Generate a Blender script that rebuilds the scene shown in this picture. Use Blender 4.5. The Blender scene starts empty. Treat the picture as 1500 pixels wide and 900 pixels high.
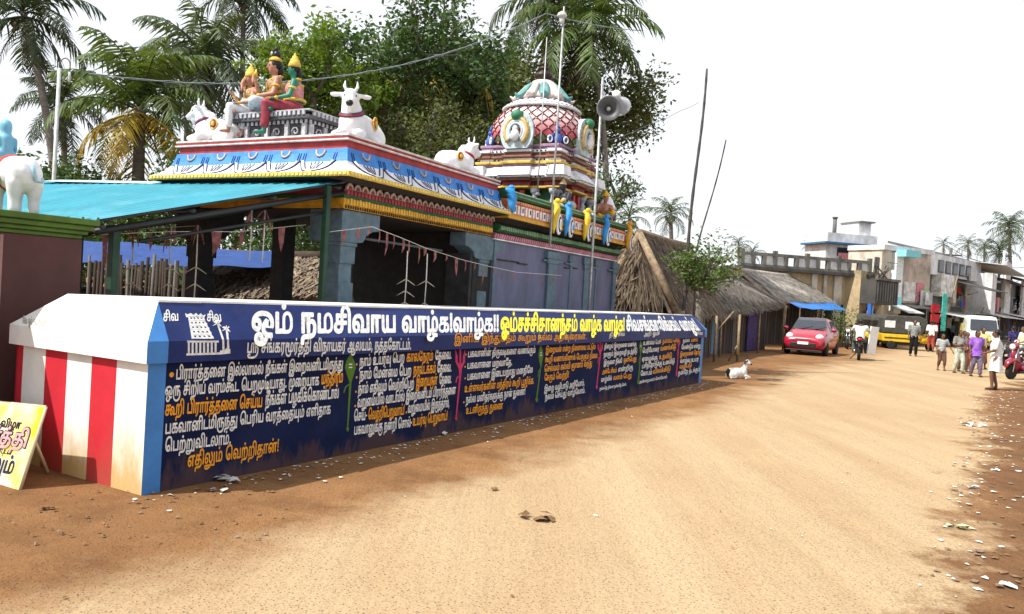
import bpy, bmesh, math, random
from mathutils import Vector, Matrix, Euler, noise

random.seed(7)
SC = bpy.context.scene
COL = SC.collection
R = math.radians

# ------------------------------------------------------------------ camera
CAM_H = 1.65
FPX = 1186.9                      # focal length in pixels of a 1500 px wide picture
PITCH, ROLL = R(-0.867), R(3.405)
_f = Vector((0, math.cos(PITCH), math.sin(PITCH)))
_u0 = Vector((0, -math.sin(PITCH), math.cos(PITCH)))
_r0 = Vector((1, 0, 0))
_r = _r0*math.cos(ROLL) + _u0*math.sin(ROLL)
_u = -_r0*math.sin(ROLL) + _u0*math.cos(ROLL)
cam_d = bpy.data.cameras.new('camera')
cam = bpy.data.objects.new('camera', cam_d); COL.objects.link(cam)
cam_d.sensor_width = 36.0
cam_d.lens = 36.0*FPX/1500.0
cam_d.clip_end = 4000
cam.matrix_world = Matrix(((_r.x, _u.x, -_f.x, 0), (_r.y, _u.y, -_f.y, 0), (_r.z, _u.z, -_f.z, CAM_H), (0, 0, 0, 1)))
SC.camera = cam
EYE = Vector((0, 0, CAM_H))

# ------------------------------------------------------------------ light
SUN_EL = R(50)
SUN_H = Vector((-0.90, -0.44)).normalized()
sun_dir = Vector((SUN_H.x*math.cos(SUN_EL), SUN_H.y*math.cos(SUN_EL), math.sin(SUN_EL)))
sd = bpy.data.lights.new('sun', 'SUN'); sd.energy = 4.9; sd.angle = R(0.6); sd.color = (1.0, 0.95, 0.86)
so = bpy.data.objects.new('sun', sd); COL.objects.link(so)
so.rotation_euler = (-sun_dir).to_track_quat('-Z', 'Y').to_euler()
so.location = (0, 0, 60)
world = bpy.data.worlds.new('World'); SC.world = world; world.use_nodes = True
wn = world.node_tree.nodes; wl = world.node_tree.links; wn.clear()
w_out = wn.new('ShaderNodeOutputWorld'); w_bg = wn.new('ShaderNodeBackground')
sky = wn.new('ShaderNodeTexSky'); sky.sky_type = 'NISHITA'; sky.sun_disc = False
sky.sun_elevation = SUN_EL; sky.sun_rotation = math.atan2(sun_dir.x, sun_dir.y); sky.dust_density = 3.0
w_mix = wn.new('ShaderNodeMix'); w_mix.data_type = 'RGBA'          # thin bright cloud veil over the sky
w_mix.inputs[0].default_value = 0.86
w_mix.inputs[7].default_value = (8.9, 9.2, 9.6, 1)
wl.new(sky.outputs[0], w_mix.inputs[6]); wl.new(w_mix.outputs[2], w_bg.inputs[0])
w_bg.inputs[1].default_value = 0.093
wl.new(w_bg.outputs[0], w_out.inputs[0])
SC.view_settings.view_transform = 'Standard'; SC.view_settings.look = 'None'
SC.view_settings.exposure = 0.5; SC.view_settings.gamma = 1.0; SC.view_settings.use_curve_mapping = False
SC.cycles.max_bounces = 6; SC.cycles.diffuse_bounces = 3; SC.cycles.transparent_max_bounces = 6

# ------------------------------------------------------------------ measuring helpers (pixels of the 1500 px photo)
def ray(x, y):
    return (_r*(x-750) + _u*(450-y) + _f*FPX).normalized()
def at(x, y, Y):                  # the point seen at (x, y) at distance Y ahead
    d = ray(x, y); return EYE + d*(Y/d.y)
def gnd(x, y, z=0.0):
    d = ray(x, y); return EYE + d*((z-CAM_H)/d.z)
def onplane(x, y, p0, n):
    d = ray(x, y); return EYE + d*((p0-EYE).dot(n)/d.dot(n))
def rd(a, b): return random.uniform(a, b)

# ------------------------------------------------------------------ materials
MATS = {}
def mat(name, col, rough=0.8, var=0.25, scale=6.0, bump=0.0, spec=0.3, metal=0.0, col2=None, detail=4.0, stain=None, stain_scale=2.0, stain_amt=0.5, island=0.0, stretch=None, coat=0.0):
    """Procedural paint / stone / cloth: base colour broken up by noise, optional stains, bump, per-piece variation."""
    if name in MATS: return MATS[name]
    m = bpy.data.materials.new(name); m.use_nodes = True; MATS[name] = m
    nt = m.node_tree; n = nt.nodes; l = nt.links
    b = n['Principled BSDF']; b.inputs['Roughness'].default_value = rough
    b.inputs['Specular IOR Level'].default_value = spec; b.inputs['Metallic'].default_value = metal
    b.inputs['Coat Weight'].default_value = coat
    tc = n.new('ShaderNodeTexCoord'); src = tc.outputs['Object']
    if stretch:
        mp = n.new('ShaderNodeMapping'); mp.inputs['Scale'].default_value = stretch; l.new(src, mp.inputs[0]); src = mp.outputs[0]
    nz = n.new('ShaderNodeTexNoise'); nz.inputs['Scale'].default_value = scale; nz.inputs['Detail'].default_value = detail
    nz.inputs['Roughness'].default_value = 0.65; l.new(src, nz.inputs['Vector'])
    rp = n.new('ShaderNodeValToRGB'); e = rp.color_ramp.elements
    c2 = col2 if col2 else tuple(c*(1-var) for c in col)
    c1 = col if col2 else tuple(min(1.0, c*(1+var*0.5)) for c in col)
    e[0].position = 0.33; e[0].color = (*c2, 1); e[1].position = 0.66; e[1].color = (*c1, 1)
    l.new(nz.outputs['Fac'], rp.inputs[0]); out = rp.outputs[0]
    if stain:
        n2 = n.new('ShaderNodeTexNoise'); n2.inputs['Scale'].default_value = stain_scale; n2.inputs['Detail'].default_value = 6; n2.inputs['Roughness'].default_value = 0.7
        l.new(src, n2.inputs['Vector'])
        mr = n.new('ShaderNodeMapRange'); mr.inputs[1].default_value = 0.5; mr.inputs[2].default_value = 0.68; mr.inputs[4].default_value = stain_amt
        l.new(n2.outputs['Fac'], mr.inputs[0])
        mx = n.new('ShaderNodeMix'); mx.data_type = 'RGBA'; l.new(mr.outputs[0], mx.inputs[0]); l.new(out, mx.inputs[6]); mx.inputs[7].default_value = (*stain, 1)
        out = mx.outputs[2]
    if island:
        g = n.new('ShaderNodeNewGeometry'); hs = n.new('ShaderNodeHueSaturation')
        m1 = n.new('ShaderNodeMapRange'); m1.inputs[3].default_value = 1-island; m1.inputs[4].default_value = 1+island
        l.new(g.outputs['Random Per Island'], m1.inputs[0]); l.new(m1.outputs[0], hs.inputs['Value'])
        m2 = n.new('ShaderNodeMapRange'); m2.inputs[3].default_value = 0.5-island*0.04; m2.inputs[4].default_value = 0.5+island*0.03
        l.new(g.outputs['Random Per Island'], m2.inputs[0]); l.new(m2.outputs[0], hs.inputs['Hue'])
        l.new(out, hs.inputs['Color']); out = hs.outputs[0]
    l.new(out, b.inputs['Base Color'])
    if bump:
        bp = n.new('ShaderNodeBump'); bp.inputs['Strength'].default_value = bump; bp.inputs['Distance'].default_value = 0.02
        n3 = n.new('ShaderNodeTexNoise'); n3.inputs['Scale'].default_value = scale*4; n3.inputs['Detail'].default_value = 6
        l.new(src, n3.inputs['Vector']); l.new(n3.outputs['Fac'], bp.inputs['Height']); l.new(bp.outputs[0], b.inputs['Normal'])
    return m
def leafmat(name, col, island=0.45, trans=0.25):
    if name in MATS: return MATS[name]
    m = mat(name, col, rough=0.55, var=0.45, scale=0.9, island=island, spec=0.35)
    nt = m.node_tree; b = nt.nodes['Principled BSDF']; out = nt.nodes['Material Output']
    t = nt.nodes.new('ShaderNodeBsdfTranslucent'); mx = nt.nodes.new('ShaderNodeMixShader'); mx.inputs[0].default_value = trans
    t.inputs[0].default_value = (col[0]*1.6, col[1]*1.5, col[2]*0.6, 1)
    nt.links.new(b.outputs[0], mx.inputs[1]); nt.links.new(t.outputs[0], mx.inputs[2]); nt.links.new(mx.outputs[0], out.inputs[0])
    return m

# ------------------------------------------------------------------ mesh builder
class MB:
    def __init__(s): s.v = []; s.f = []; s.m = []; s.sm = []
    def add(s, vs, fs, m=0, smooth=False):
        o = len(s.v); s.v += [Vector(v) for v in vs]
        for f in fs: s.f.append([i+o for i in f]); s.m.append(m); s.sm.append(smooth)
        return s
    def box(s, c, d, rot=None, m=0, taper=1.0):
        x, y, z = d[0]/2, d[1]/2, d[2]/2; t = taper
        p = [(-x,-y,-z),(x,-y,-z),(x,y,-z),(-x,y,-z),(-x*t,-y*t,z),(x*t,-y*t,z),(x*t,y*t,z),(-x*t,y*t,z)]
        c = Vector(c); p = [Vector(q) for q in p]
        if rot is not None: p = [rot @ q for q in p]
        return s.add([q+c for q in p], [(3,2,1,0),(4,5,6,7),(0,1,5,4),(1,2,6,5),(2,3,7,6),(3,0,4,7)], m)
    def span(s, a, b, m=0):        # box from corner a to corner b
        return s.box([(a[i]+b[i])/2 for i in range(3)], [abs(b[i]-a[i]) for i in range(3)], m=m)
    def quad(s, a, b, c, d, m=0): return s.add([a, b, c, d], [(0,1,2,3)], m)
    def tube(s, pts, rad, n=8, m=0, cap=True, smooth=True, flat=1.0):
        pts = [Vector(p) for p in pts]
        if not isinstance(rad, (list, tuple)): rad = [rad]*len(pts)
        rings = []; up = None
        for i, p in enumerate(pts):
            d = (pts[min(i+1, len(pts)-1)] - pts[max(i-1, 0)])
            d = d.normalized() if d.length > 1e-9 else Vector((0,0,1))
            if up is None:
                up = Vector((0,0,1)) if abs(d.z) < 0.9 else Vector((0,1,0))
            up = (up - d*up.dot(d))
            if up.length < 1e-6: up = d.orthogonal()
            up.normalize(); sd_ = d.cross(up)
            rings.append([p + (sd_*math.cos(2*math.pi*k/n) + up*math.sin(2*math.pi*k/n)*flat)*rad[i] for k in range(n)])
        vs = [q for r_ in rings for q in r_]; fs = []
        for i in range(len(rings)-1):
            for k in range(n):
                a = i*n+k; b = i*n+(k+1) % n
                fs.append((a, b, b+n, a+n))
        if cap: fs.append(tuple(range(n))[::-1]); fs.append(tuple((len(rings)-1)*n+k for k in range(n)))
        return s.add(vs, fs, m, smooth)
    def cyl(s, a, b, r0, r1=None, n=10, m=0, smooth=True): return s.tube([a, b], [r0, r0 if r1 is None else r1], n, m, True, smooth)
    def lathe(s, prof, c=(0,0,0), n=24, m=0, axis=None, sx=1, sy=1, smooth=True, ms=None):
        c = Vector(c); vs = []; fs = []; M_ = axis.to_track_quat('Z','Y').to_matrix() if axis is not None else Matrix.Identity(3)
        for r_, z in prof:
            for k in range(n):
                a = 2*math.pi*k/n; vs.append(c + M_ @ Vector((r_*math.cos(a)*sx, r_*math.sin(a)*sy, z)))
        for i in range(len(prof)-1):
            fs = [(i*n+k, i*n+(k+1)%n, (i+1)*n+(k+1)%n, (i+1)*n+k) for k in range(n)]
            if i == 0: s.add(vs, [], 0)
            o = len(s.v)-len(vs)
            for f in fs: s.f.append([q+o for q in f]); s.m.append(ms[i] if ms else m); s.sm.append(smooth)
        o = len(s.v)-len(vs)
        if prof[0][0] > 1e-4: s.f.append([o+k for k in range(n)][::-1]); s.m.append(ms[0] if ms else m); s.sm.append(False)
        if prof[-1][0] > 1e-4: s.f.append([o+(len(prof)-1)*n+k for k in range(n)]); s.m.append(ms[-1] if ms else m); s.sm.append(False)
        return s
    def ell(s, c, r, rot=None, m=0, nu=14, nv=9):
        if not isinstance(r, (list, tuple)): r = (r, r, r)
        c = Vector(c); vs = []; fs = []
        def tr(v): return c + (rot @ v if rot is not None else v)
        vs.append(tr(Vector((0,0,-r[2]))))
        for i in range(1, nv):
            t = -math.pi/2 + math.pi*i/nv
            for k in range(nu):
                a = 2*math.pi*k/nu; vs.append(tr(Vector((r[0]*math.cos(t)*math.cos(a), r[1]*math.cos(t)*math.sin(a), r[2]*math.sin(t)))))
        vs.append(tr(Vector((0,0,r[2]))))
        for k in range(nu): fs.append((0, 1+(k+1)%nu, 1+k))
        for i in range(nv-2):
            for k in range(nu):
                a = 1+i*nu+k; b = 1+i*nu+(k+1)%nu; fs.append((a, b, b+nu, a+nu))
        l_ = len(vs)-1; o = 1+(nv-2)*nu
        for k in range(nu): fs.append((o+k, o+(k+1)%nu, l_))
        return s.add(vs, fs, m, True)
    def cap_(s, a, b, ra, rb, n=10, m=0):    # tapered capsule
        a = Vector(a); b = Vector(b); d = (b-a)
        if d.length < 1e-6: return s.ell(a, ra, m=m)
        d.normalize(); pts = [a-d*ra*0.98, a-d*ra*0.7, a-d*ra*0.3, a, b, b+d*rb*0.3, b+d*rb*0.7, b+d*rb*0.98]
        rr = [ra*0.15, ra*0.71, ra*0.954, ra, rb, rb*0.954, rb*0.71, rb*0.15]
        return s.tube(pts, rr, n, m)
    def prism(s, poly, thick, o, ax, ay, m=0, m_side=None):   # flat outline given real thickness; front face at o, body behind it
        o = Vector(o); ax = Vector(ax); ay = Vector(ay); nn = ax.cross(ay).normalized(); k = len(poly)
        f = [o+ax*p[0]+ay*p[1] for p in poly]; b = [q-nn*thick for q in f]
        s.add(f+b, [tuple(range(k)), tuple(range(2*k-1, k-1, -1))], m)
        o2 = len(s.v)-2*k
        for i in range(k):
            j = (i+1) % k; s.f.append([o2+i, o2+k+i, o2+k+j, o2+j]); s.m.append(m if m_side is None else m_side); s.sm.append(False)
        return s
    def merge(s, other, M_=None, m=None):
        o = len(s.v); s.v += [(M_ @ v if M_ is not None else v.copy()) for v in other.v]
        for f, mi, sm in zip(other.f, other.m, other.sm): s.f.append([i+o for i in f]); s.m.append(mi if m is None else m); s.sm.append(sm)
        return s
    def mesh(s, name, mats):
        me = bpy.data.meshes.new(name); me.from_pydata([tuple(v) for v in s.v], [], s.f)
        for q in (mats if isinstance(mats, (list, tuple)) else [mats]): me.materials.append(q)
        me.polygons.foreach_set('material_index', s.m); me.polygons.foreach_set('use_smooth', s.sm); me.update()
        return me
    def build(s, name, mats, parent=None, bevel=0.0, loc=None, rz=None):
        o = bpy.data.objects.new(name, s.mesh(name, mats)); COL.objects.link(o)
        if parent is not None: o.parent = parent
        if loc is not None: o.location = loc
        if rz is not None: o.rotation_euler[2] = rz
        if bevel:
            b = o.modifiers.new('bevel', 'BEVEL'); b.width = bevel; b.segments = 2; b.limit_method = 'ANGLE'; b.angle_limit = R(40)
        return o
def tag(o, label=None, cat=None, group=None, kind=None):
    if label: o['label'] = label
    if cat: o['category'] = cat
    if group: o['group'] = group
    if kind: o['kind'] = kind
    return o
def thing(name, label, cat, loc=(0,0,0), rz=0.0, group=None):
    o = bpy.data.objects.new(name, None); COL.objects.link(o); o.empty_display_size = 0.2
    o.location = loc; o.rotation_euler = (0, 0, rz)
    return tag(o, label, cat, group)
def struct(o): o['kind'] = 'structure'; return o
def copy_thing(src, loc, rz, label, group=None):
    c = src.copy(); COL.objects.link(c); c.location = loc; c.rotation_euler = (0, 0, rz); c['label'] = label
    if group: c['group'] = group
    for ch in list(src.children):
        d = ch.copy(); COL.objects.link(d); d.parent = c
        for g in list(ch.children):
            e = g.copy(); COL.objects.link(e); e.parent = d
    return c
def remesh(mb, voxel, smooth=3, factor=0.5):
    """Fuse overlapping volumes into one continuous smooth surface; returns an MB."""
    me = mb.mesh('tmp', [mat('tmp_clay', (0.5,0.5,0.5))]); o = bpy.data.objects.new('tmp', me); COL.objects.link(o)
    r_ = o.modifiers.new('r', 'REMESH'); r_.mode = 'VOXEL'; r_.voxel_size = voxel
    if smooth:
        s_ = o.modifiers.new('s', 'SMOOTH'); s_.iterations = smooth; s_.factor = factor
    dg = bpy.context.evaluated_depsgraph_get(); e = o.evaluated_get(dg); m2 = e.to_mesh()
    out = MB(); out.v = [v.co.copy() for v in m2.vertices]; out.f = [list(p.vertices) for p in m2.polygons]
    out.m = [0]*len(out.f); out.sm = [True]*len(out.f)
    e.to_mesh_clear(); bpy.data.objects.remove(o); bpy.data.meshes.remove(me)
    return out
# ================================================================== ground and road
def ground_material(name, a, b_, c_, speck, speck_amt, road=False):
    m = bpy.data.materials.new(name); m.use_nodes = True; nt = m.node_tree; n = nt.nodes; l = nt.links
    bs = n['Principled BSDF']; bs.inputs['Roughness'].default_value = 0.95; bs.inputs['Specular IOR Level'].default_value = 0.12
    tc = n.new('ShaderNodeTexCoord'); P = tc.outputs['Object']
    def nz(scale, det=5, rough=0.6, src=P):
        q = n.new('ShaderNodeTexNoise'); q.inputs['Scale'].default_value = scale; q.inputs['Detail'].default_value = det; q.inputs['Roughness'].default_value = rough
        l.new(src, q.inputs['Vector']); return q.outputs['Fac']
    def ramp(fac, lo, hi, v0=0.0, v1=1.0):
        q = n.new('ShaderNodeMapRange'); q.inputs[1].default_value = lo; q.inputs[2].default_value = hi; q.inputs[3].default_value = v0; q.inputs[4].default_value = v1
        l.new(fac, q.inputs[0]); return q.outputs[0]
    def mix(f, x, y):
        q = n.new('ShaderNodeMix'); q.data_type = 'RGBA'
        for s_, v in ((0, f), (6, x), (7, y)):
            if isinstance(v, tuple): q.inputs[s_].default_value = (*v, 1)
            elif isinstance(v, float): q.inputs[s_].default_value = v
            else: l.new(v, q.inputs[s_])
        return q.outputs[2]
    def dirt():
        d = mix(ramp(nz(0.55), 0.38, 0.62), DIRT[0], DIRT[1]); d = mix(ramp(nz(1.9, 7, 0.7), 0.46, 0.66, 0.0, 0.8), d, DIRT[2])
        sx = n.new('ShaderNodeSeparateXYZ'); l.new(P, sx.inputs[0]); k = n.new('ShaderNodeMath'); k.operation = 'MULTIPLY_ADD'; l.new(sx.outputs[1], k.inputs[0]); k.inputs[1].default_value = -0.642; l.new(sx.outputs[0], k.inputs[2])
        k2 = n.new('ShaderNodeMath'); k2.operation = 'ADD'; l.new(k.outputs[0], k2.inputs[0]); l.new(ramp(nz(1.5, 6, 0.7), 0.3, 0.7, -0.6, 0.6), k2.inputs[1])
        return mix(ramp(k2.outputs[0], -1.0, 0.5, 0.0, 0.85), d, (0.10, 0.050, 0.025))          # soil mixed to a darker brown on the far verge
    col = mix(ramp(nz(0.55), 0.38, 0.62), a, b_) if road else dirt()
    if road:
        mp = n.new('ShaderNodeMapping'); mp.inputs['Rotation'].default_value[2] = R(-38); mp.inputs['Scale'].default_value = (0.9, 0.09, 1); l.new(P, mp.inputs[0])
        col = mix(ramp(nz(1.3, 5, 0.55, mp.outputs[0]), 0.42, 0.66, 0.0, 0.75), col, c_)
    col = mix(ramp(nz(60, 3, 0.75), 0.47, 0.66, 0.0, 0.6), col, tuple(v*0.55 for v in b_))
    vo = n.new('ShaderNodeTexVoronoi'); vo.inputs['Scale'].default_value = 38; l.new(P, vo.inputs['Vector'])
    big = ramp(nz(2.2, 4), 0.38, 0.62)
    ml = n.new('ShaderNodeMath'); ml.operation = 'MULTIPLY'; l.new(ramp(vo.outputs['Distance'], 0.19, 0.12), ml.inputs[0]); l.new(big, ml.inputs[1])
    m2 = n.new('ShaderNodeMath'); m2.operation = 'MULTIPLY'; l.new(ml.outputs[0], m2.inputs[0]); m2.inputs[1].default_value = speck_amt
    col = mix(m2.outputs[0], col, speck)
    if road:                                  # loose red dirt washes in from both verges
        uv = n.new('ShaderNodeSeparateXYZ'); l.new(tc.outputs['UV'], uv.inputs[0])
        ad = n.new('ShaderNodeMath'); ad.operation = 'ADD'; l.new(uv.outputs[0], ad.inputs[0]); l.new(ramp(nz(1.1, 6, 0.7), 0.3, 0.7, -0.085, 0.085), ad.inputs[1])
        e0 = ramp(ad.outputs[0], 0.05, 0.21, 1.0, 0.0); e1 = ramp(ad.outputs[0], 0.865, 0.93, 0.0, 1.0)
        mxm = n.new('ShaderNodeMath'); mxm.operation = 'MAXIMUM'; l.new(e0, mxm.inputs[0]); l.new(e1, mxm.inputs[1])
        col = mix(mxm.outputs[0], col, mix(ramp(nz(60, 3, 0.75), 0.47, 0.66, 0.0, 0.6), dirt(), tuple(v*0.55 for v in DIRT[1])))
    l.new(col, bs.inputs['Base Color'])
    bp = n.new('ShaderNodeBump'); bp.inputs['Strength'].default_value = 0.9; bp.inputs['Distance'].default_value = 0.022
    hh = nz(9, 8, 0.75)
    if road:                                  # shallow wheel ruts run along the street
        ru = n.new('ShaderNodeMath'); ru.operation = 'MULTIPLY_ADD'; l.new(nz(2.6, 4, 0.6, mp.outputs[0]), ru.inputs[0]); ru.inputs[1].default_value = 2.2; l.new(hh, ru.inputs[2]); hh = ru.outputs[0]
    sm = n.new('ShaderNodeMath'); sm.operation = 'ADD'; l.new(hh, sm.inputs[0]); l.new(ramp(vo.outputs['Distance'], 0.0, 0.3, 0.5, 0.0), sm.inputs[1])
    l.new(sm.outputs[0], bp.inputs['Height']); l.new(bp.outputs[0], bs.inputs['Normal'])
    return m
DIRT = ((0.275, 0.145, 0.063), (0.205, 0.102, 0.043), (0.14, 0.068, 0.030))
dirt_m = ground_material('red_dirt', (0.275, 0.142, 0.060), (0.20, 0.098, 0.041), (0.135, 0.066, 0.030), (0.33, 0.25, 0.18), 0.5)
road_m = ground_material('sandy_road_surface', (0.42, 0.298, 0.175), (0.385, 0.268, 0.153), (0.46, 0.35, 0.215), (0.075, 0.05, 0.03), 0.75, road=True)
def gz(x, y):                                  # small humps in the dirt, flat on the road line
    return 0.0
g = MB()
ys = [-12, -4, 0, 2, 4, 6, 8, 10, 13, 17, 22, 30, 42, 60, 90, 150, 400, 1500, 3000]
xs = [-3000, -900, -300, -100, -50, -25, -12, -8, -6, -5, -4, -3, -2, -1, 0, 1, 2, 3, 4, 5, 6, 8, 10, 13, 17, 22, 30, 45, 70, 120, 300, 900, 3000]
for y in ys:
    for x in xs: g.v.append(Vector((x, y, 0)))
for j in range(len(ys)-1):
    for i in range(len(xs)-1):
        a = j*len(xs)+i; g.f.append([a, a+1, a+1+len(xs), a+len(xs)]); g.m.append(0); g.sm.append(True)
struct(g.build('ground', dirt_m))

def edge_at(tab, Y):
    for (x0, y0), (x1, y1) in zip(tab, tab[1:]):
        if y0 <= Y <= y1: t = (Y-y0)/(y1-y0); return x0+(x1-x0)*t
    return tab[-1][0] if Y > tab[-1][1] else tab[0][0]
LE = [(-9.9, -2.0)] + [tuple((gnd(*p)-Vector((0.45,-0.1,0)))[:2]) for p in ((0,880),(150,838),(330,795),(480,752),(600,716),(720,682),(850,640),(950,612),(1040,590),(1110,562),(1150,538),(1220,520),(1290,507))] + [(36, 80), (60, 140)]
RE = [(1.9, -2.0)] + [tuple((gnd(*p)+Vector((0.5,0,0)))[:2]) for p in ((1385,960),(1398,860),(1412,780),(1432,715),(1447,660),(1450,620),(1442,592),(1462,574),(1520,560),(1640,548))] + [(28, 30), (46, 60), (84, 140)]
LE.sort(key=lambda p: p[1]); RE.sort(key=lambda p: p[1])
rb = MB(); uvs = []; Yv = []; y = -2.0
while y < 140: Yv.append(y); y += 0.12 if y < 12 else (0.4 if y < 40 else 3)
NC = 24
for y in Yv:
    xl = edge_at(LE, y) + 0.22*noise.noise((y*1.7, 3.1, 0)) + 0.12*noise.noise((y*6, 1, 0)); xr = edge_at(RE, y) + 0.16*noise.noise((y*0.9, 9.1, 0)) + 0.07*noise.noise((y*3, 7, 0))
    for k in range(NC+1):
        t = k/NC; rb.v.append(Vector((xl+(xr-xl)*t, y, 0.004))); uvs.append((t, y*0.1))
for j in range(len(Yv)-1):
    for k in range(NC):
        a = j*(NC+1)+k; rb.f.append([a, a+1, a+NC+2, a+NC+1]); rb.m.append(0); rb.sm.append(True)
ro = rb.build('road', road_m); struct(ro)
uvl = ro.data.uv_layers.new(name='UVMap')
for lp in ro.data.loops: uvl.data[lp.index].uv = uvs[lp.vertex_index]
W_, O_, Y_ = 'white_lettering', 'orange_lettering', 'yellow_lettering'
# (text, colour, left end px, right end px, letter height px): measured baselines on the wall face
WALL_TEXT = [
 ('ஸ்ரீ சங்கரமூர்த்தி விநாயகர் ஆலயம், நத்தகோட்டம்.', W_, (361,517), (602,512), 15),
 ('இனிய இந்துமதம் கூறும் நல்ல அறிவுரைகள்.', O_, (665,502), (859,497), 9.5),
 ('பிரார்த்தனை இல்லாமல் நீங்கள் இறைவனிடமிருந்து', W_, (257,556), (502,540), 15),
 ('ஒரு சிறிய வரம்கூட பெறமுடியாது. முறையாக', W_, (241,581), (467,564), 15),
 ('மந்திரம்', O_, (470,563), (502,560), 14),
 ('கூறி பிரார்த்தனை செய்ய', O_, (241,609), (384,596), 16),
 ('நீங்கள் பழகிக்கொண்டால்', W_, (388,594), (496,583), 15),
 ('பகவானிடமிருந்து பெரிய வரத்தையும் எளிதாக', W_, (241,636), (484,606), 15),
 ('பெற்றுவிடலாம்.', W_, (241,662), (338,650), 15),
 ('எதிலும் வெற்றிதான்!', O_, (274,684), (408,661), 16),
 ('நாம் உயர்வு பெற', W_, (526,537), (592,530), 12), ('காலநேரம்', O_, (595,530), (634,528), 12), ('தேவை.', W_, (637,527.5), (661,525.5), 11),
 ('நாம் மேன்மை பெற', W_, (526,556), (602,549.5), 12), ('நாவடக்கம்', O_, (605,549), (638,546), 12), ('தேவை.', W_, (640,546), (661,544), 11),
 ('நாம் எதிலும் வெற்றிபெற', W_, (524,577), (606,568), 12), ('இறையருள்', O_, (609,567), (640,563), 12), ('தேவை.', W_, (643,563), (661,561), 11),
 ('வறுமையில் வாடாமல் இறைவனிடம் பிரார்த்தனை', W_, (523,597), (667,577), 12),
 ('செய்-', W_, (518,617), (537,615), 12), ('வெற்றிபெறுவாய்!', O_, (539,615), (592,607), 12), ('வறுமையில் இருந்தால்,', W_, (597,605), (658,596), 11),
 ('பகவானுக்கு நன்றி சொல்-', W_, (518,637), (603,625), 12), ('உயர்வு பெறுவாய்!', O_, (604,624), (655,615), 11),
 ('பகவானின் திருவடிகளை வணங்கும்', W_, (685,523.5), (784,517), 8.5),
 ('பகவானை மறவாதே.', W_, (684,540.5), (750,535), 8.5),
 ('பகவானை இடையறாது மனதிலே', W_, (684,557), (780,546), 9),
 ('உள்ளவர்களின் மந்திரம் கூறி பூஜிக்க.', O_, (680,575), (782,562), 9),
 ('நல்ல மனிதர்களுக்கு நான் துணை!', W_, (682,591), (769,578), 9),
 ('உடனிருந்து துணை', O_, (682,607), (736,599), 9),
 ('இறைவன் என்ற நினைவை மட்டும்', O_, (799,517), (872,511.5), 7),
 ('கூறி வணங்கினால் பெருகும் நிலை', O_, (798,531), (875,524.5), 7),
 ('செல்வம் கல்வி ஞானம் வந்து', O_, (797,545), (867,536), 7.5),
 ('சேரும் வெற்றி!', O_, (797,558), (833,553), 7.5),
 ('இறை வழிபாடு அறியோம்,', W_, (797,574), (856,564.5), 7),
 ('நலம் செய்து வாழ்வோம்.', W_, (798,586), (857,575.5), 7),
 ('திரு சிவ', W_, (892,494), (915,492), 5), ('அரி ஓம்', W_, (943,493), (965,491), 5), ('சிவ', W_, (1020,491), (1029,490.5), 4),
 ('தினமும் இறைவனை வணங்கு', W_, (885,511), (932,507), 5.5),
 ('நாளும் இறைவழி நடந்திடு', W_, (884,523), (933,517), 5.5),
 ('இருளை நீக்கி', W_, (884,535), (911,531.5), 5.5), ('ஒளிபெறு', O_, (913,531), (932,528.5), 5.5),
 ('அன்பே சிவம்', O_, (882,548), (903,545.5), 5.5), ('என்றிரு', W_, (905,545), (927,541), 5.5),
 ('வாழ்வில்', W_, (880,560), (896,557), 5.5), ('வளம் பெறு', O_, (898,557), (925,553), 5.5),
 ('நல்லதே நினை நல்லதே செய்', W_, (878,572), (917,565), 3.5),
 ('உண்மை பேசி', W_, (942,506), (968,503.5), 5.5), ('நன்மை செய்', O_, (970,503), (995,501), 5.5),
 ('பெரியோரை', W_, (941,517.5), (965,514.5), 5.5), ('வணங்கிடு', O_, (967,514), (990,511), 5.5),
 ('ஏழைக்கு', W_, (940,529.5), (963,527), 5.5), ('உதவிடு', O_, (965,526.5), (984,524), 5.5),
 ('பசித்தோருக்கு உணவிடு', W_, (940,540), (988,532), 5.5),
 ('கோபம்', W_, (938,551), (955,548.5), 5.5), ('விலக்கிடு', O_, (956,548), (982,543), 5.5),
 ('அன்னதானம் செய்வோம்', W_, (936,562), (977,554), 3.5),
 ('நல்ல', W_, (1000,502), (1010,501), 4.5), ('மனம்', O_, (1012,501), (1022,500), 4.5),
 ('வேண்டும் என்று', W_, (998,512), (1026,509.5), 5),
 ('இறைவனை தொழு', O_, (996,522.5), (1026,518.5), 5),
 ('வாழ்வு உயர', W_, (996,532), (1023,529), 5),
 ('வழிபடு', O_, (995,540.5), (1013,537.5), 5),
 ('நன்றே நடக்கும்', W_, (993,550), (1025,543.5), 5),
]
SLOPE_TEXT = [
 ('ஓம் நமசிவாய வாழ்க!வாழ்க!!', W_, (368,488), (731,485.5), (368,455), (731,466)),
 ('ஓம்சச்சிதானந்தம் வாழ்க வாழ்க!', Y_, (733,485.5), (915,484.5), (733,464), (915,469)),
 ('சிவசங்கரலிங்கம் வாழ்க!', W_, (918,484.5), (1026,484), (916,468), (1016,470)),
 ('சிவ', W_, (239,471), (262,470), (238,456), (261,457)),
 ('சிவ', W_, (303,471), (325,471), (302,457), (323,458)),
]
SIGN_TEXT = ['மூர்த்தி', 'விழா', 'மேலும்', 'அன்புடன்']
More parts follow.
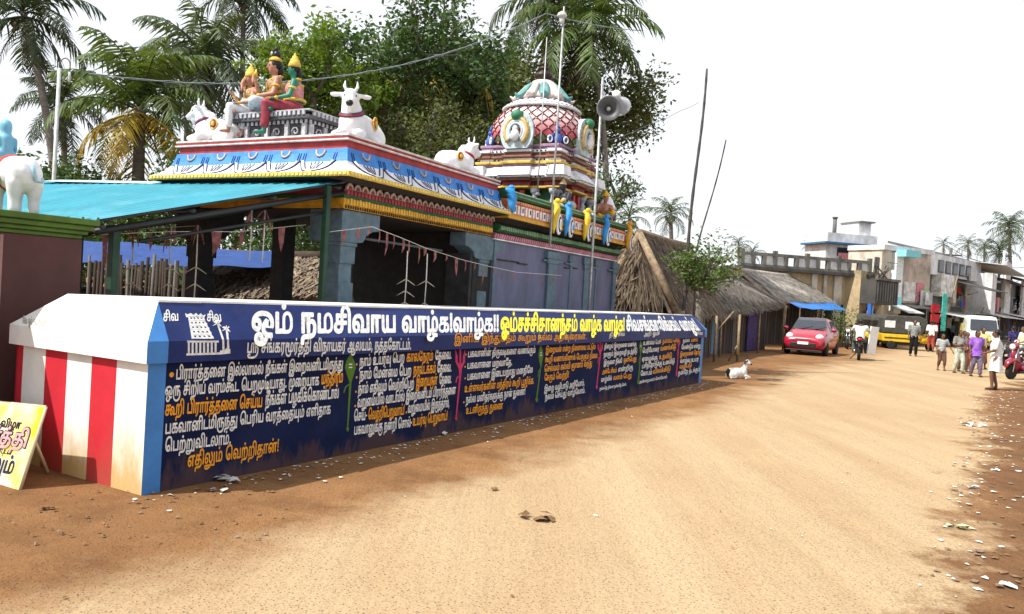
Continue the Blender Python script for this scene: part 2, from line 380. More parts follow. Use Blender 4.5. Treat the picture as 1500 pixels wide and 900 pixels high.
GLYPHS = [
(1121,[[135,-24,-2,3,0,32,-2,1,-17,0,-8,-11,-5,-5,-9,-6,-15,-6,-13,-3,-17,-1,-17,1,-7,2,-8,4,-7,6,-5,8,-1,9,3,8,5,6,5,2,6,1,79,0,2,4,-1,14,-4,12,-5,5,0,-9,-2,-7,-5,-7,-6,-4,-8,-3,-12,1,-6,2,-9,8,-3,6,0,4,0,10,4,8,6,6,13,5,10,1,12,-2,13,-6,9,-8,4,-6,4,-8,2,-10,1,-15,12,-1,2,2,0,50,1,2,2,0,11,0,2,-1,1,-2,0,-99,-1,-2,-2,-1],[41,-5,21,1,12,2,9,4,7,5,3,3,0,2,-22,0,-48,0,-3,0,-1,-4,1,-5,3,-2,9,-5],[64,47,7,1,3,1,1,4,1,5,-1,7,-3,4,-3,0,-8,-3,-4,-5,0,-7,1,-3,2,-3]]),
(1313,[[129,-48,-15,2,-14,6,-6,6,-2,4,-2,10,3,7,3,4,4,2,6,3,9,0,11,-2,2,-2,1,-2,-2,-9,-3,-1,-10,2,-6,-1,-1,-1,-1,-3,2,-4,6,-4,8,-2,22,0,15,4,6,4,4,5,2,4,2,8,-3,7,-3,2,-9,1,-7,-2,-1,-2,0,-16,-2,-1,-2,-1,-10,0,-3,2,0,29,-2,1,-17,0,-4,-6,-8,-9,-11,-7,-13,-6,-14,-3,-19,-1,-16,2,-6,1,-9,5,-7,6,-4,7,-1,9,2,7,7,7,6,3,5,0,52,0,27,1,1,3,0,8,-3,13,-3,6,-5,4,1,-9,-2,-5,-4,-7,-5,-5,-10,-4,-10,0,-8,3,-5,4,-4,4,-3,6,0,5,0,10,4,8,6,5,7,4,14,2,11,-1,8,-2,9,-5,9,-10,7,-12,2,-9,1,-16,12,-1,2,2,0,50,1,2,2,1,11,0,2,-2,1,-2,0,-64,9,2,8,0,8,-2,6,-4,4,-5,4,-7,0,-8,-1,-8,-6,-12,-7,-6,-11,-6,-16,-5],[46,-5,17,1,11,2,8,4,8,5,4,4,0,1,-27,0,-44,0,-3,-1,-1,-3,1,-4,4,-5,10,-3],[63,47,8,1,3,1,1,4,1,5,-1,7,-2,3,-3,0,-6,0,-4,-2,-3,-5,1,-9,2,-4]]),
(1126,[[34,-48,-6,1,-7,2,-6,4,-6,6,-4,9,0,7,1,9,5,11,8,9,-7,19,-3,12,0,24,6,17,4,10,7,9,10,8,15,8,15,5,17,1,15,-1,13,-4,11,-6,13,-11,4,-7,5,-9,5,-19,1,-10,0,-55,0,-2,-3,-1,-10,0,-3,2,0,42,-2,22,-5,17,-3,7,-5,7,-7,5,-7,4,-11,3,-8,0,-16,0,-12,-3,-12,-7,-4,-3,-7,-8,-5,-8,-4,-12,-1,-12,1,-16,2,-8,5,-12,1,0,12,4,18,2,17,-1,17,-3,2,8,-1,18,-4,11,-5,6,-1,-1,1,-10,-3,-8,-3,-4,-4,-3,-9,-4,-7,-1,-5,1,-8,4,-5,3,-3,4,-3,8,-1,5,1,8,3,6,7,6,8,4,7,2,8,0,14,-2,11,-4,7,-6,8,-12,3,-10,1,-9,0,-11,-3,-16,8,-8,6,-8,3,-9,1,-8,-2,-10,-6,-10,-11,-6,-13,-2,-10,0,-11,3,-11,4,-19,-6],[36,-33,8,0,6,0,2,2,-12,11,-8,9,-4,6,-2,-1,-4,-7,0,-9,4,-8,4,-2],[93,-33,6,0,8,1,4,2,3,4,2,7,-2,8,-3,5,-3,3,-11,-16,-12,-12,1,-1],[67,-24,4,1,8,7,10,13,4,8,-1,1,-8,2,-17,1,-20,-2,-6,-2,-1,-1,11,-15],[64,47,4,0,4,2,2,3,0,5,0,6,-3,5,-5,0,-8,-3,-2,-3,-1,-4,0,-4,2,-4,3,-2]]),
(1067,[[24,-2,-9,2,-6,5,-2,8,0,4,2,4,4,4,7,3,34,5,9,3,4,3,3,3,2,7,-1,5,-2,6,-3,3,-6,3,-5,1,0,0,2,-7,0,-7,-2,-5,-4,-8,-10,-6,-9,-1,-7,0,-6,2,-6,4,-4,5,-2,7,-1,5,0,6,5,10,6,5,9,4,10,2,12,0,8,-1,12,-3,8,-5,6,-6,5,-11,1,-10,-3,-11,-4,-7,-7,-4,-11,-5,-16,-3,-19,-2,-4,-1,0,-1,125,0,2,-2,1,-2,0,-8,-1,-2,-3,-1],[30,47,7,1,4,5,0,6,-1,6,-2,3,-4,0,-9,-3,-2,-3,-1,-4,0,-3,2,-5,3,-2]]),
(801,[[34,-4,-5,1,-6,2,-9,7,-4,7,-2,6,-2,13,1,14,2,7,4,7,9,10,10,6,7,3,15,2,57,0,2,-1,1,-2,0,-8,-1,-3,-2,-1,-20,0,-1,-1,0,-41,0,-23,-1,-2,-3,-1,-11,0,-2,3,0,65,-20,0,-11,-2,-4,-1,-6,-4,-4,-5,-4,-7,7,2,7,0,8,-1,8,-5,3,-3,4,-7,1,-12,-3,-11,-5,-8,-11,-5],[34,11,4,-1,5,3,2,2,1,6,0,6,-3,4,-3,2,-5,1,-7,-1,-5,-3,-1,-2,2,-9,1,-3,4,-4]]),
(801,[[55,-32,-8,7,-1,3,27,27,0,61,-20,0,-11,-2,-4,-1,-6,-4,-5,-6,-3,-5,0,-1,2,-1,10,3,10,-1,8,-5,6,-8,2,-10,0,-9,-4,-8,-4,-5,-4,-3,-7,-3,-6,-1,-7,1,-11,4,-4,4,-3,4,-3,5,-3,10,0,19,3,10,4,7,4,5,7,7,15,7,15,2,57,0,2,-1,1,-2,0,-8,-1,-3,-2,-1,-20,0,-1,-1,0,-64,-1,-2,-28,-28,-4,-3],[34,11,6,0,3,2,2,3,1,6,0,5,-3,4,-3,2,-6,1,-6,-1,-5,-3,-1,-2,2,-9,2,-4,3,-3]]),
(985,[[56,-48,-11,2,-8,4,-5,6,-3,6,-2,8,1,8,4,11,4,6,1,1,3,0,9,-4,1,-2,0,-2,-4,-8,-1,-5,0,-7,2,-6,4,-2,8,-1,10,2,7,5,9,12,-8,6,-6,6,-4,6,-2,6,0,12,2,9,4,6,8,10,10,6,14,-7,-3,-10,0,-6,1,-5,3,-3,6,0,5,1,3,4,1,9,-1,8,-5,8,-6,7,-10,5,-11,3,-16,1,-14,-1,-15,-4,-9,-4,-1,-2,10,-1,9,-4,6,-6,3,-9,-1,-12,-2,-6,-5,-6,-5,-3,-6,-3,-7,0,-7,1,-7,3,-6,6,-4,5,-3,9,-1,9,1,8,4,9,5,6,12,10,15,7,11,2,19,1,16,-1,15,-4,13,-6,10,-9,6,-11,3,-12,0,-12,-4,-10,-6,-6,-4,-3,-6,-2,-11,0,-5,2,-6,3,-5,6,-2,5,-1,8,-1,0,-3,-6,0,-9,1,-6,3,-6,6,-3,10,-3,24,-1,2,-3,0,-9,-1,-2,-2,-1,-22,0,-10,-14,-9,-9,-7,-4,-8,-2],[33,21,5,1,3,2,1,2,1,6,-1,5,-2,3,-3,1,-6,1,-8,-3,-2,-2,0,-3,2,-6,2,-3,3,-3]]),
(985,[[51,-48,-10,2,-6,2,-5,3,-5,5,-3,5,-2,9,1,6,3,7,7,6,9,4,10,0,8,-3,6,-4,4,-6,3,-10,-2,-9,2,0,7,6,7,11,-8,6,-6,6,-4,6,-2,6,0,12,2,9,4,6,8,10,10,6,14,-7,-3,-10,0,-6,1,-5,3,-3,6,0,5,1,3,4,1,9,-1,8,-5,8,-6,7,-10,5,-11,3,-16,1,-21,-2,-10,-3,-7,-4,-1,-2,10,-1,9,-4,6,-6,3,-9,0,-9,-3,-8,-4,-6,-5,-4,-7,-3,-7,0,-7,1,-6,3,-7,5,-4,5,-3,10,0,14,4,12,5,7,7,6,15,8,16,4,15,1,20,-1,15,-4,13,-6,10,-9,6,-11,3,-12,0,-12,-4,-10,-6,-6,-9,-5,-7,0,-5,0,-5,2,-6,3,-4,4,-2,4,-2,11,-1,0,-3,-6,0,-10,1,-6,4,-5,5,-3,10,-3,24,-1,2,-4,0,-7,0,-3,-3,-1,-23,0,-11,-17,-10,-8,-13,-5],[46,-33,4,0,1,1,3,4,0,7,-3,6,-6,2,-5,-1,-3,-3,0,-8,3,-5],[33,21,5,1,3,2,1,2,1,6,-1,5,-2,3,-3,1,-6,1,-8,-3,-2,-2,0,-3,2,-6,2,-3,3,-3]]),
(825,[[34,-4,-10,2,-9,4,-6,6,-4,9,0,10,4,8,3,4,9,6,0,32,1,3,2,1,74,0,2,-4,0,-8,-2,-2,-2,-1,-21,0,-2,-1,1,-15,16,-2,6,-2,7,-4,5,-4,3,-7,2,-8,-1,-8,-2,-5,-5,-7,-9,-5,-9,-1,-10,0,-7,3,0,3,4,9,13,-1,4,1,3,3,2,5,0,5,-1,4,-4,3,-8,2,-8,0,-2,-1,-2,-16,-4,-9,-3,-4,-4,-3,-8,-3,-11,-2],[36,11,5,0,8,2,4,3,2,5,1,13,-13,0,-5,0,-9,-2,-4,-2,-3,-4,0,-6,2,-5,6,-3],[37,49,19,0,0,17,-19,0]]),
(723,[[34,-4,-10,2,-9,4,-6,6,-4,9,0,10,4,8,3,4,9,6,0,32,0,3,3,1,72,0,2,-1,2,-2,-1,-10,-3,-2,-22,0,-1,-15,2,-2,21,0,2,-1,2,-3,-1,-9,-3,-2,-22,0,-3,-17,-4,-9,-3,-3,-4,-4,-8,-3,-11,-2],[36,11,5,0,8,2,3,3,3,5,1,13,-13,0,-5,0,-9,-2,-4,-2,-3,-4,0,-6,2,-5,6,-3],[37,49,19,0,0,17,-19,0]]),
(1022,[[40,-48,-8,1,-10,4,-7,5,-5,8,-3,9,0,9,2,12,4,7,5,4,5,4,7,3,8,2,15,2,40,0,17,4,6,3,4,7,2,9,-1,10,-3,7,-3,3,-5,2,-10,1,-6,-2,-3,-4,-3,-8,-1,-25,-2,-2,-11,0,-2,1,-1,2,0,19,-2,6,-2,6,-7,5,-7,2,-3,0,7,-8,2,-5,1,-7,-1,-8,-7,-10,-8,-4,-11,-2,-6,1,-7,2,-5,3,-5,6,-3,7,0,5,1,10,5,10,6,6,10,6,8,2,10,1,9,0,9,-3,9,-6,5,-4,6,7,5,3,7,3,7,0,10,-1,9,-3,5,-5,5,-5,3,-4,2,-7,1,-12,0,-6,-3,-8,-4,-8,-6,-6,-5,-4,-8,-3,-14,-3,-13,-1,-40,-1,-14,-3,-6,-6,-2,-4,0,-8,2,-10,4,-4,7,-4,5,0,11,2,7,4,18,18,6,4,6,4,10,2,12,0,10,-3,10,-7,3,-5,2,-5,1,-5,-1,-6,-3,-7,-4,-5,-4,-3,-8,-3,-12,0,-9,4,-6,5,-4,9,0,10,-15,-16,-8,-6,-7,-4,-6,-1],[112,-34,6,2,2,2,1,3,-1,8,-3,3,-5,2,-4,1,-1,-1,-2,-4,-2,-5,2,-8,4,-2],[32,38,6,1,3,2,2,3,1,4,-1,4,-2,4,-4,3,-4,2,-4,1,-3,-1,-2,-4,-1,-5,0,-4,2,-6,3,-2]]),
(1210,[[83,-48,-10,0,-16,3,-11,4,-13,8,-10,9,-5,7,-5,10,-5,18,-1,16,3,17,7,18,9,18,3,1,10,-6,2,-2,-1,-1,-6,-11,-5,-11,-4,-20,-1,-8,1,-12,3,-11,5,-9,6,-7,7,-5,13,-7,13,-3,16,-1,15,1,13,2,11,4,7,4,7,6,3,4,3,4,3,9,1,17,-2,7,-4,6,-7,2,-8,-2,-3,-2,-1,-1,0,-27,0,-2,-3,-1,-11,0,-2,1,-1,2,0,63,0,2,-1,1,-20,-1,-10,-2,-9,-4,-5,-5,-3,-7,0,-2,10,3,12,-1,7,-5,3,-3,5,-8,1,-10,-1,-6,-2,-6,-5,-7,-6,-4,-6,-2,-7,-1,-8,1,-6,3,-7,6,-5,8,-3,10,0,20,2,8,5,10,10,9,12,6,16,4,59,1,2,-1,1,-3,0,-8,-1,-3,-22,-1,-1,-20,2,-1,10,3,8,-1,8,-3,7,-6,4,-8,2,-8,1,-16,-1,-6,-3,-10,-5,-10,-8,-9,-9,-7,-15,-7,-14,-3,-16,-2],[71,10,6,1,3,3,2,4,0,7,-1,4,-2,3,-4,2,-5,0,-5,-1,-5,-2,-1,-2,-1,-3,2,-7,2,-4,3,-3]]),
(693,[[13,-2,-2,1,-1,2,0,76,2,3,2,1,10,0,3,-2,0,-65,1,-1,68,0,2,-1,1,-3,0,-8,-1,-2,-3,-1]]),
(1648,[[34,-4,-7,1,-6,3,-8,7,-4,7,-2,7,-1,15,2,13,4,11,4,5,5,5,10,7,12,5,11,1,17,-1,11,-3,11,-5,13,6,11,3,18,-1,9,-3,10,-5,11,5,14,2,53,0,2,-1,1,-3,0,-8,-1,-2,-3,-1,-19,0,-1,-1,0,-64,-1,-2,-3,-1,-10,0,-3,2,0,66,-17,0,-11,-2,9,-15,3,-12,2,-9,-1,-9,-2,-8,-5,-7,-5,-4,-7,-3,-7,-1,-7,1,-6,3,-6,5,-3,7,-3,11,0,10,3,11,4,11,6,9,-3,2,-10,2,-10,0,-12,-3,-1,-2,4,-4,5,-7,5,-13,1,-11,-1,-10,-4,-11,-7,-7,-7,-3,-5,-1,-8,1,-8,3,-5,6,-4,8,-2,10,0,7,2,13,3,8,7,12,-7,2,-13,2,-15,-1,-7,-3,-7,-4,-5,-6,-3,-7,7,2,7,0,8,-1,8,-5,7,-10,1,-8,0,-9,-4,-8,-7,-8,-8,-3],[34,11,4,-1,5,3,2,2,1,6,0,6,-3,4,-3,2,-5,1,-7,-1,-5,-3,-1,-2,2,-9,1,-3,4,-4],[93,11,5,0,3,2,1,4,2,8,-2,12,-3,9,-4,7,-3,1,-3,-5,-2,-9,-2,-9,2,-14,2,-5],[152,11,5,0,2,2,2,3,1,5,0,12,-1,8,-7,13,-2,1,-4,-7,-3,-15,0,-15,3,-5]]),
(825,[[8,-48,-2,1,-1,3,0,15,2,6,7,8,6,3,8,2,28,0,22,3,9,3,5,4,3,6,1,6,0,9,-4,7,-6,4,-12,2,-1,-1,0,-8,-3,-12,-3,-5,-7,-7,-8,-3,-15,-2,-14,2,-8,4,-6,6,-3,6,-1,4,0,6,1,5,3,7,6,6,5,3,0,23,1,11,3,3,72,0,2,-1,2,-3,0,-8,-2,-3,-2,0,-23,-1,0,-16,2,-1,15,-3,10,-5,7,-6,5,-12,1,-14,-3,-11,-3,-4,-6,-7,-8,-5,-13,-5,-9,-1,-37,-1,-6,-1,-3,-2,-3,-3,-1,-15,-3,-2],[37,11,7,0,5,2,4,4,3,6,0,11,-14,0,-9,0,-7,-3,-3,-2,-1,-5,1,-7,2,-3,5,-2],[37,49,19,0,0,17,-19,0]]),
(789,[[8,-48,-2,1,-1,3,0,15,2,6,7,8,6,3,8,2,34,1,15,3,6,3,5,5,1,4,2,10,0,6,-2,9,-4,5,-5,3,-7,0,-5,-2,-4,-3,0,-34,-3,-2,-10,0,-2,0,-2,3,0,65,-1,1,-17,0,-2,-2,0,-65,-3,-2,-12,0,-2,3,0,11,0,66,1,2,3,2,71,0,3,-1,1,-3,0,-8,-1,-3,-23,-1,-1,-14,2,-1,12,3,6,0,9,-4,6,-5,5,-8,3,-8,1,-16,-1,-6,-3,-10,-4,-6,-8,-7,-10,-5,-8,-2,-19,-2,-21,0,-6,-1,-3,-2,-3,-3,-1,-15,-3,-2]]),
(1234,[[34,-4,-7,1,-6,3,-7,7,-5,9,-3,9,0,7,1,15,5,13,9,10,10,7,13,5,10,1,12,0,13,-3,15,-6,14,5,12,2,54,0,1,-1,1,-3,0,-8,-1,-2,-3,-1,-19,0,-1,-1,0,-64,-2,-2,-2,-1,-10,0,-3,2,0,45,-1,21,-15,0,-13,-3,8,-12,5,-12,1,-11,-1,-10,-4,-11,-7,-7,-8,-3,-12,0,-8,3,-5,6,-4,8,-2,10,0,12,2,8,4,9,6,10,0,1,-7,2,-13,2,-12,-1,-10,-3,-7,-4,-4,-5,-4,-8,7,2,7,0,8,-1,8,-5,3,-3,4,-7,1,-12,-3,-11,-5,-8,-11,-5],[34,11,4,-1,5,3,2,2,1,6,0,6,-3,4,-3,2,-5,1,-7,-1,-5,-3,-1,-2,2,-9,1,-3,4,-4],[93,11,5,0,3,2,1,4,2,8,-2,12,-3,9,-4,7,-1,1,-2,0,-3,-7,-4,-16,2,-14,2,-5]]),
(778,[[13,-2,-2,1,-1,2,0,76,1,3,2,1,11,0,2,-1,1,-2,0,-65,56,0,1,1,0,13,0,50,1,3,2,1,10,0,2,-1,2,-2,0,-77,-1,-2,-3,-1]]),
(858,[[13,-2,-2,1,-1,2,0,76,1,3,2,1,10,0,2,-1,2,-1,0,-65,1,-1,27,0,0,42,1,9,2,5,4,6,5,4,10,4,8,0,8,-1,8,-4,4,-4,3,-5,5,-9,2,-11,0,-22,-1,-8,-3,-6,-4,-6,-5,-3,-6,-3,-9,-3],[72,13,7,0,11,2,4,3,3,5,2,10,0,11,-2,11,-4,8,-5,4,-8,1,-4,-2,-3,-5,-2,-14]]),
(963,[[31,-4,-7,3,-7,5,-5,8,-1,5,-1,6,0,55,1,2,2,1,10,0,2,0,2,-2,0,-57,2,-6,3,-4,4,-1,5,1,5,2,2,3,0,61,1,2,3,1,10,0,3,-2,0,-40,1,-26,44,0,0,66,3,2,13,0,1,-3,0,-76,0,-3,-3,-1,-72,0,-4,2,-8,-3]]),
(640,[[32,-32,-8,7,-1,3,27,27,0,60,-1,1,-21,0,-1,-1,0,-64,-2,-3,-12,0,-3,2,0,45,0,32,1,3,2,1,75,0,2,-1,1,-1,0,-10,-2,-2,-21,-1,-1,-1,0,-64,-1,-2,-28,-28,-4,-3]]),
(869,[[8,-48,-2,1,-1,3,-1,11,1,5,4,9,6,5,7,3,6,1,27,0,21,3,8,2,6,4,4,5,3,7,3,12,0,11,0,12,-2,8,-3,7,-4,4,-4,2,-7,1,-9,-2,-3,-4,-2,-4,-1,-10,0,-47,-1,-2,-2,-1,-10,0,-2,0,-2,2,0,57,-3,8,-4,3,-3,0,-5,0,-3,-3,-2,-3,-1,-8,0,-42,0,-11,-1,-3,-13,0,-2,0,-1,3,0,52,2,12,4,8,4,5,7,3,9,2,6,0,6,-3,10,-8,5,5,5,3,7,3,6,0,10,-1,10,-5,8,-8,5,-10,3,-13,0,-14,-1,-14,-3,-11,-7,-13,-6,-7,-7,-4,-11,-5,-9,-2,-14,-1,-25,0,-7,-1,-3,-2,-2,-3,-2,-15,-2,-2]]),
(1013,[[34,-4,-5,1,-6,2,-8,6,-6,9,-3,10,0,13,0,8,2,7,5,11,9,10,5,3,8,4,11,3,12,0,6,-1,9,-4,6,-5,4,-5,5,-9,2,-16,1,-18,3,-8,6,-5,10,-1,5,3,4,5,2,8,0,14,-2,10,-3,8,-6,10,-6,8,0,2,1,1,11,8,3,-2,6,-9,8,-16,4,-12,1,-11,-1,-14,-2,-7,-1,-4,-6,-8,-7,-5,-6,-3,-8,-1,-8,1,-7,1,-8,5,-5,7,-3,8,-2,9,-1,21,-3,11,-4,4,-3,2,-5,2,-8,1,-8,-1,-7,-4,-6,-5,-3,-6,-2,-5,1,-1,6,3,7,0,8,-1,8,-5,7,-10,1,-8,0,-9,-4,-8,-7,-8,-8,-3],[34,11,4,-1,5,3,2,2,1,6,0,6,-3,4,-3,2,-5,1,-7,-1,-5,-3,-1,-2,2,-9,1,-3,4,-4]]),
(1070,[[34,-4,-7,1,-6,3,-8,7,-4,7,-2,7,-1,16,0,8,2,7,7,13,5,6,6,5,9,4,11,3,11,0,10,-3,8,-3,2,3,3,1,69,0,2,-1,2,-3,0,-8,-2,-2,-2,-1,-19,0,-2,-1,0,-64,-1,-2,-3,-1,-9,0,-3,1,0,2,0,19,-1,46,-19,0,-1,-1,0,-64,-3,-3,-10,0,-2,1,-2,2,0,56,-8,7,-7,3,-9,1,-8,-1,-7,-3,-5,-5,-5,-7,-1,-5,14,2,8,-1,8,-5,3,-3,4,-7,1,-13,-3,-10,-5,-8,-11,-5],[34,11,4,-1,5,3,2,2,1,6,0,6,-3,4,-3,2,-5,1,-6,0,-7,-5,2,-10,1,-3,4,-4]]),
(858,[[34,-48,-14,3,-6,3,-4,6,-3,4,0,6,2,7,5,7,8,4,8,2,11,-1,2,-1,0,-7,-2,-5,-1,-1,-7,0,-5,0,-3,-2,-1,-1,0,-4,1,-2,3,-2,5,-1,8,-1,14,2,6,4,5,7,-5,4,-3,4,-4,10,-40,1,-2,0,-2,2,0,78,1,2,2,2,11,0,2,-1,1,-3,0,-61,0,-4,2,-1,25,1,1,39,2,13,5,10,10,6,10,2,9,-1,11,-5,6,-7,5,-10,3,-15,0,-16,-1,-7,-4,-8,-4,-6,-6,-5,-9,-4,-19,-1,-1,-1,2,-5,7,-3,23,0,2,-1,2,-3,0,-7,-1,-3,-3,-1,-22,0,-11,-13,-10,-6,-9,-3],[72,13,12,0,6,2,4,3,3,4,2,8,0,16,-2,7,-4,10,-4,4,-7,1,-5,-1,-4,-5,-1,-6]]),
(1044,[[34,-4,-7,1,-6,3,-7,7,-5,9,-3,9,0,7,1,16,5,13,8,10,8,6,15,5,20,0,12,-4,5,-3,5,-6,4,-5,4,-7,2,-10,0,-15,-5,-18,1,-1,31,0,0,66,3,2,13,-1,1,-3,0,-12,0,-64,-1,-2,-3,-1,-60,0,-3,0,-1,3,0,8,5,12,2,10,0,13,-3,11,-4,5,-5,4,-8,3,-12,0,-11,-4,-8,-9,-3,-7,14,2,8,-1,8,-5,3,-3,4,-7,1,-12,-3,-11,-5,-8,-11,-5],[34,11,4,-1,5,3,2,3,1,5,0,6,-3,4,-3,2,-5,1,-6,0,-7,-5,2,-10,1,-3,4,-4]]),
(640,[[13,-2,-2,1,-1,2,0,76,2,3,2,1,74,0,2,-1,1,-3,0,-8,-1,-2,-23,-1,0,-26,0,-40,-3,-2,-12,0,-2,3,0,64,-1,1,-22,0,0,-65,-1,-2,-2,-1]]),
(262,[[13,-2,-2,1,-1,2,0,76,-2,14,-3,8,-6,6,-8,2,-9,0,-6,-4,-2,-3,-2,-5,0,-9,4,-11,-1,-3,-3,-1,-10,0,-3,2,-4,14,0,10,4,10,6,8,9,5,8,2,13,0,7,-2,11,-6,7,-9,4,-9,3,-13,0,-82,0,-2,-2,-1]]),
(901,[[55,-4,-9,1,-10,4,-8,5,-7,6,-6,9,-6,11,-3,13,0,8,2,20,3,11,6,12,11,12,7,5,12,6,10,3,11,1,10,-1,9,-2,9,-4,6,-5,5,-5,4,-6,6,-16,1,-17,0,-66,-1,-2,-2,-1,-12,0,-2,3,0,12,0,54,-2,16,-4,12,-8,8,-11,4,-10,0,-14,-3,-7,-3,-7,-5,-6,-7,-5,-9,-3,-12,-1,-7,0,-14,4,-16,4,-6,4,-4,0,12,2,6,4,5,6,4,7,3,10,1,10,-3,7,-5,5,-7,2,-10,-1,-11,-3,-7,-5,-6,-12,-6],[54,11,11,1,4,2,2,3,1,5,0,6,-2,5,-3,3,-7,1,-4,-1,-4,-3,-2,-5,0,-8,2,-5]]),
(720,[[61,-4,-9,1,-10,3,-11,6,-8,7,-7,9,-6,10,-3,13,-1,12,1,17,3,10,6,13,7,8,8,7,15,7,10,3,12,1,8,-1,7,-2,9,-5,5,-5,3,-7,1,-6,-1,-9,-2,-7,-6,-5,-5,-4,-11,-2,-8,0,-7,3,-6,6,-5,8,0,9,2,8,-1,1,-12,-6,-6,-6,-4,-6,-3,-7,-2,-8,-1,-12,1,-15,5,-13,8,-11,10,-6,1,0,-2,10,1,8,5,9,7,6,9,3,10,0,9,-3,4,-3,4,-5,4,-9,0,-6,-1,-9,-3,-7,-7,-7,-8,-4,-7,-1],[66,11,5,0,5,1,3,2,3,3,1,4,0,7,-2,5,-3,3,-5,1,-4,0,-5,-5,-1,-3,-1,-6,2,-7],[72,85,8,0,3,2,1,4,1,4,-1,5,-2,4,-4,3,-8,1,-4,-7,0,-8,1,-4,2,-3]]),
(1160,[[34,-4,-7,1,-6,3,-7,7,-5,9,-3,9,0,7,1,15,5,13,9,10,10,7,12,5,11,1,12,0,8,-1,8,-3,10,-4,11,5,10,3,17,-1,11,-5,8,-8,5,-8,4,-10,1,-11,-1,-10,-4,-16,-7,-14,-4,-4,-9,6,-3,3,8,15,2,10,0,17,-3,9,-6,7,-8,4,-9,1,-11,-3,0,-1,6,-5,5,-9,4,-11,1,-11,0,-9,-3,-9,-6,-8,-8,-5,-9,-1,-8,1,-7,4,-6,8,-4,10,0,12,2,12,4,10,6,11,-7,2,-13,2,-12,-1,-11,-3,-6,-4,-4,-5,-4,-8,7,2,7,0,8,-1,8,-5,3,-3,4,-7,1,-12,-3,-11,-5,-8,-11,-5],[34,11,5,-1,4,3,2,2,1,7,0,5,-3,4,-3,2,-6,1,-6,-1,-5,-3,-1,-2,2,-9,1,-3,4,-4],[93,11,5,0,3,2,1,4,2,8,-2,12,-3,9,-4,7,-3,1,-2,-3,-3,-11,-2,-9,2,-14,2,-5]]),
(825,[[34,-4,-10,2,-9,4,-6,6,-4,9,0,10,4,8,3,4,9,6,0,32,1,3,2,1,74,0,2,-4,0,-8,-2,-2,-2,-1,-21,0,-2,-1,1,-15,16,-2,6,-2,7,-4,5,-4,3,-7,2,-8,-1,-8,-2,-5,-5,-7,-9,-5,-9,-1,-10,0,-7,3,0,3,4,9,13,-1,4,1,3,3,2,5,0,5,-1,4,-4,3,-8,2,-8,0,-2,-1,-2,-16,-4,-9,-3,-4,-4,-3,-8,-3,-11,-2],[36,11,5,0,8,2,4,3,2,5,1,13,-13,0,-5,0,-9,-2,-4,-2,-3,-4,0,-6,2,-5,6,-3],[37,49,19,0,0,17,-19,0],[59,95,-6,4,-2,4,-1,5,1,3,3,4,4,3,6,0,4,-2,3,-3,2,-4,0,-5,-2,-5,-4,-3,-3,-1]]),
(1044,[[13,-2,-2,1,-1,2,0,76,1,3,2,1,72,0,2,-1,2,-3,0,-8,-2,-2,-23,-1,-1,-15,2,-1,10,4,9,0,8,-3,5,-4,5,-5,3,-9,0,-9,-4,-11,2,0,17,0,2,0,0,64,1,3,2,1,10,0,3,-1,1,-3,0,-24,0,-52,-2,-3,-2,0,-85,0,-2,1,-1,2,0,9,2,2,34,1,1,0,4,11,-1,9,-3,4,-4,2,-5,0,-7,-2,-4,-3,-1,-13,-1,-2,-2,-1,-11,1,-2,3,0,43,-2,1,-17,0,-1,-1,0,-65,-3,-2],[72,95,-5,2,-2,3,-2,5,0,3,1,4,4,4,3,2,6,0,3,-1,4,-4,2,-5,0,-4,-4,-7,-5,-2]]),
(723,[[34,-4,-10,2,-9,4,-6,6,-4,9,0,10,4,8,3,4,9,6,0,32,0,3,3,1,72,0,2,-1,2,-2,-1,-10,-3,-2,-22,0,-1,-15,2,-2,21,0,2,-1,2,-3,-1,-9,-3,-2,-22,0,-3,-17,-4,-9,-3,-3,-4,-4,-8,-3,-11,-2],[36,11,5,0,8,2,3,3,3,5,1,13,-13,0,-5,0,-9,-2,-4,-2,-3,-4,0,-6,2,-5,6,-3],[37,49,19,0,0,17,-19,0],[59,95,-6,4,-2,4,-1,5,1,3,3,4,4,3,6,0,4,-2,3,-3,2,-4,0,-5,-2,-5,-4,-3,-3,-1]]),
(693,[[13,-2,-2,1,-1,2,0,76,2,3,2,1,10,0,3,-2,0,-65,1,-1,68,0,2,-1,1,-3,0,-8,-1,-2,-3,-1],[47,95,-6,4,-3,4,0,5,1,3,3,4,4,3,6,0,4,-2,3,-3,2,-4,0,-5,-2,-5,-4,-3,-3,-1]]),
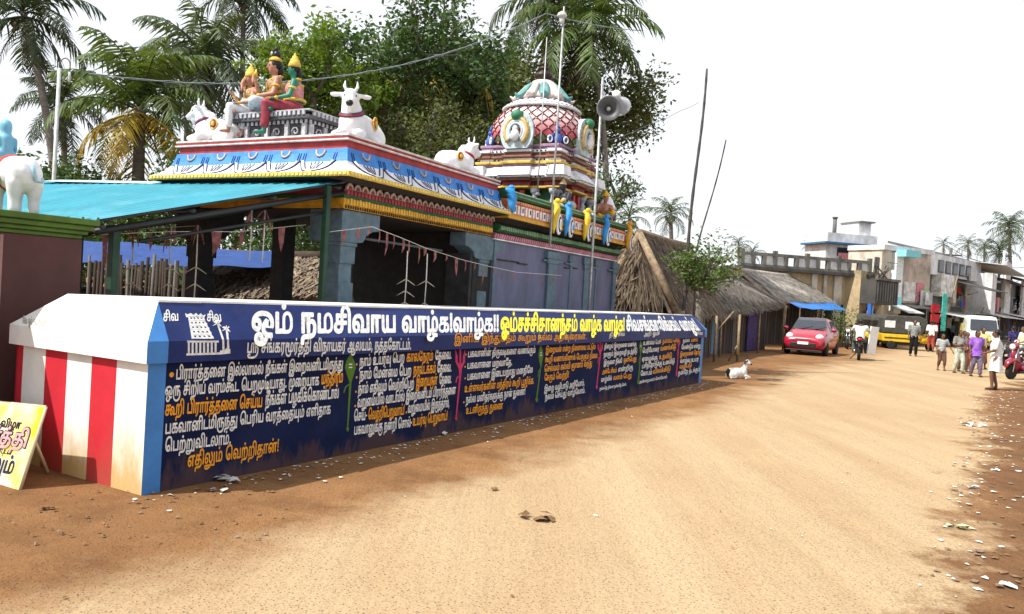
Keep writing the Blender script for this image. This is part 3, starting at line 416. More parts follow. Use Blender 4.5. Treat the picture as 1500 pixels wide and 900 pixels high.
(1649,[[34,-4,-7,1,-6,3,-8,7,-4,7,-2,7,-1,15,2,13,4,11,4,5,5,5,10,7,12,5,11,1,17,-1,11,-3,11,-5,13,6,11,3,18,-1,9,-3,10,-5,11,5,14,2,53,0,2,-1,1,-3,0,-8,-1,-2,-3,-1,-19,0,-1,-1,0,-64,-1,-2,-3,-1,-10,0,-3,2,0,66,-17,0,-11,-2,9,-15,3,-12,2,-9,-1,-9,-2,-8,-5,-7,-5,-4,-7,-3,-7,-1,-7,1,-6,3,-6,5,-3,7,-3,11,0,10,3,11,4,11,6,9,-3,2,-10,2,-10,0,-12,-3,-1,-2,4,-4,5,-7,5,-13,1,-11,-1,-10,-4,-11,-7,-7,-7,-3,-5,-1,-8,1,-8,3,-5,6,-4,8,-2,10,0,7,2,13,3,8,7,12,-7,2,-13,2,-15,-1,-7,-3,-7,-4,-5,-6,-3,-7,7,2,7,0,8,-1,8,-5,7,-10,1,-8,0,-9,-4,-8,-7,-8,-8,-3],[34,11,4,-1,5,3,2,2,1,6,0,6,-3,4,-3,2,-5,1,-7,-1,-5,-3,-1,-2,2,-9,1,-3,4,-4],[93,11,5,0,3,2,1,4,2,8,-2,12,-3,9,-4,7,-3,1,-3,-5,-2,-9,-2,-9,2,-14,2,-5],[152,11,5,0,2,2,2,3,1,5,0,12,-1,8,-7,13,-2,1,-4,-7,-3,-15,0,-15,3,-5],[115,95,-5,3,-3,3,-1,6,1,3,3,5,2,1,5,2,3,0,6,-3,3,-4,1,-4,-1,-4,-3,-4,-4,-3]]),
(825,[[8,-48,-2,1,-1,3,0,15,2,6,7,8,6,3,8,2,28,0,22,3,9,3,5,4,3,6,1,6,0,9,-4,7,-6,4,-12,2,-1,-1,0,-8,-3,-12,-3,-5,-7,-7,-8,-3,-15,-2,-14,2,-8,4,-6,6,-3,6,-1,4,0,6,1,5,3,7,6,6,5,3,0,23,1,11,3,3,72,0,2,-1,2,-3,0,-8,-2,-3,-2,0,-23,-1,0,-16,2,-1,15,-3,10,-5,7,-6,5,-12,1,-14,-3,-11,-3,-4,-6,-7,-8,-5,-13,-5,-9,-1,-37,-1,-6,-1,-3,-2,-3,-3,-1,-15,-3,-2],[37,11,7,0,5,2,4,4,3,6,0,11,-14,0,-9,0,-7,-3,-3,-2,-1,-5,1,-7,2,-3,5,-2],[37,49,19,0,0,17,-19,0],[60,95,-6,3,-3,5,-1,4,1,4,3,4,6,3,4,0,7,-4,2,-4,1,-4,-1,-4,-4,-5,-3,-2]]),
(789,[[8,-48,-2,1,-1,3,0,15,2,6,7,8,6,3,8,2,34,1,15,3,6,3,5,5,1,4,2,10,0,6,-2,9,-4,5,-5,3,-7,0,-5,-2,-4,-3,0,-34,-3,-2,-10,0,-2,0,-2,3,0,65,-1,1,-17,0,-2,-2,0,-65,-3,-2,-12,0,-2,3,0,11,0,66,1,2,3,2,71,0,3,-1,1,-3,0,-8,-1,-3,-23,-1,-1,-14,2,-1,12,3,6,0,9,-4,6,-5,5,-8,3,-8,1,-16,-1,-6,-3,-10,-4,-6,-8,-7,-10,-5,-8,-2,-19,-2,-21,0,-6,-1,-3,-2,-3,-3,-1,-15,-3,-2],[54,95,-6,3,-3,5,0,4,1,4,3,4,5,3,4,0,7,-4,3,-4,0,-4,-1,-4,-3,-5,-3,-2]]),
(1234,[[34,-4,-7,1,-6,3,-7,7,-5,9,-3,9,0,7,1,15,5,13,9,10,10,7,13,5,10,1,12,0,13,-3,15,-6,14,5,12,2,54,0,1,-1,1,-3,0,-8,-1,-2,-3,-1,-19,0,-1,-1,0,-64,-2,-2,-2,-1,-10,0,-3,2,0,45,-1,21,-15,0,-13,-3,8,-12,5,-12,1,-11,-1,-10,-4,-11,-7,-7,-8,-3,-12,0,-8,3,-5,6,-4,8,-2,10,0,12,2,8,4,9,6,10,0,1,-7,2,-13,2,-12,-1,-10,-3,-7,-4,-4,-5,-4,-8,7,2,7,0,8,-1,8,-5,3,-3,4,-7,1,-12,-3,-11,-5,-8,-11,-5],[34,11,4,-1,5,3,2,2,1,6,0,6,-3,4,-3,2,-5,1,-7,-1,-5,-3,-1,-2,2,-9,1,-3,4,-4],[93,11,5,0,3,2,1,4,2,8,-2,12,-3,9,-4,7,-1,1,-2,0,-3,-7,-4,-16,2,-14,2,-5],[86,95,-5,2,-3,4,-1,3,0,5,2,4,4,4,4,1,4,0,6,-4,2,-4,1,-5,-1,-4,-4,-4,-4,-2]]),
(858,[[13,-2,-2,1,-1,2,0,76,1,3,2,1,10,0,2,-1,2,-1,0,-65,1,-1,27,0,0,42,1,9,2,5,4,6,5,4,10,4,8,0,8,-1,8,-4,4,-4,3,-5,5,-9,2,-11,0,-22,-1,-8,-3,-6,-4,-6,-5,-3,-6,-3,-9,-3],[72,13,7,0,11,2,4,3,3,5,2,10,0,11,-2,11,-4,8,-5,4,-8,1,-4,-2,-3,-5,-2,-14],[59,95,-5,2,-2,3,-2,5,0,3,1,4,4,4,3,2,6,0,3,-1,4,-4,2,-5,0,-4,-4,-7,-5,-2]]),
(963,[[31,-4,-7,3,-7,5,-5,8,-1,5,-1,6,0,55,1,2,2,1,10,0,2,0,2,-2,0,-57,2,-6,3,-4,4,-1,5,1,5,2,2,3,0,61,1,2,3,1,10,0,3,-2,0,-40,1,-26,44,0,0,66,3,2,13,0,1,-3,0,-76,0,-3,-3,-1,-72,0,-4,2,-8,-3],[68,95,-4,1,-5,3,-2,4,0,5,1,4,3,3,4,3,4,0,4,-1,4,-3,3,-4,1,-4,-1,-3,-3,-5,-5,-3]]),
(640,[[32,-32,-8,7,-1,3,27,27,0,60,-1,1,-21,0,-1,-1,0,-64,-2,-3,-12,0,-3,2,0,45,0,32,1,3,2,1,75,0,2,-1,1,-1,0,-10,-2,-2,-21,-1,-1,-1,0,-64,-1,-2,-28,-28,-4,-3],[43,95,-5,3,-3,3,-1,6,0,3,3,5,3,1,5,2,3,0,6,-3,2,-4,2,-4,-1,-4,-3,-4,-4,-3]]),
(869,[[8,-48,-2,1,-1,3,-1,11,1,5,4,9,6,5,7,3,6,1,27,0,21,3,8,2,6,4,4,5,3,7,3,12,0,11,0,12,-2,8,-3,7,-4,4,-4,2,-7,1,-9,-2,-3,-4,-2,-4,-1,-10,0,-47,-1,-2,-2,-1,-10,0,-2,0,-2,2,0,57,-3,8,-4,3,-3,0,-5,0,-3,-3,-2,-3,-1,-8,0,-42,0,-11,-1,-3,-13,0,-2,0,-1,3,0,52,2,12,4,8,4,5,7,3,9,2,6,0,6,-3,10,-8,5,5,5,3,7,3,6,0,10,-1,10,-5,8,-8,5,-10,3,-13,0,-14,-1,-14,-3,-11,-7,-13,-6,-7,-7,-4,-11,-5,-9,-2,-14,-1,-25,0,-7,-1,-3,-2,-2,-3,-2,-15,-2,-2],[60,95,-7,4,-2,5,-1,5,3,5,3,2,4,2,4,0,3,-1,4,-3,2,-4,1,-4,-1,-5,-4,-4,-5,-2]]),
(1013,[[34,-4,-5,1,-6,2,-8,6,-6,9,-3,10,0,13,0,8,2,7,5,11,9,10,5,3,8,4,11,3,12,0,6,-1,9,-4,6,-5,4,-5,5,-9,2,-16,1,-18,3,-8,6,-5,10,-1,5,3,4,5,2,8,0,14,-2,10,-3,8,-6,10,-6,8,0,2,1,1,11,8,3,-2,6,-9,8,-16,4,-12,1,-11,-1,-14,-2,-7,-1,-4,-6,-8,-7,-5,-6,-3,-8,-1,-8,1,-7,1,-8,5,-5,7,-3,8,-2,9,-1,21,-3,11,-4,4,-3,2,-5,2,-8,1,-8,-1,-7,-4,-6,-5,-3,-6,-2,-5,1,-1,6,3,7,0,8,-1,8,-5,7,-10,1,-8,0,-9,-4,-8,-7,-8,-8,-3],[34,11,4,-1,5,3,2,2,1,6,0,6,-3,4,-3,2,-5,1,-7,-1,-5,-3,-1,-2,2,-9,1,-3,4,-4],[70,95,-5,2,-2,3,-2,5,0,3,1,4,4,4,3,2,6,0,3,-1,4,-4,2,-5,0,-4,-4,-7,-5,-2]]),
(1070,[[34,-4,-7,1,-6,3,-8,7,-4,7,-2,7,-1,16,0,8,2,7,7,13,5,6,6,5,9,4,11,3,11,0,10,-3,8,-3,2,3,3,1,69,0,2,-1,2,-3,0,-8,-2,-2,-2,-1,-19,0,-2,-1,0,-64,-1,-2,-3,-1,-9,0,-3,1,0,2,0,19,-1,46,-19,0,-1,-1,0,-64,-3,-3,-10,0,-2,1,-2,2,0,56,-8,7,-7,3,-9,1,-8,-1,-7,-3,-5,-5,-5,-7,-1,-5,14,2,8,-1,8,-5,3,-3,4,-7,1,-13,-3,-10,-5,-8,-11,-5],[34,11,4,-1,5,3,2,2,1,6,0,6,-3,4,-3,2,-5,1,-6,0,-7,-5,2,-10,1,-3,4,-4],[74,95,-5,2,-2,3,-2,5,0,3,1,4,4,4,3,2,6,0,3,-1,4,-4,2,-5,0,-4,-4,-7,-5,-2]]),
(858,[[34,-48,-14,3,-6,3,-4,6,-3,4,0,6,2,7,5,7,8,4,8,2,11,-1,2,-1,0,-7,-2,-5,-1,-1,-7,0,-5,0,-3,-2,-1,-1,0,-4,1,-2,3,-2,5,-1,8,-1,14,2,6,4,5,7,-5,4,-3,4,-4,10,-40,1,-2,0,-2,2,0,78,1,2,2,2,11,0,2,-1,1,-3,0,-61,0,-4,2,-1,25,1,1,39,2,13,5,10,10,6,10,2,9,-1,11,-5,6,-7,5,-10,3,-15,0,-16,-1,-7,-4,-8,-4,-6,-6,-5,-9,-4,-19,-1,-1,-1,2,-5,7,-3,23,0,2,-1,2,-3,0,-7,-1,-3,-3,-1,-22,0,-11,-13,-10,-6,-9,-3],[72,13,12,0,6,2,4,3,3,4,2,8,0,16,-2,7,-4,10,-4,4,-7,1,-5,-1,-4,-5,-1,-6],[59,95,-7,4,-2,3,0,5,1,5,3,4,3,1,7,1,5,-3,2,-2,2,-4,0,-5,-3,-6,-2,-1,-5,-2]]),
(1062,[[73,-48,-8,0,-14,3,-12,6,-9,6,-8,8,-5,6,-7,16,-3,18,1,18,6,21,9,19,5,7,3,1,11,-7,0,-2,-10,-16,-6,-19,-2,-17,1,-12,6,-17,6,-8,8,-8,8,-4,11,-2,17,-2,20,3,10,3,5,4,7,5,4,7,2,8,1,12,-1,7,-3,7,-5,5,-6,4,-7,2,-1,-1,0,-8,-3,-12,-3,-5,-8,-7,-8,-3,-14,-2,-7,0,-7,2,-9,5,-5,5,-3,7,-1,9,1,5,3,7,6,6,5,3,0,34,2,2,2,1,72,0,2,-1,2,-3,0,-8,-2,-3,-2,0,-23,-1,0,-17,14,-4,8,-4,7,-5,7,-11,4,-13,0,-12,-3,-14,-6,-10,-7,-9,-10,-6,-13,-6,-15,-3],[71,11,7,0,5,2,4,4,3,6,0,11,-14,0,-9,0,-7,-3,-3,-2,-2,-5,2,-7,2,-3,5,-2],[71,49,19,0,0,17,-19,0]]),
(1332,[[34,-4,-11,2,-9,5,-4,5,-3,5,-2,8,0,7,4,8,12,9,0,32,1,3,2,1,72,0,2,-1,2,-3,0,-8,-2,-2,-2,-1,-22,0,-1,-15,2,-2,20,0,7,8,6,5,14,5,15,1,11,-3,11,-7,7,-11,3,-14,-2,-10,-3,-10,3,0,19,0,2,-1,2,-3,0,-8,-2,-3,-2,0,-36,0,-3,1,-2,4,0,5,4,7,3,12,-2,14,-4,7,-6,4,-8,1,-7,0,-7,-2,-3,-3,8,-2,8,-5,5,-8,3,-9,-2,-13,-4,-8,-7,-5,-12,-2,-6,1,-8,4,-3,3,-4,5,-2,7,-1,18,-15,0,-2,-1,-2,-16,-4,-9,-3,-4,-4,-3,-8,-3,-11,-2],[114,11,5,0,2,2,2,4,0,4,-2,8,-3,2,-5,2,-7,1,-1,-10,1,-7,1,-3,4,-3],[36,11,5,0,8,2,3,3,3,5,1,13,-13,0,-5,0,-9,-2,-4,-2,-3,-4,0,-6,2,-5,6,-3],[37,49,19,0,0,17,-19,0]]),
(797,[[71,-43,-11,3,-2,3,9,34,-53,1,-2,0,-2,2,0,77,1,3,2,1,11,0,2,-1,1,-2,0,-65,21,0,5,0,1,0,-8,14,-1,7,-1,11,2,10,4,6,6,5,6,2,8,2,8,-2,7,-3,5,-6,3,-6,1,-8,0,-9,-5,-23,22,0,3,-3,0,-9,-3,-3,-27,-1,-10,-37,-2,-2],[71,16,1,0,4,13,1,16,-2,7,-3,2,-4,0,-5,-2,-2,-4,0,-12,4,-12]]),
(1015,[[58,-45,-9,2,-9,3,-10,6,-8,10,-7,11,-4,12,-3,17,0,34,3,16,4,12,7,13,6,9,10,9,8,6,10,4,13,3,8,1,16,-2,7,-1,10,-5,6,-5,8,-7,4,-9,3,-7,4,-22,0,-64,-2,-3,-1,0,-11,0,-2,1,-1,2,0,51,-1,18,-4,16,-4,9,-5,5,-6,4,-13,3,-11,0,-12,-2,-8,-4,-6,-4,-9,-10,-7,-12,-4,-12,-2,-13,-1,-17,1,-19,4,-19,4,-10,5,-7,7,-4,7,-3,12,0,9,2,7,4,5,7,3,9,1,8,0,18,-3,9,-3,3,-3,1,-6,1,-9,-4,0,-28,-2,-3,-2,0,-10,0,-3,2,-1,78,1,2,2,1,11,1,3,-3,1,-34,14,3,5,-1,8,-3,7,-6,4,-8,3,-10,0,-7,0,-17,-3,-11,-4,-10,-6,-7,-8,-6,-8,-4,-8,-2]]),
(1091,[[38,-48,-15,2,-9,4,-5,4,-5,7,-1,7,1,5,3,4,5,4,6,1,74,0,2,4,2,8,-1,14,-2,7,-4,5,-6,4,-9,2,-1,-1,0,-9,-3,-10,-3,-6,-8,-7,-8,-3,-14,-2,-12,2,-11,5,-5,5,-3,7,-1,9,1,5,3,7,6,6,5,3,1,35,3,2,72,0,2,-1,2,-2,0,-9,-2,-3,-25,-1,0,-16,1,-1,13,-2,8,-4,6,-4,5,-7,4,-7,3,-11,0,-12,-3,-10,1,-2,16,0,2,1,0,87,1,3,3,1,9,0,3,-3,0,-102,-3,-2,-39,0,-12,-10,-12,-7,-11,-4,-10,-2],[40,-33,20,1,15,4,4,2,0,1,-20,0,-38,0,-1,-1,0,-2,5,-3,7,-2],[37,11,7,0,5,2,4,3,3,6,0,12,-14,0,-6,0,-7,-2,-5,-2,-2,-4,-1,-4,3,-7,8,-4],[37,49,19,0,0,17,-19,0]]),
(789,[[8,-48,-2,1,-1,3,-1,11,1,5,5,9,6,5,6,3,6,1,25,0,21,3,9,4,4,4,2,5,2,9,0,6,-2,11,-3,4,-4,2,-9,1,-5,-2,-3,-3,-1,-33,0,-2,-3,-1,-11,0,-2,1,-1,2,0,65,-1,1,-17,0,-2,-2,0,-65,-1,-2,-2,0,-11,0,-2,2,-1,79,2,2,2,1,31,0,1,1,-1,10,2,7,5,9,8,7,8,4,14,3,13,-2,9,-4,5,-6,3,-9,-1,-6,-6,-8,-7,-4,-6,-1,-7,0,-9,4,-5,7,-1,7,0,5,-4,-3,-3,-4,-3,-10,1,-5,1,-2,23,0,3,-2,1,-10,-1,-3,-23,-1,-1,-14,2,-1,12,3,6,0,9,-4,7,-5,4,-8,3,-8,1,-16,-1,-6,-3,-9,-4,-6,-6,-6,-5,-4,-10,-4,-13,-2,-32,-1,-6,-1,-3,-2,-3,-3,-1,-15,-3,-2],[89,96,5,1,3,3,-1,5,-4,3,-6,1,-1,-3,0,-6,1,-3]]),
(1426,[[45,-48,-20,3,-14,6,-4,5,-3,6,-1,6,4,7,5,4,6,1,109,0,5,6,5,10,4,18,0,17,-4,15,-6,8,-7,3,-11,1,-6,-1,-3,-2,10,-13,5,-13,1,-12,0,-8,-3,-8,-4,-7,-8,-6,-4,-1,-7,-1,-7,1,-7,4,-6,7,-5,10,0,15,1,7,3,9,8,15,-9,3,-9,1,-15,-1,-9,-3,-6,-4,-5,-4,-4,-9,1,-1,6,2,8,1,7,-1,8,-5,7,-11,2,-8,-2,-10,-2,-5,-4,-6,-5,-4,-8,-2,-7,-1,-7,1,-7,3,-4,3,-3,4,-4,7,-3,10,-1,13,1,11,5,11,9,11,11,7,14,5,12,1,13,-1,13,-3,8,-4,12,6,14,2,11,-1,12,-5,7,-7,7,-13,3,-11,1,-8,-1,-19,-3,-13,-7,-16,27,0,1,2,0,86,2,3,2,1,10,0,3,-2,0,-101,-1,-3,-2,-1,-54,0,-9,-6,-10,-6,-15,-5,-15,-4,-13,-2],[49,-33,13,0,17,1,22,5,4,1,-1,1,-28,0,-55,0,-1,-1,1,-2,5,-2,8,-2],[35,10,7,2,3,2,1,4,0,7,-1,4,-3,3,-3,2,-5,0,-5,-1,-6,-2,-1,-2,0,-3,2,-8,2,-3,4,-4],[93,10,5,1,2,2,2,4,1,4,0,11,-1,7,-3,7,-4,7,-2,1,-3,-4,-3,-8,-2,-9,1,-15,3,-5]]),
(778,[[87,-43,-2,2,-1,2,0,37,-70,0,-3,2,-1,78,1,2,2,1,10,0,3,-1,1,-2,0,-63,0,-2,1,0,56,0,0,66,3,2,10,0,2,-1,2,-2,0,-118,-2,-2,-2,-1]]),
(947,[[54,-48,-22,3,-9,3,-6,4,-6,8,-1,7,3,8,4,4,7,3,12,2,9,0,12,-3,2,-2,-2,-9,-2,-3,-1,0,-13,2,-8,0,-6,-2,1,-4,9,-4,12,-2,31,0,18,3,9,4,6,4,6,7,1,7,-1,5,-2,4,-5,1,-9,-2,-2,-2,0,-18,-1,-2,-2,-2,-11,0,-2,1,-1,2,0,17,-1,1,-70,1,-2,1,-1,2,0,37,0,41,3,3,12,-1,1,-1,1,-2,0,-65,56,0,1,1,0,65,1,2,2,1,11,0,2,-2,1,-65,1,0,7,1,9,0,6,-2,5,-3,4,-5,3,-6,1,-8,-1,-9,-5,-9,-5,-6,-8,-6,-12,-5,-23,-5]]),
(1132,[[57,-43,-6,1,-11,3,-9,4,-7,6,-8,11,-5,10,-3,13,-1,19,3,20,3,9,6,13,8,13,3,2,11,-6,1,-2,-8,-13,-4,-9,-5,-19,-1,-13,1,-10,2,-13,3,-8,4,-5,6,-5,5,-3,8,-2,7,0,11,1,6,2,7,4,6,7,2,5,1,6,-40,0,-3,1,-1,3,0,36,0,40,1,2,3,1,11,0,2,-3,0,-64,1,-1,26,0,1,37,2,14,2,6,3,4,4,4,7,4,5,1,11,-1,4,0,8,-4,6,-7,5,-9,4,-15,0,-11,-1,-14,-4,-8,-5,-7,-4,-3,-9,-4,-11,-2,-11,0,-2,-9,-4,-10,-7,-9,-10,-7,-13,-5],[111,13,9,0,9,2,4,3,3,4,2,8,0,17,-2,7,-4,9,-5,4,-7,1,-5,-2,-3,-4,-1,-7]]),
(1232,[[71,-43,-12,1,-12,4,-14,7,-7,7,-10,15,-4,11,-3,14,-2,14,1,15,2,13,5,10,3,6,5,4,7,4,7,1,8,-1,6,-3,7,-6,2,-6,1,-9,-3,-10,-5,-6,-5,-3,-5,-2,-7,0,-11,3,-1,-1,0,-8,2,-18,4,-13,7,-12,10,-8,12,-5,14,-2,10,0,10,3,7,4,6,8,2,9,-1,1,-40,0,-2,1,-1,1,-1,78,1,2,2,1,11,0,3,-2,1,-65,0,-1,27,0,0,37,2,14,2,6,3,4,4,4,7,4,6,1,11,-1,3,0,8,-4,6,-7,6,-9,3,-15,1,-11,-2,-14,-4,-8,-4,-7,-4,-3,-9,-4,-11,-2,-11,0,-3,-12,-4,-10,-7,-7,-6,-4,-8,-4,-9,-3],[126,13,8,0,10,2,4,3,2,4,2,8,0,17,-1,7,-4,9,-6,4,-7,1,-5,-2,-3,-4,-1,-7],[33,52,7,0,3,2,1,2,1,4,-1,5,-1,2,-4,2,-7,-2,-4,-7,-1,-5]]),
(963,[[113,-43,-2,2,-1,2,0,35,-1,2,-57,0,-4,2,-8,-3,-8,-1,-8,3,-8,7,-4,6,-2,11,0,55,1,2,2,1,10,0,2,0,2,-2,0,-57,2,-6,3,-4,4,-1,5,1,5,2,2,3,0,35,0,26,1,2,3,1,12,0,1,-3,0,-65,44,0,1,1,0,65,2,2,2,0,10,0,3,-1,0,-2,0,-118,-1,-2,-2,-1]]),
(1051,[[72,-48,-8,0,-11,3,-13,5,-11,7,-6,6,-5,7,-6,12,-4,16,-1,16,3,20,7,17,11,20,3,0,11,-7,0,-2,-8,-12,-5,-11,-3,-12,-2,-17,1,-13,2,-8,3,-8,8,-10,6,-5,8,-4,12,-4,13,-1,16,1,13,5,10,6,5,6,3,5,3,7,1,10,0,11,-1,6,-5,7,-6,2,-3,0,-9,-4,-1,-28,-1,-3,-2,0,-11,0,-2,1,-1,2,0,65,-1,1,-17,0,-2,-2,0,-65,-1,-2,-2,0,-11,0,-3,2,0,79,2,2,2,1,72,0,2,-1,2,-3,0,-8,-2,-3,-23,-1,-1,-20,2,-1,6,2,8,1,6,-1,7,-4,5,-5,2,-3,3,-5,3,-9,0,-21,-5,-15,-6,-10,-8,-8,-11,-8,-12,-4,-13,-3]]),
(1135,[[36,-48,-15,3,-7,3,-5,4,-4,5,-2,5,0,6,2,5,6,5,6,2,72,0,6,11,4,17,1,11,-1,18,-2,9,-3,6,-3,3,-6,3,-5,0,-7,-1,-4,-3,-2,-4,-2,-7,-1,-53,-3,-2,-10,0,-2,1,-1,2,0,51,-1,9,-2,4,-4,3,-4,0,-5,-1,-3,-4,-2,-10,0,-53,-3,-2,-12,0,-2,1,0,2,0,47,0,11,3,9,4,7,5,4,6,3,7,1,6,0,6,-2,4,-3,6,-6,8,7,10,4,6,0,9,-1,10,-5,8,-7,4,-7,5,-16,0,-27,-3,-13,-5,-16,1,-1,23,0,2,2,0,86,1,3,3,1,10,-1,3,-3,0,-99,-1,-2,-3,-2,-48,0,-10,-9,-14,-8,-16,-5],[40,-33,17,1,8,2,10,4,0,1,-1,0,-19,0,-35,0,0,-3,5,-3,7,-2]]),
(1271,[[34,-4,-7,1,-8,4,-4,4,-4,7,-5,12,0,20,4,12,3,7,5,6,9,7,8,4,7,2,16,1,6,-1,9,-4,6,-4,4,-6,5,-9,2,-16,1,-18,3,-8,4,-4,5,-2,8,1,3,1,3,3,4,11,0,16,-2,10,-16,7,-8,6,-4,5,-3,9,-1,12,1,5,3,8,8,9,8,5,8,3,11,1,16,-3,13,-7,8,-9,6,-13,2,-12,0,-78,-3,-3,-8,0,-4,0,-2,3,0,68,-1,15,-2,7,-3,7,-7,6,-9,3,-8,0,-11,-2,-6,-4,-3,-6,0,-9,2,-9,4,-4,-1,3,2,2,11,5,2,-1,7,-13,4,-11,3,-16,-1,-18,-3,-10,-5,-8,-6,-5,-11,-4,-13,0,-11,4,-8,7,-4,10,-2,9,-1,21,-4,12,-6,5,-5,2,-8,1,-8,-1,-7,-4,-6,-5,-3,-6,-2,-5,1,-1,6,3,7,0,8,-1,8,-5,7,-10,1,-8,0,-9,-4,-8,-7,-8,-8,-3],[34,11,4,-1,5,3,2,2,1,6,0,6,-3,4,-3,2,-5,1,-7,-1,-5,-3,-1,-2,2,-9,1,-3,4,-4]]),
(1260,[[37,-48,-17,3,-5,3,-7,5,-4,6,-1,7,1,5,3,5,5,3,6,1,73,0,2,1,2,6,-8,4,-4,3,-4,6,-3,7,-2,9,-2,25,-3,9,-6,5,-8,3,-11,-1,-9,-3,-7,-7,-4,-10,1,-1,10,3,11,-1,10,-7,5,-9,2,-8,-1,-8,-3,-7,-4,-5,-4,-3,-9,-5,-12,1,-7,2,-4,3,-5,4,-5,9,-2,9,-1,6,1,16,3,10,4,8,5,7,7,5,9,4,8,3,8,0,8,0,6,-2,7,-2,9,-7,6,-11,3,-13,1,-19,1,-7,2,-5,6,-5,8,-1,5,1,3,3,2,3,3,11,0,10,-2,11,-6,15,-9,13,1,2,10,7,3,0,8,-12,7,-13,4,-13,1,-16,-1,-11,-3,-8,-3,-5,-8,-8,-10,-4,-2,-6,2,-1,39,0,1,88,1,2,2,2,12,-1,1,-3,0,-99,0,-2,-3,-2,-63,0,-14,-12,-11,-5,-11,-4,-10,-2],[40,-33,19,1,15,4,4,2,0,1,-20,0,-37,0,-1,-1,0,-2,5,-3,7,-2],[35,10,7,2,3,2,1,4,0,7,-1,4,-3,3,-3,2,-5,0,-5,-1,-6,-2,-1,-2,0,-3,2,-8,2,-3,4,-4]]),
(1483,[[99,-48,-12,0,-19,3,-16,5,-15,7,-9,7,-8,9,-5,7,-4,10,-4,19,1,15,2,10,7,19,8,15,3,3,10,-5,2,-3,-11,-24,-3,-10,-2,-15,1,-12,3,-11,6,-11,6,-6,13,-7,7,-3,13,-4,17,-2,25,-1,27,3,12,2,10,3,14,9,6,6,4,8,2,15,-1,10,-4,7,-3,2,-5,1,-7,-1,-5,-3,0,-28,-1,-2,-3,-1,-9,0,-3,1,0,2,-1,65,-19,1,-1,-1,0,-65,-3,-3,-5,0,-6,0,-3,3,0,55,-4,6,-11,5,-5,1,-10,-1,-8,-3,-4,-3,-7,-9,-1,-4,0,-2,11,3,11,-1,2,-1,8,-6,5,-9,1,-10,0,-6,-3,-7,-4,-5,-5,-5,-8,-2,-6,-1,-8,1,-7,3,-7,6,-5,8,-3,10,0,14,1,8,3,11,4,7,8,9,12,7,10,3,15,0,7,-2,9,-5,2,4,3,2,69,0,3,-2,1,-10,-2,-3,-23,-1,0,-20,1,-1,11,3,10,-1,8,-4,5,-6,3,-4,4,-12,0,-16,-3,-12,-6,-11,-7,-8,-11,-8,-20,-8,-24,-5,-15,-1],[72,10,7,2,2,2,2,4,0,7,-1,4,-3,3,-3,2,-5,0,-6,-1,-5,-2,-1,-2,0,-3,2,-7,2,-4,4,-3]]),
(1132,[[81,-48,-21,2,-13,4,-10,5,-8,5,-8,9,-5,8,-5,10,-3,13,-1,9,1,15,2,9,7,20,11,20,3,0,8,-5,3,-3,-6,-11,-7,-15,-4,-17,-1,-10,1,-9,3,-13,4,-9,5,-6,6,-5,8,-4,10,-4,14,-2,12,-1,18,1,12,2,6,4,2,3,-1,3,-3,1,-5,0,-5,-1,-1,-4,-2,-2,-12,0,-2,3,-1,20,-41,1,-2,1,-1,4,0,75,2,3,12,1,3,-3,0,-65,2,-2,25,1,1,45,2,7,2,6,3,4,4,4,6,2,5,2,5,0,9,-1,10,-5,7,-7,5,-12,3,-11,0,-9,-1,-16,-4,-8,-6,-8,-9,-5,-10,-3,-13,0,-1,-2,1,-2,9,2,6,-1,5,-2,5,-3,3,-5,1,-6,-1,-6,-2,-7,-8,-7,-11,-4,-19,-3],[111,13,12,0,6,2,4,3,3,4,2,8,0,16,-2,8,-4,9,-4,4,-7,1,-5,-1,-3,-4,-2,-9]]),
(1044,[[124,-43,-1,2,-1,2,-1,37,-46,0,-4,2,0,9,6,15,1,7,0,12,-3,12,-3,5,-5,4,-7,3,-8,1,-10,-1,-6,-3,-4,-3,-3,-3,-4,-7,-1,-4,0,-1,7,3,6,0,11,-2,8,-5,5,-9,1,-12,-2,-10,-5,-8,-5,-3,-7,-3,-5,-1,-10,1,-8,4,-6,5,-5,8,-3,10,0,12,1,12,7,15,7,9,9,6,10,4,10,1,12,-1,9,-2,7,-4,7,-6,5,-7,3,-8,2,-8,0,-15,-5,-19,31,0,1,1,0,65,3,2,13,0,1,-3,0,-118,-1,-2,-2,-1],[33,11,6,-1,4,2,2,4,1,6,0,5,-2,4,-4,3,-5,0,-8,-1,-5,-5,2,-9,1,-3,4,-4]]),
(1514,[[73,-48,-16,1,-14,2,-11,3,-7,4,-5,6,-3,6,1,8,6,7,7,3,13,2,15,-1,9,-2,1,-2,-1,-9,-3,-3,-16,2,-8,0,-7,-2,0,-2,3,-2,6,-3,10,-2,31,-1,23,0,28,2,14,3,13,4,14,7,10,10,6,13,2,12,0,10,-3,7,-5,3,-9,1,-9,-5,0,-34,-3,-2,-12,0,-2,3,0,65,-2,1,-18,-1,-1,-65,-1,-3,-2,0,-11,0,-2,1,0,2,-1,56,-1,5,-2,4,-3,2,-4,0,-5,-1,-3,-2,-2,-7,0,-57,-2,-3,-2,0,-76,0,-1,0,-2,3,0,13,0,64,2,3,12,1,3,-3,0,-66,47,-1,1,2,1,45,3,10,6,8,7,4,9,2,7,0,7,-4,5,3,30,0,1,1,-1,10,3,9,4,7,8,7,8,4,14,3,13,-2,10,-5,5,-6,2,-9,-2,-8,-4,-5,-3,-2,-6,-3,-5,0,-8,0,-5,3,-3,2,-4,6,-2,12,-6,-5,-2,-4,-1,-7,0,-4,1,-4,22,0,3,-2,1,-2,0,-8,-2,-3,-23,-1,0,-15,9,2,6,1,8,-1,6,-3,7,-6,4,-6,3,-8,0,-6,0,-14,-3,-11,-5,-9,-7,-10,-9,-8,-12,-7,-9,-4,-13,-4,-30,-5],[194,96,6,1,2,4,-1,5,-4,2,-6,1,-2,-5,1,-6]]),
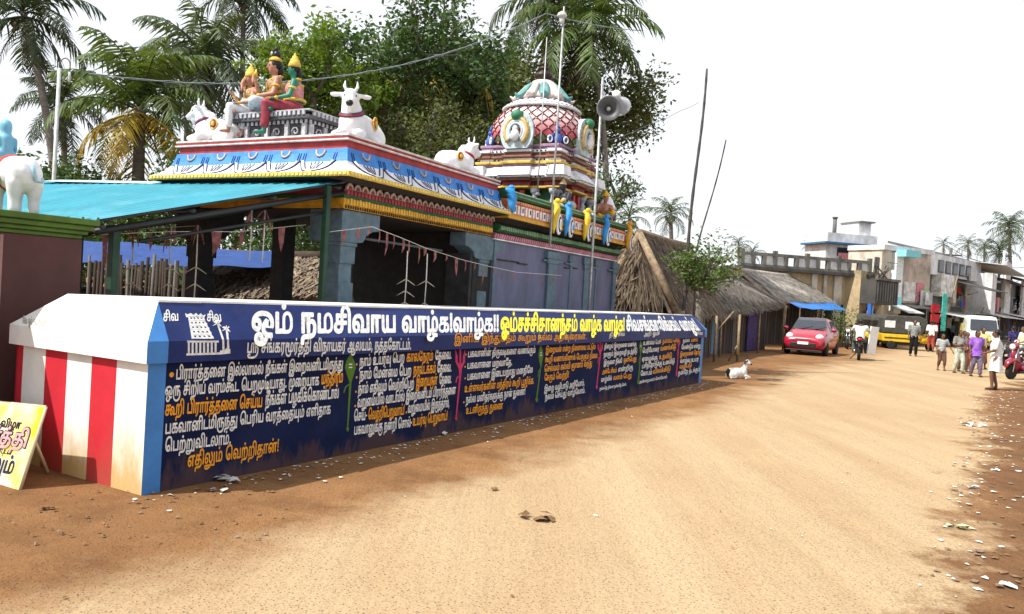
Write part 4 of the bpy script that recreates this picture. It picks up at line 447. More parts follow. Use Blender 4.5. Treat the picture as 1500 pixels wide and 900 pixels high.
(269,[[18,-4,-5,2,-2,2,-2,4,-1,5,4,8,3,2,5,1,4,-1,3,-3,3,-4,0,-5,0,-3,-3,-5,-4,-2],[15,26,-2,2,0,2,-4,71,3,3,11,0,5,-1,1,-3,-3,-71,-3,-3]]),
(250,[[5,-21,-2,2,-1,1,7,35,3,2,14,-1,2,-2,0,-4,-12,-30,-3,-3]]),
(322,[[6,35,-2,2,-1,2,0,9,3,3,34,0,2,-1,0,-3,0,-9,-2,-3]]),
(268,[[17,-4,-6,4,-2,4,-1,5,1,4,3,4,3,2,6,1,7,-4,2,-3,0,-6,0,-3,-3,-5,-4,-2]]),
]
CLUSTERS = {(3000,3021,2992,3008,):(65,),(2970,):(9,),(2969,3021,):(32,),(2965,):(8,),(2992,):(20,),(2990,3010,):(56,),(2992,3021,):(41,),(2980,3021,):(36,),(2980,3007,):(14,27),(2997,3007,):(25,27),(2984,3006,):(15,26),(2991,):(19,),(2950,):(1,),(2994,):(22,),(2990,3021,):(39,),(44,):(67,),(2984,):(15,),(2980,):(14,),(2965,3019,):(29,8,26),(2975,3021,):(34,),(2975,):(12,),(46,):(69,),(2951,):(2,),(2985,3007,):(16,27),(2984,3021,):(37,),(2980,3009,):(50,),(2990,):(18,),(2965,3010,):(47,),(2993,3009,):(59,),(2994,3021,):(43,),(2949,):(0,),(2993,3007,):(21,27),(2997,3009,):(64,),(2992,3016,):(30,20),(2995,3021,):(44,),(2986,3007,):(17,27),(2992,3006,):(20,26),(2985,3016,):(30,16),(2994,3006,):(22,26),(2984,3008,):(51,),(2993,3016,):(30,21),(2997,):(25,),(2990,3007,):(18,27),(2992,3009,):(58,),(2962,):(6,),(2970,3007,):(9,27),(2986,3014,):(28,17),(2993,):(21,),(2990,3009,):(55,),(2975,3007,):(48,),(2991,3006,):(19,26),(2970,3014,):(28,9),(2991,3021,):(40,),(2986,):(17,),(2996,):(24,),(2965,3007,):(8,27),(2965,3021,):(31,),(2965,3018,):(28,8,26),(2979,3021,):(35,),(2975,3006,):(12,26),(2997,3006,):(25,26),(2992,3007,):(20,27),(2980,3016,):(30,14),(2991,3009,):(57,),(2958,):(4,),(2995,3007,):(23,27),(2980,3006,):(14,26),(2993,3021,):(42,),(2994,3009,):(61,),(2997,3014,):(28,25),(2985,3021,):(38,),(33,):(66,),(2953,):(3,),(2965,3006,):(8,26),(2984,3015,):(29,15),(2980,3015,):(29,14),(2997,3016,):(30,25),(2990,3015,):(29,18),(2990,3016,):(30,18),(2991,3007,):(19,27),(45,):(68,),(2985,3009,):(52,),(2965,3009,):(46,),(2970,3018,):(28,9,26),(2995,3016,):(30,23),(2979,):(13,),(2975,3016,):(30,12),(2993,3006,):(21,26),(2985,):(16,),(2994,3015,):(29,22),(2995,):(23,),(2986,3010,):(54,),(2972,3007,):(10,27),(2995,3009,):(62,),(2979,3016,):(30,13),(2984,3007,):(15,27),(2975,3009,):(49,),(2985,3006,):(16,26),(2994,3016,):(30,22),(2974,3006,):(11,26),(2970,3015,):(29,9),(2996,3007,):(24,27),(2986,3006,):(17,26),(2991,3019,):(29,19,26),(2996,3021,):(45,),(2997,3019,):(29,25,26),(2963,):(7,),(2986,3015,):(29,17),(2959,):(5,),(2996,3016,):(30,24),(2980,3019,):(29,14,26),(2997,3015,):(29,25),(2980,3018,):(28,14,26),(2996,3009,):(63,),(2993,3015,):(29,21),(2970,3021,):(33,),(2994,3007,):(60,),(2996,3006,):(24,26),(2986,3009,):(53,)}
# ================================================================== lettering tools
def dec(con):
    x = y = 0; r_ = []
    for i in range(0, len(con), 2):
        x += con[i]*7; y += con[i+1]*7; r_.append((x, y))
    return r_
def clusters(s):
    r_ = []; i = 0
    while i < len(s):
        if s.startswith('ஸ்ரீ', i): r_.append('ஸ்ரீ'); i += 4; continue
        j = i+1
        while j < len(s) and ('\u0bbe' <= s[j] <= '\u0bcd'): j += 1
        r_.append(s[i:j]); i = j
    return r_
def text_shape(s, bold):
    """Outlines of a line of writing, filled, in units of 1/1000 em; returns (verts, faces, width)."""
    cus = []
    for k in range(2):                    # neighbouring letters overlap a little: two passes of paint
        cu = bpy.data.curves.new('tmp', 'CURVE'); cu.dimensions = '2D'; cu.fill_mode = 'BOTH'; cu.extrude = 0.01; cu.offset = bold; cus.append(cu)
    x = 0.0; k = 0
    for c in clusters(s):
        if c == ' ': x += 330; continue
        for gi in CLUSTERS[tuple(ord(q) for q in c)]:
            adv, raw = GLYPHS[gi]; k += 1
            for con in raw:
                p = dec(con)
                if len(p) < 3: continue
                sp = cus[k % 2].splines.new('POLY'); sp.points.add(len(p)-1)
                for q, (a, b_) in zip(sp.points, p): q.co = ((a+x)/1000, b_/1000, 0, 1)
                sp.use_cyclic_u = True
            x += adv
    vs = []; fs = []
    for k, cu in enumerate(cus):
        o = bpy.data.objects.new('tmp', cu); COL.objects.link(o)
        dg = bpy.context.evaluated_depsgraph_get(); e = o.evaluated_get(dg); me = e.to_mesh()
        n0 = len(vs); vs += [v.co + Vector((0, 0, 0.0025*k)) for v in me.vertices]; fs += [[i+n0 for i in p.vertices] for p in me.polygons]
        e.to_mesh_clear(); bpy.data.objects.remove(o); bpy.data.curves.remove(cu)
    return vs, fs, x/1000
def lettering(s, A, B, upA, upB, nrm, bold=0.018, lift=0.003):
    """Writing laid along A->B on a surface; upA/upB = letter-height vectors at the two ends."""
    vs, fs, w = text_shape(s, bold); mb = MB(); out = []
    for v in vs:
        t = v.x/w; up = upA.lerp(upB, t)
        out.append(A.lerp(B, t) + up*(v.y/0.58) + nrm*(lift*(0.6+0.4*(v.z/0.01))))
    return mb.add(out, fs)

# ================================================================== the long painted wall
WC = Vector((-2.643, 5.913, 0)); WA = R(90-30.73)
WXv = Vector((math.cos(WA), math.sin(WA), 0)); WYv = Vector((-WXv.y, WXv.x, 0))
def wl_(q): d = q-WC; return Vector((d.dot(WXv), d.dot(WYv), q.z))
def paint(name, col, **k): return mat(name, col, **{**dict(rough=0.55, var=0.12, scale=3, bump=0.12, spec=0.35), **k})
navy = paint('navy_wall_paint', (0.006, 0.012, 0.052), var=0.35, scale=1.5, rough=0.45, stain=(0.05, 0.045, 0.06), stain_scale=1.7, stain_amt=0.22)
navy_slope = paint('navy_slope_lit_paint', (0.015, 0.028, 0.130), spec=0.15, bump=0.4, var=0.3, scale=1.5, rough=0.5, stain=(0.06, 0.06, 0.09), stain_scale=1.7, stain_amt=0.22)  # lighter copy of the wall navy; light on the slope put into the colour
wblue = paint('sky_blue_wall_paint', (0.045, 0.20, 0.52), var=0.2)
red_p = paint('red_wall_paint', (0.50, 0.02, 0.035), var=0.15)
cap_w = paint('white_cap_paint', (0.78, 0.77, 0.74), stain=(0.42, 0.36, 0.26), stain_scale=2.2, stain_amt=0.25)
def base_stained(name, col, dirt, amt=0.95, hi=-0.12, **kw):
    m = paint(name, col, **kw); nt = m.node_tree; n = nt.nodes; l = nt.links; b = n['Principled BSDF']
    src = b.inputs['Base Color'].links[0].from_socket
    tc = n.new('ShaderNodeTexCoord'); sp = n.new('ShaderNodeSeparateXYZ'); l.new(tc.outputs['Object'], sp.inputs[0])
    nz = n.new('ShaderNodeTexNoise'); nz.inputs['Scale'].default_value = 3.2; nz.inputs['Detail'].default_value = 7; nz.inputs['Roughness'].default_value = 0.7
    mp = n.new('ShaderNodeMapping'); mp.inputs['Scale'].default_value = (1, 1, 0.35); l.new(tc.outputs['Object'], mp.inputs[0]); l.new(mp.outputs[0], nz.inputs['Vector'])
    ma = n.new('ShaderNodeMath'); ma.operation = 'MULTIPLY_ADD'; l.new(nz.outputs['Fac'], ma.inputs[0]); ma.inputs[1].default_value = -1.1; l.new(sp.outputs[2], ma.inputs[2])
    mr = n.new('ShaderNodeMapRange'); mr.inputs[1].default_value = -0.50; mr.inputs[2].default_value = hi; mr.inputs[3].default_value = amt; mr.inputs[4].default_value = 0.0; l.new(ma.outputs[0], mr.inputs[0])
    mx = n.new('ShaderNodeMix'); mx.data_type = 'RGBA'; l.new(mr.outputs[0], mx.inputs[0]); l.new(src, mx.inputs[6]); mx.inputs[7].default_value = (*dirt, 1)
    l.new(mx.outputs[2], b.inputs['Base Color']); return m
navy = base_stained('navy_paint_with_mud_splash', (0.006, 0.012, 0.052), (0.12, 0.065, 0.035), 0.45, -0.36, var=0.35, scale=1.5, rough=0.75, spec=0.10, stain=(0.035, 0.035, 0.06), stain_scale=1.7, stain_amt=0.2, bump=0.45)
white_st = base_stained('limewash_with_dirt_splash', (0.76, 0.75, 0.71), (0.50, 0.34, 0.13))
red_st = base_stained('red_paint_with_dirt_splash', (0.50, 0.02, 0.035), (0.36, 0.05, 0.04))
WL = 13.45; WD = 1.86; RI = 0.25; ZF0, ZF1, ZT = 0.985, 1.15, 1.434
wall = thing('painted_wall', 'long low navy wall with white and orange writing, sloped cap and a red and white striped end', 'wall', WC, WA)
# plinth body: long faces navy, striped end, blue corner strip
b = MB(); e0 = 0.05
sy = [0.05] + [wl_(onplane(x, 560, WC+WXv*e0, WXv)).y for x in (170, 133, 97, 65, 32, 22)]
sy = [0.05] + [v for v in sy[1:] if v > 0.06]
sy = sorted(sy) + [WD-0.05]
cols = [0, 1, 0, 1, 0, 1, 1, 0, 0]
bx = 0.0
for i in range(len(sy)-1):
    b.quad((e0, sy[i+1], -0.1), (e0, sy[i], -0.1), (e0, sy[i], ZF0), (e0, sy[i+1], ZF0), m=cols[i])
y0 = 0.05
b.quad((e0, y0, -0.1), (0.205, y0, -0.1), (0.205, y0, ZF0), (e0, y0, ZF0), m=2)
b.quad((0.205, y0, -0.1), (WL-0.2, y0, -0.1), (WL-0.2, y0, ZF0), (0.205, y0, ZF0), m=3)
b.quad((WL-0.2, y0, -0.1), (WL-0.05, y0, -0.1), (WL-0.05, y0, ZF0), (WL-0.2, y0, ZF0), m=2)
b.quad((WL-0.05, y0, -0.1), (WL-0.05, WD-0.05, -0.1), (WL-0.05, WD-0.05, ZF0), (WL-0.05, y0, ZF0), m=2)
b.quad((WL-0.05, WD-0.05, -0.1), (e0, WD-0.05, -0.1), (e0, WD-0.05, ZF0), (WL-0.05, WD-0.05, ZF0), m=0)
b.build('wall_body', [white_st, red_st, wblue, navy], wall)
# cap: fascia + slope + flat top, near end white, long side navy with blue corner
c = MB(); RB = WD-0.40
xs_ = [0.0, 0.178, WL-0.17, WL]
c.quad((0, WD, ZF0), (0, 0, ZF0), (0, 0, ZF1), (0, WD, ZF1), 0)                               # near-end fascia
c.quad((0, WD, ZF1), (0, 0, ZF1), (RI, RI, ZT), (RI, RB, ZT), 0)                              # near-end slope
c.quad((0, 0, ZF0), (0.178, 0, ZF0), (0.178, 0, ZF1), (0, 0, ZF1), 1)
c.add([(0, 0, ZF1), (0.178, 0, ZF1), (RI, RI, ZT)], [(0, 1, 2)], 1)
c.quad((0.178, 0, ZF0), (WL-0.12, 0, ZF0), (WL-0.12, 0, ZF1), (0.178, 0, ZF1), 2)
c.quad((0.178, 0, ZF1), (WL-0.12, 0, ZF1), (WL-RI, RI, ZT), (RI, RI, ZT), 2)
c.quad((WL-0.12, 0, ZF0), (WL, 0, ZF0), (WL, 0, ZF1), (WL-0.12, 0, ZF1), 1)
c.add([(WL-0.12, 0, ZF1), (WL, 0, ZF1), (WL-RI, RI, ZT)], [(0, 1, 2)], 1)
c.quad((WL, 0, ZF0), (WL, WD, ZF0), (WL, WD, ZF1), (WL, 0, ZF1), 1)
c.quad((WL, 0, ZF1), (WL, WD, ZF1), (WL-RI, RB, ZT), (WL-RI, RI, ZT), 1)
c.quad((WL, WD, ZF0), (0, WD, ZF0), (0, WD, ZF1), (WL, WD, ZF1), 0)
c.quad((WL, WD, ZF1), (0, WD, ZF1), (RI, RB, ZT), (WL-RI, RB, ZT), 0)
c.quad((RI, RI, ZT), (WL-RI, RI, ZT), (WL-RI, RB, ZT), (RI, RB, ZT), 0)
c.quad((0, 0, ZF0), (0, WD, ZF0), (WL, WD, ZF0), (WL, 0, ZF0), 0)
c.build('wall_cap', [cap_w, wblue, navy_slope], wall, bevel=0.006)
# rough cement ridge strip along the front edge of the flat top
rg = MB()
x = RI
while x < WL-RI-0.1:
    dx = rd(0.25, 0.7); x2 = min(x+dx, WL-RI)
    rg.box(((x+x2)/2, RI+0.035+rd(0,0.01), ZT+0.006), (x2-x-0.004, 0.07+rd(0,0.02), 0.016+rd(0,0.008)))
    x = x2
rg.build('ridge_strip', cap_w, wall)
lm = {W_: mat('white_lettering_paint', (0.72, 0.72, 0.70), var=0.3, scale=25, rough=0.6), O_: mat('orange_lettering_paint', (0.80, 0.33, 0.012), var=0.3, scale=25, rough=0.6),
      Y_: mat('yellow_lettering_paint', (0.86, 0.76, 0.03), var=0.12, scale=25, rough=0.6)}
NF = Vector((0, -1, 0)); NS = Vector((0, -(ZT-ZF1), RI)).normalized(); US = Vector((0, RI, ZT-ZF1)).normalized()
def on_face(x, y, off): return wl_(onplane(x, y, WC+WYv*off, WYv))
_ns_w = WXv*NS.x + WYv*NS.y + Vector((0,0,NS.z)); _ps_w = WC + Vector((0,0,ZF1))
def on_slope(x, y): return wl_(onplane(x, y, _ps_w, _ns_w))
for i, (t, colr, pa, pb, h) in enumerate(WALL_TEXT):
    fascia = i < 2 or t in ('திரு சிவ', 'அரி ஓம்', 'சிவ')
    off = 0.0 if fascia else 0.05
    A = on_face(*pa, off); B = on_face(*pb, off)
    hA = Vector((0, 0, (on_face(pa[0], pa[1]-h, off)-A).z)); hB = hA*1.0
    d = (B-A).length/(A-WC+WC).length if 0 else 0
    lettering(t, A, B, hA, hB, NF, bold=0.004 if h > 10 else 0.0).build('lettering', lm[colr], wall)
for t, colr, pa, pb, ua, ub in SLOPE_TEXT:
    A = on_slope(*pa); B = on_slope(*pb); UA = on_slope(*ua)-A; UB = on_slope(*ub)-B
    small = abs(pb[0]-pa[0]) < 40
    lettering(t, A, B, UA*(0.8 if small else 0.96), UB*(0.8 if small else 0.96), NS, bold=0.0 if small else 0.020).build('lettering', lm[colr], wall)
# tower and palm emblem, straddling slope and fascia
em = MB()
def spoly(pts, mb=em, z=0.003): mb.prism([(q.x, q.dot(US)) for q in [on_slope(*p)-Vector((0,0,ZF1)) for p in pts]], 0.004, Vector((0,0,ZF1))+NS*z, (1,0,0), US)
def fpoly(pts, mb, off=0.0, z=0.003): mb.prism([(q.x, q.z) for q in [on_face(*p, off) for p in pts]], 0.004, Vector((0, off-z, 0)), (1,0,0), (0,0,1))
YB = 498.0
# tapering tiers with window gaps
for k in range(5):
    y1 = 496.5-k*6.6; y0_ = y1-6.0; s1 = k/5; s2 = (k+0.9)/5
    xl1, xr1 = 281-s1*5.5, 313-s1*16; xl2, xr2 = 281-s2*5.5, 313-s2*16
    spoly([(xl1, y1), (xr1, y1), (xr1-0.6, y1-2.2), (xl1-0.4, y1-2.2)])
    spoly([(xl2, y0_+1.4), (xr2, y0_+1.4), (xr2, y0_-0.2), (xl2, y0_-0.2)])
    for q in range(5):
        a = q/5; w_ = 0.11; fx = lambda l_, r_, t_: l_+(r_-l_)*t_
        a = q*(1-w_)/4
        spoly([(fx(xl1, xr1, a), y1-1.9), (fx(xl1, xr1, a+w_), y1-1.9), (fx(xl2, xr2, a+w_), y0_+1.2), (fx(xl2, xr2, a), y0_+1.2)])
spoly([(273, 465), (299, 466), (301, 461), (297, 463), (294, 459.5), (290, 462.5), (287, 459), (283, 462), (279, 459), (275, 461), (271, 459.5)])
em2 = MB()
fpoly([(274, 502), (320, 502), (320, 499.3), (274, 499.3)], em2); fpoly([(273, 521), (322, 519.5), (322, 516.5), (273, 518)], em2)
for k in range(8): fpoly([(275+k*5.6, 518), (277.6+k*5.6, 518), (277.6+k*5.6, 501.5), (275+k*5.6, 501.5)], em2)
fpoly([(322, 519.5), (337, 518), (337, 512), (333, 509), (329, 513), (322, 514)], em2)
for (bx_, by_, tx_, ty_) in ((326, 513, 318, 474), (333, 511, 331, 482)):
    spoly([(bx_-0.5, 498), (bx_+2, 498), (tx_+1.6, ty_), (tx_-0.4, ty_)]); fpoly([(bx_-0.3, by_), (bx_+2.6, by_), (bx_+2, 498.6), (bx_-0.5, 498.6)], em2)
    for dx, dy in ((-7, 3), (-6, -3), (0, -5), (5, -3), (6.5, 4), (4, 9)):
        spoly([(tx_, ty_+1), (tx_+1.3, ty_-1), (tx_+dx*0.6+0.6, ty_+dy*0.8-1.2), (tx_+dx, ty_+dy+1), (tx_+dx*0.6, ty_+dy*0.6+1.2)])
em.merge(em2); em.build('temple_emblem', lm[W_], wall)
vel_m = mat('leaf_green_paint', (0.075, 0.17, 0.012), var=0.2, scale=20); tri_m = mat('pink_trident_paint', (0.50, 0.035, 0.11), var=0.2, scale=20)
def vel(x, y0_, yl, yb, w, xb):
    mb = MB(); k = (yl-y0_)
    fpoly([(x, y0_), (x+w*0.7, y0_+k*0.25), (x+w, y0_+k*0.5), (x+w*0.6, y0_+k*0.75), (x+w*0.2, yl), (xb+0.9, yb-6), (xb+2.2, yb-4), (xb+1.2, yb), (xb-1.2, yb), (xb-2.2, yb-4), (xb-0.9, yb-6), (x-w*0.2, yl), (x-w*0.6, y0_+k*0.75), (x-w, y0_+k*0.5), (x-w*0.7, y0_+k*0.25)], mb, 0.05)
    mb.build('spear_emblem', vel_m, wall)
    s_ = MB()
    for xa, xb2, ya, yb2 in ((x-w*.3, x+w*.3, y0_+k*.36, y0_+k*.40), (x-w*.3, x+w*.3, y0_+k*.47, y0_+k*.51)): fpoly([(xa, yb2), (xb2, yb2-0.2), (xb2, ya-0.2), (xa, ya)], s_, 0.05, 0.006)
    s_.build('spear_mark', lm[W_], wall)
    r_ = MB(); fpoly([(x, yl+1), (x, yl+2.5), (x-w*.8, yl+8), (x-w*1.1, yl+16), (x-w*1.3, yl+15), (x-w, yl+7)], r_, 0.05); r_.build('spear_ribbon', vel_m, wall)
def trident(x, y0_, yb, w, xb):
    mb = MB(); k = 26*w/7.5
    fpoly([(x-w, y0_), (x-w*.55, y0_+k*.45), (x-w*.55, y0_+k*.75), (x-w*.15, y0_+k*.9), (x-w*.15, y0_), (x+w*.15, y0_), (x+w*.15, y0_+k*.9), (x+w*.55, y0_+k*.75), (x+w*.55, y0_+k*.45), (x+w, y0_), (x+w, y0_+k*.75), (x+w*.35, y0_+k*1.15), (x+w*.18, y0_+k*1.6), (xb+.8, yb-6), (xb+1.8, yb-4), (xb, yb), (xb-1.8, yb-4), (xb-.8, yb-6), (x-w*.18, y0_+k*1.6), (x-w*.35, y0_+k*1.15), (x-w, y0_+k*.75)], mb, 0.05)
    mb.build('trident_emblem', tri_m, wall)
    r_ = MB(); yl = y0_+k*1.5; fpoly([(x, yl), (x, yl+2), (x-w*.6, yl+6), (x-w*.8, yl+13), (x-w, yl+12), (x-w*.8, yl+5)], r_, 0.05); r_.build('trident_ribbon', tri_m, wall)
vel(513, 518, 560, 632, 8, 509); trident(674, 512, 617, 7, 668); vel(792, 505, 537, 589, 3.6, 786); trident(879, 501, 571, 3.8, 874); vel(938.5, 499, 518, 563, 2.4, 935); trident(994, 497, 552, 2.2, 991)
bl = MB()
for px, py in ((251, 553), (522, 537), (522, 556), (521, 577), (520, 598), (595, 607), (682, 522), (681, 540), (681, 557), (679, 592)):
    q = on_face(px, py, 0.05); s_ = 0.012 if px > 260 else 0.02
    bl.prism([(q.x+s_*math.cos(k*math.pi/4), q.z+0.02+s_*math.sin(k*math.pi/4)) for k in range(8)], 0.004, (0, 0.047, 0), (1,0,0), (0,0,1))
bl.build('bullet_marks', lm[O_], wall)
# faded scribble on the white end cap
gs = MB(); pend = WC; 
NE = Vector((-(ZT-ZF1), 0, RI)).normalized()
fad = mat('faded_grey_lettering', (0.36, 0.32, 0.25), var=0.4, scale=40)
def on_end(x, y):
    nw = WXv*NE.x + Vector((0,0,NE.z)); return wl_(onplane(x, y, WC+Vector((0,0,ZF1)), nw))
A = on_end(34, 493); B = on_end(112, 504); U_ = on_end(34, 484)-A
gl = lettering('சிவ ஓம் நம சிவாய', on_end(33, 474), on_end(70, 479), U_, U_, NE, bold=0.0, lift=0.002)
gl.build('faded_lettering', fad, wall)

# ---- leaning sign board
bA = gnd(27, 718); tR = onplane(65, 597, WC+WYv*0.83, WYv)
sb = thing('sign_board', 'white and yellow hand lettered board tilted back before the striped end wall', 'sign board', bA, 0)
dW = WYv.copy(); dH = (tR-bA); Hb = dH.length; dHn = dH.normalized(); dW = (dW - dHn*dW.dot(dHn)).normalized(); nb = dHn.cross(dW); nb = -nb if nb.dot(EYE-bA) < 0 else nb
bw = 0.95; th = 0.022
bm_ = MB(); p0 = Vector((0,0,0.004)); cs = [p0, p0+dW*bw, p0+dW*bw+dHn*Hb, p0+dHn*Hb]
sign_m = mat('sign_board_yellow_wash', (0.80, 0.77, 0.60), col2=(0.80, 0.66, 0.03), scale=3.4, detail=1.5, rough=0.4)
bm_.add(cs+[q-nb*th for q in cs], [(0,1,2,3), (7,6,5,4), (0,4,5,1), (1,5,6,2), (2,6,7,3), (3,7,4,0)], 0)
bm_.build('board_face', sign_m, sb)
fr = MB()
for a_, b2_ in ((0,1), (1,2), (2,3), (3,0)):
    fr.tube([cs[a_]-nb*0.012, cs[b2_]-nb*0.012], 0.014, 4)
fr.build('board_frame', mat('sign_frame_wood', (0.62, 0.55, 0.40), rough=0.6), sb)
b = MB(); q0 = p0+dW*0.3+dHn*Hb*0.9-nb*0.03; b.tube([q0, Vector((q0.x, q0.y, 0.01))+WXv*0.22], 0.014, 5); b.build('prop_stick', MATS['sign_frame_wood'], sb)
ink = mat('black_sign_ink', (0.02, 0.018, 0.03), var=0.3)
def on_sign(t, u0, u1, v, h, m_, bold, lift):   # u from the right edge, v up
    # the board is read from the road side: text runs towards the right edge (u falling)
    lettering(t, p0+dW*u0+dHn*v, p0+dW*u1+dHn*(v), dHn*h, dHn*h, nb, bold=bold, lift=lift).build('lettering', m_, sb)
on_sign(SIGN_TEXT[0], 0.80, 0.06, Hb*0.49, 0.10, ink, 0.05, 0.003)
on_sign(SIGN_TEXT[0], 0.80, 0.06, Hb*0.49, 0.10, mat('pink_sign_ink', (0.55, 0.30, 0.33)), 0.0, 0.006)
on_sign(SIGN_TEXT[1], 0.50, 0.22, Hb*0.70, 0.05, ink, 0.02, 0.003)
on_sign(SIGN_TEXT[2], 0.72, 0.13, Hb*0.16, 0.095, lm[W_], 0.05, 0.003)
on_sign(SIGN_TEXT[2], 0.72, 0.13, Hb*0.16, 0.095, ink, 0.012, 0.006)
on_sign(SIGN_TEXT[3], 0.50, 0.22, Hb*0.38, 0.035, ink, 0.0, 0.003)
# ================================================================== roadside shrine
T0 = Vector((-2.296, 10.671, 0)); TA = R(90-27.89)
TXv = Vector((math.cos(TA), math.sin(TA), 0)); TYv = Vector((-TXv.y, TXv.x, 0))
def tw(x, y, z): return T0 + TXv*x + TYv*y + Vector((0,0,z))
def tl_(q): d = q-T0; return Vector((d.dot(TXv), d.dot(TYv), q.z))
def pnt(name, col, **k): return mat(name, col, **{**dict(rough=0.55, var=0.28, scale=7, bump=0.15, spec=0.35, stain=tuple(c*0.35 for c in col), stain_scale=3.0, stain_amt=0.55), **k})
teal = pnt('teal_grey_pillar_paint', (0.095, 0.15, 0.19)); lav = pnt('lavender_grey_wall_paint', (0.115, 0.12, 0.205), scale=2.5, stain=(0.06, 0.065, 0.085), stretch=(1, 1, 0.4))
dark_in = mat('shade_dark_inner_wall', (0.022, 0.02, 0.018), var=0.4)  # near black colour puts the hall's inner shade into the wall
blue_c = pnt('cornice_blue_paint', (0.035, 0.21, 0.62), stain_amt=0.3); white_c = pnt('cornice_white_paint', (0.74, 0.75, 0.77), stain=(0.40, 0.42, 0.47), stain_amt=0.4)
yel_c = pnt('cornice_yellow_paint', (0.62, 0.42, 0.07)); red_c = pnt('cornice_red_paint', (0.36, 0.035, 0.035)); mar_c = pnt('maroon_band_paint', (0.26, 0.028, 0.04))
org_c = pnt('marigold_band_paint', (0.58, 0.29, 0.02)); grn_c = pnt('dark_green_band_paint', (0.015, 0.085, 0.025)); pink_c = pnt('pink_band_paint', (0.46, 0.10, 0.17))
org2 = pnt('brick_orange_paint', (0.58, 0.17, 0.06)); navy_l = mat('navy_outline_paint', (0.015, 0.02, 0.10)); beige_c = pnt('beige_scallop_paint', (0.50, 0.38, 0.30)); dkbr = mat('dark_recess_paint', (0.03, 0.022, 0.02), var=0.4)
HX, HY, SX1, SY1 = 3.95, 2.95, 10.0, 2.6

tem = thing('shrine', 'teal pillared roadside shrine with brightly painted cornice, lavender sanctum wall and latticed dome', 'temple', T0, TA)
# floor and walls
b = MB(); b.span((-0.2, -0.2, -0.05), (10.3, 3.2, 0.45)); b.build('plinth', mat('granite_plinth', (0.10, 0.10, 0.10)), tem)
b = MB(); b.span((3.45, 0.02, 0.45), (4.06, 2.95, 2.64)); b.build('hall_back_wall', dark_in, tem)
b = MB(); b.span((4.063, 0, 0.45), (SX1+0.08, SY1, 2.62)); b.build('sanctum_wall', lav, tem, bevel=0.01)
b = MB()
for x0, x1, o in ((6.28, 6.68, 0.05), (7.42, 7.50, 0.02), (8.18, 8.46, 0.03), (8.86, 8.92, 0.02), (9.90, 10.1, 0.05)):
    b.span((x0, -o, 0.45), (x1, 0.05, 2.45)); b.span((x0-0.06, -o-0.02, 2.32), (x1+0.06, 0.05, 2.42)); b.span((x0-0.12, -o-0.03, 2.42), (x1+0.12, 0.05, 2.56))
for x0, x1 in ((6.05, 6.28), (6.68, 6.95), (9.6, 9.9), (7.1, 7.35), (8.46, 8.75)):
    b.box(((x0+x1)/2, -0.02, 2.37), (x1-x0, 0.06, 0.035))
b.span((4.07, -0.03, 0.45), (4.16, 0.0, 2.62)); b.span((4.1, -0.06, 1.33), (10.1, 0.02, 1.42))
b.build('pilaster', teal, tem, bevel=0.008)
# small ledge marks on the sanctum wall
b = MB()
for x, z, w in ((4.6, 2.26, 0.9), (5.2, 2.24, 0.4), (7.25, 2.28, 0.25), (7.7, 2.3, 0.2)): b.box((x, -0.012, z), (w, 0.03, 0.02))
b.build('wall_ledge', dkbr, tem)
# pillars
def pillar(x, y, bracket=1, s=0.30, pm=teal):
    m_ = MB()
    m_.box((x+s/2, y+s/2, 0.75), (s, s, 0.75)); m_.box((x+s/2, y+s/2, 1.4), (s*1.0, s, 0.56)); m_.box((x+s/2-0.01, y+s/2, 1.76), (s*0.86, s*0.86, 0.36)); m_.box((x+s/2, y+s/2, 2.05), (s*1.02, s*1.02, 0.24)); m_.box((x+s/2, y+s/2, 2.19), (s*1.12, s*1.12, 0.05))
    if bracket:
        for d in (1, -1):
            if x < 0.5 and d < 0: continue
            x0 = x+s*0.5
            prof = [(0, 2.215), (s*0.5*d, 2.215), (s*0.5*d+0.16*d, 2.24), (s*0.5*d+0.22*d, 2.34), (s*0.5*d+0.36*d, 2.40), (s*0.5*d+0.50*d, 2.42), (s*0.5*d+0.50*d, 2.645), (0, 2.645)]
            if d > 0: m_.prism(prof, s*1.05, (x0, y-0.008, 0), (1,0,0), (0,0,1))
            else: m_.prism(prof[::-1], s*1.05, (x0, y-0.008, 0), (1,0,0), (0,0,1))
        m_.span((x-0.012, y-0.01, 2.215), (x+s*0.51, y+s+0.25, 2.643))
    return m_.build('pillar', pm, tem, bevel=0.012)
pillar(0.0, 0.0); pillar(0.0, 2.62, 1, 0.30, mat('shade_dark_stone', (0.035, 0.034, 0.034), var=0.4)); pillar(3.62, 0.0)  # left pillar and inner ones coloured near black for the shade inside
for a_, e_ in (((3.36, 0.03, 0.45), (3.60, 0.5, 2.3)), ((1.25, 1.0, 0.45), (1.5, 1.25, 2.64)), ((1.25, 2.2, 0.45), (1.5, 2.45, 2.64))): b = MB(); b.span(a_, e_); b.build('inner_pillar', MATS['shade_dark_stone'], tem)
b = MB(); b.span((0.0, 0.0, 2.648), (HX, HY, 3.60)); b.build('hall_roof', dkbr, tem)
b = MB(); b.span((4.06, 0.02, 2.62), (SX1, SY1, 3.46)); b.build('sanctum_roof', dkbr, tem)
b = MB(); b.tube([(0.55, 0.05, 2.30), (1.6, 0.04, 2.29), (2.5, 0.05, 2.28)], 0.02, 6); b.build('cloth_rod', mat('grey_rod', (0.09, 0.10, 0.10)), tem)

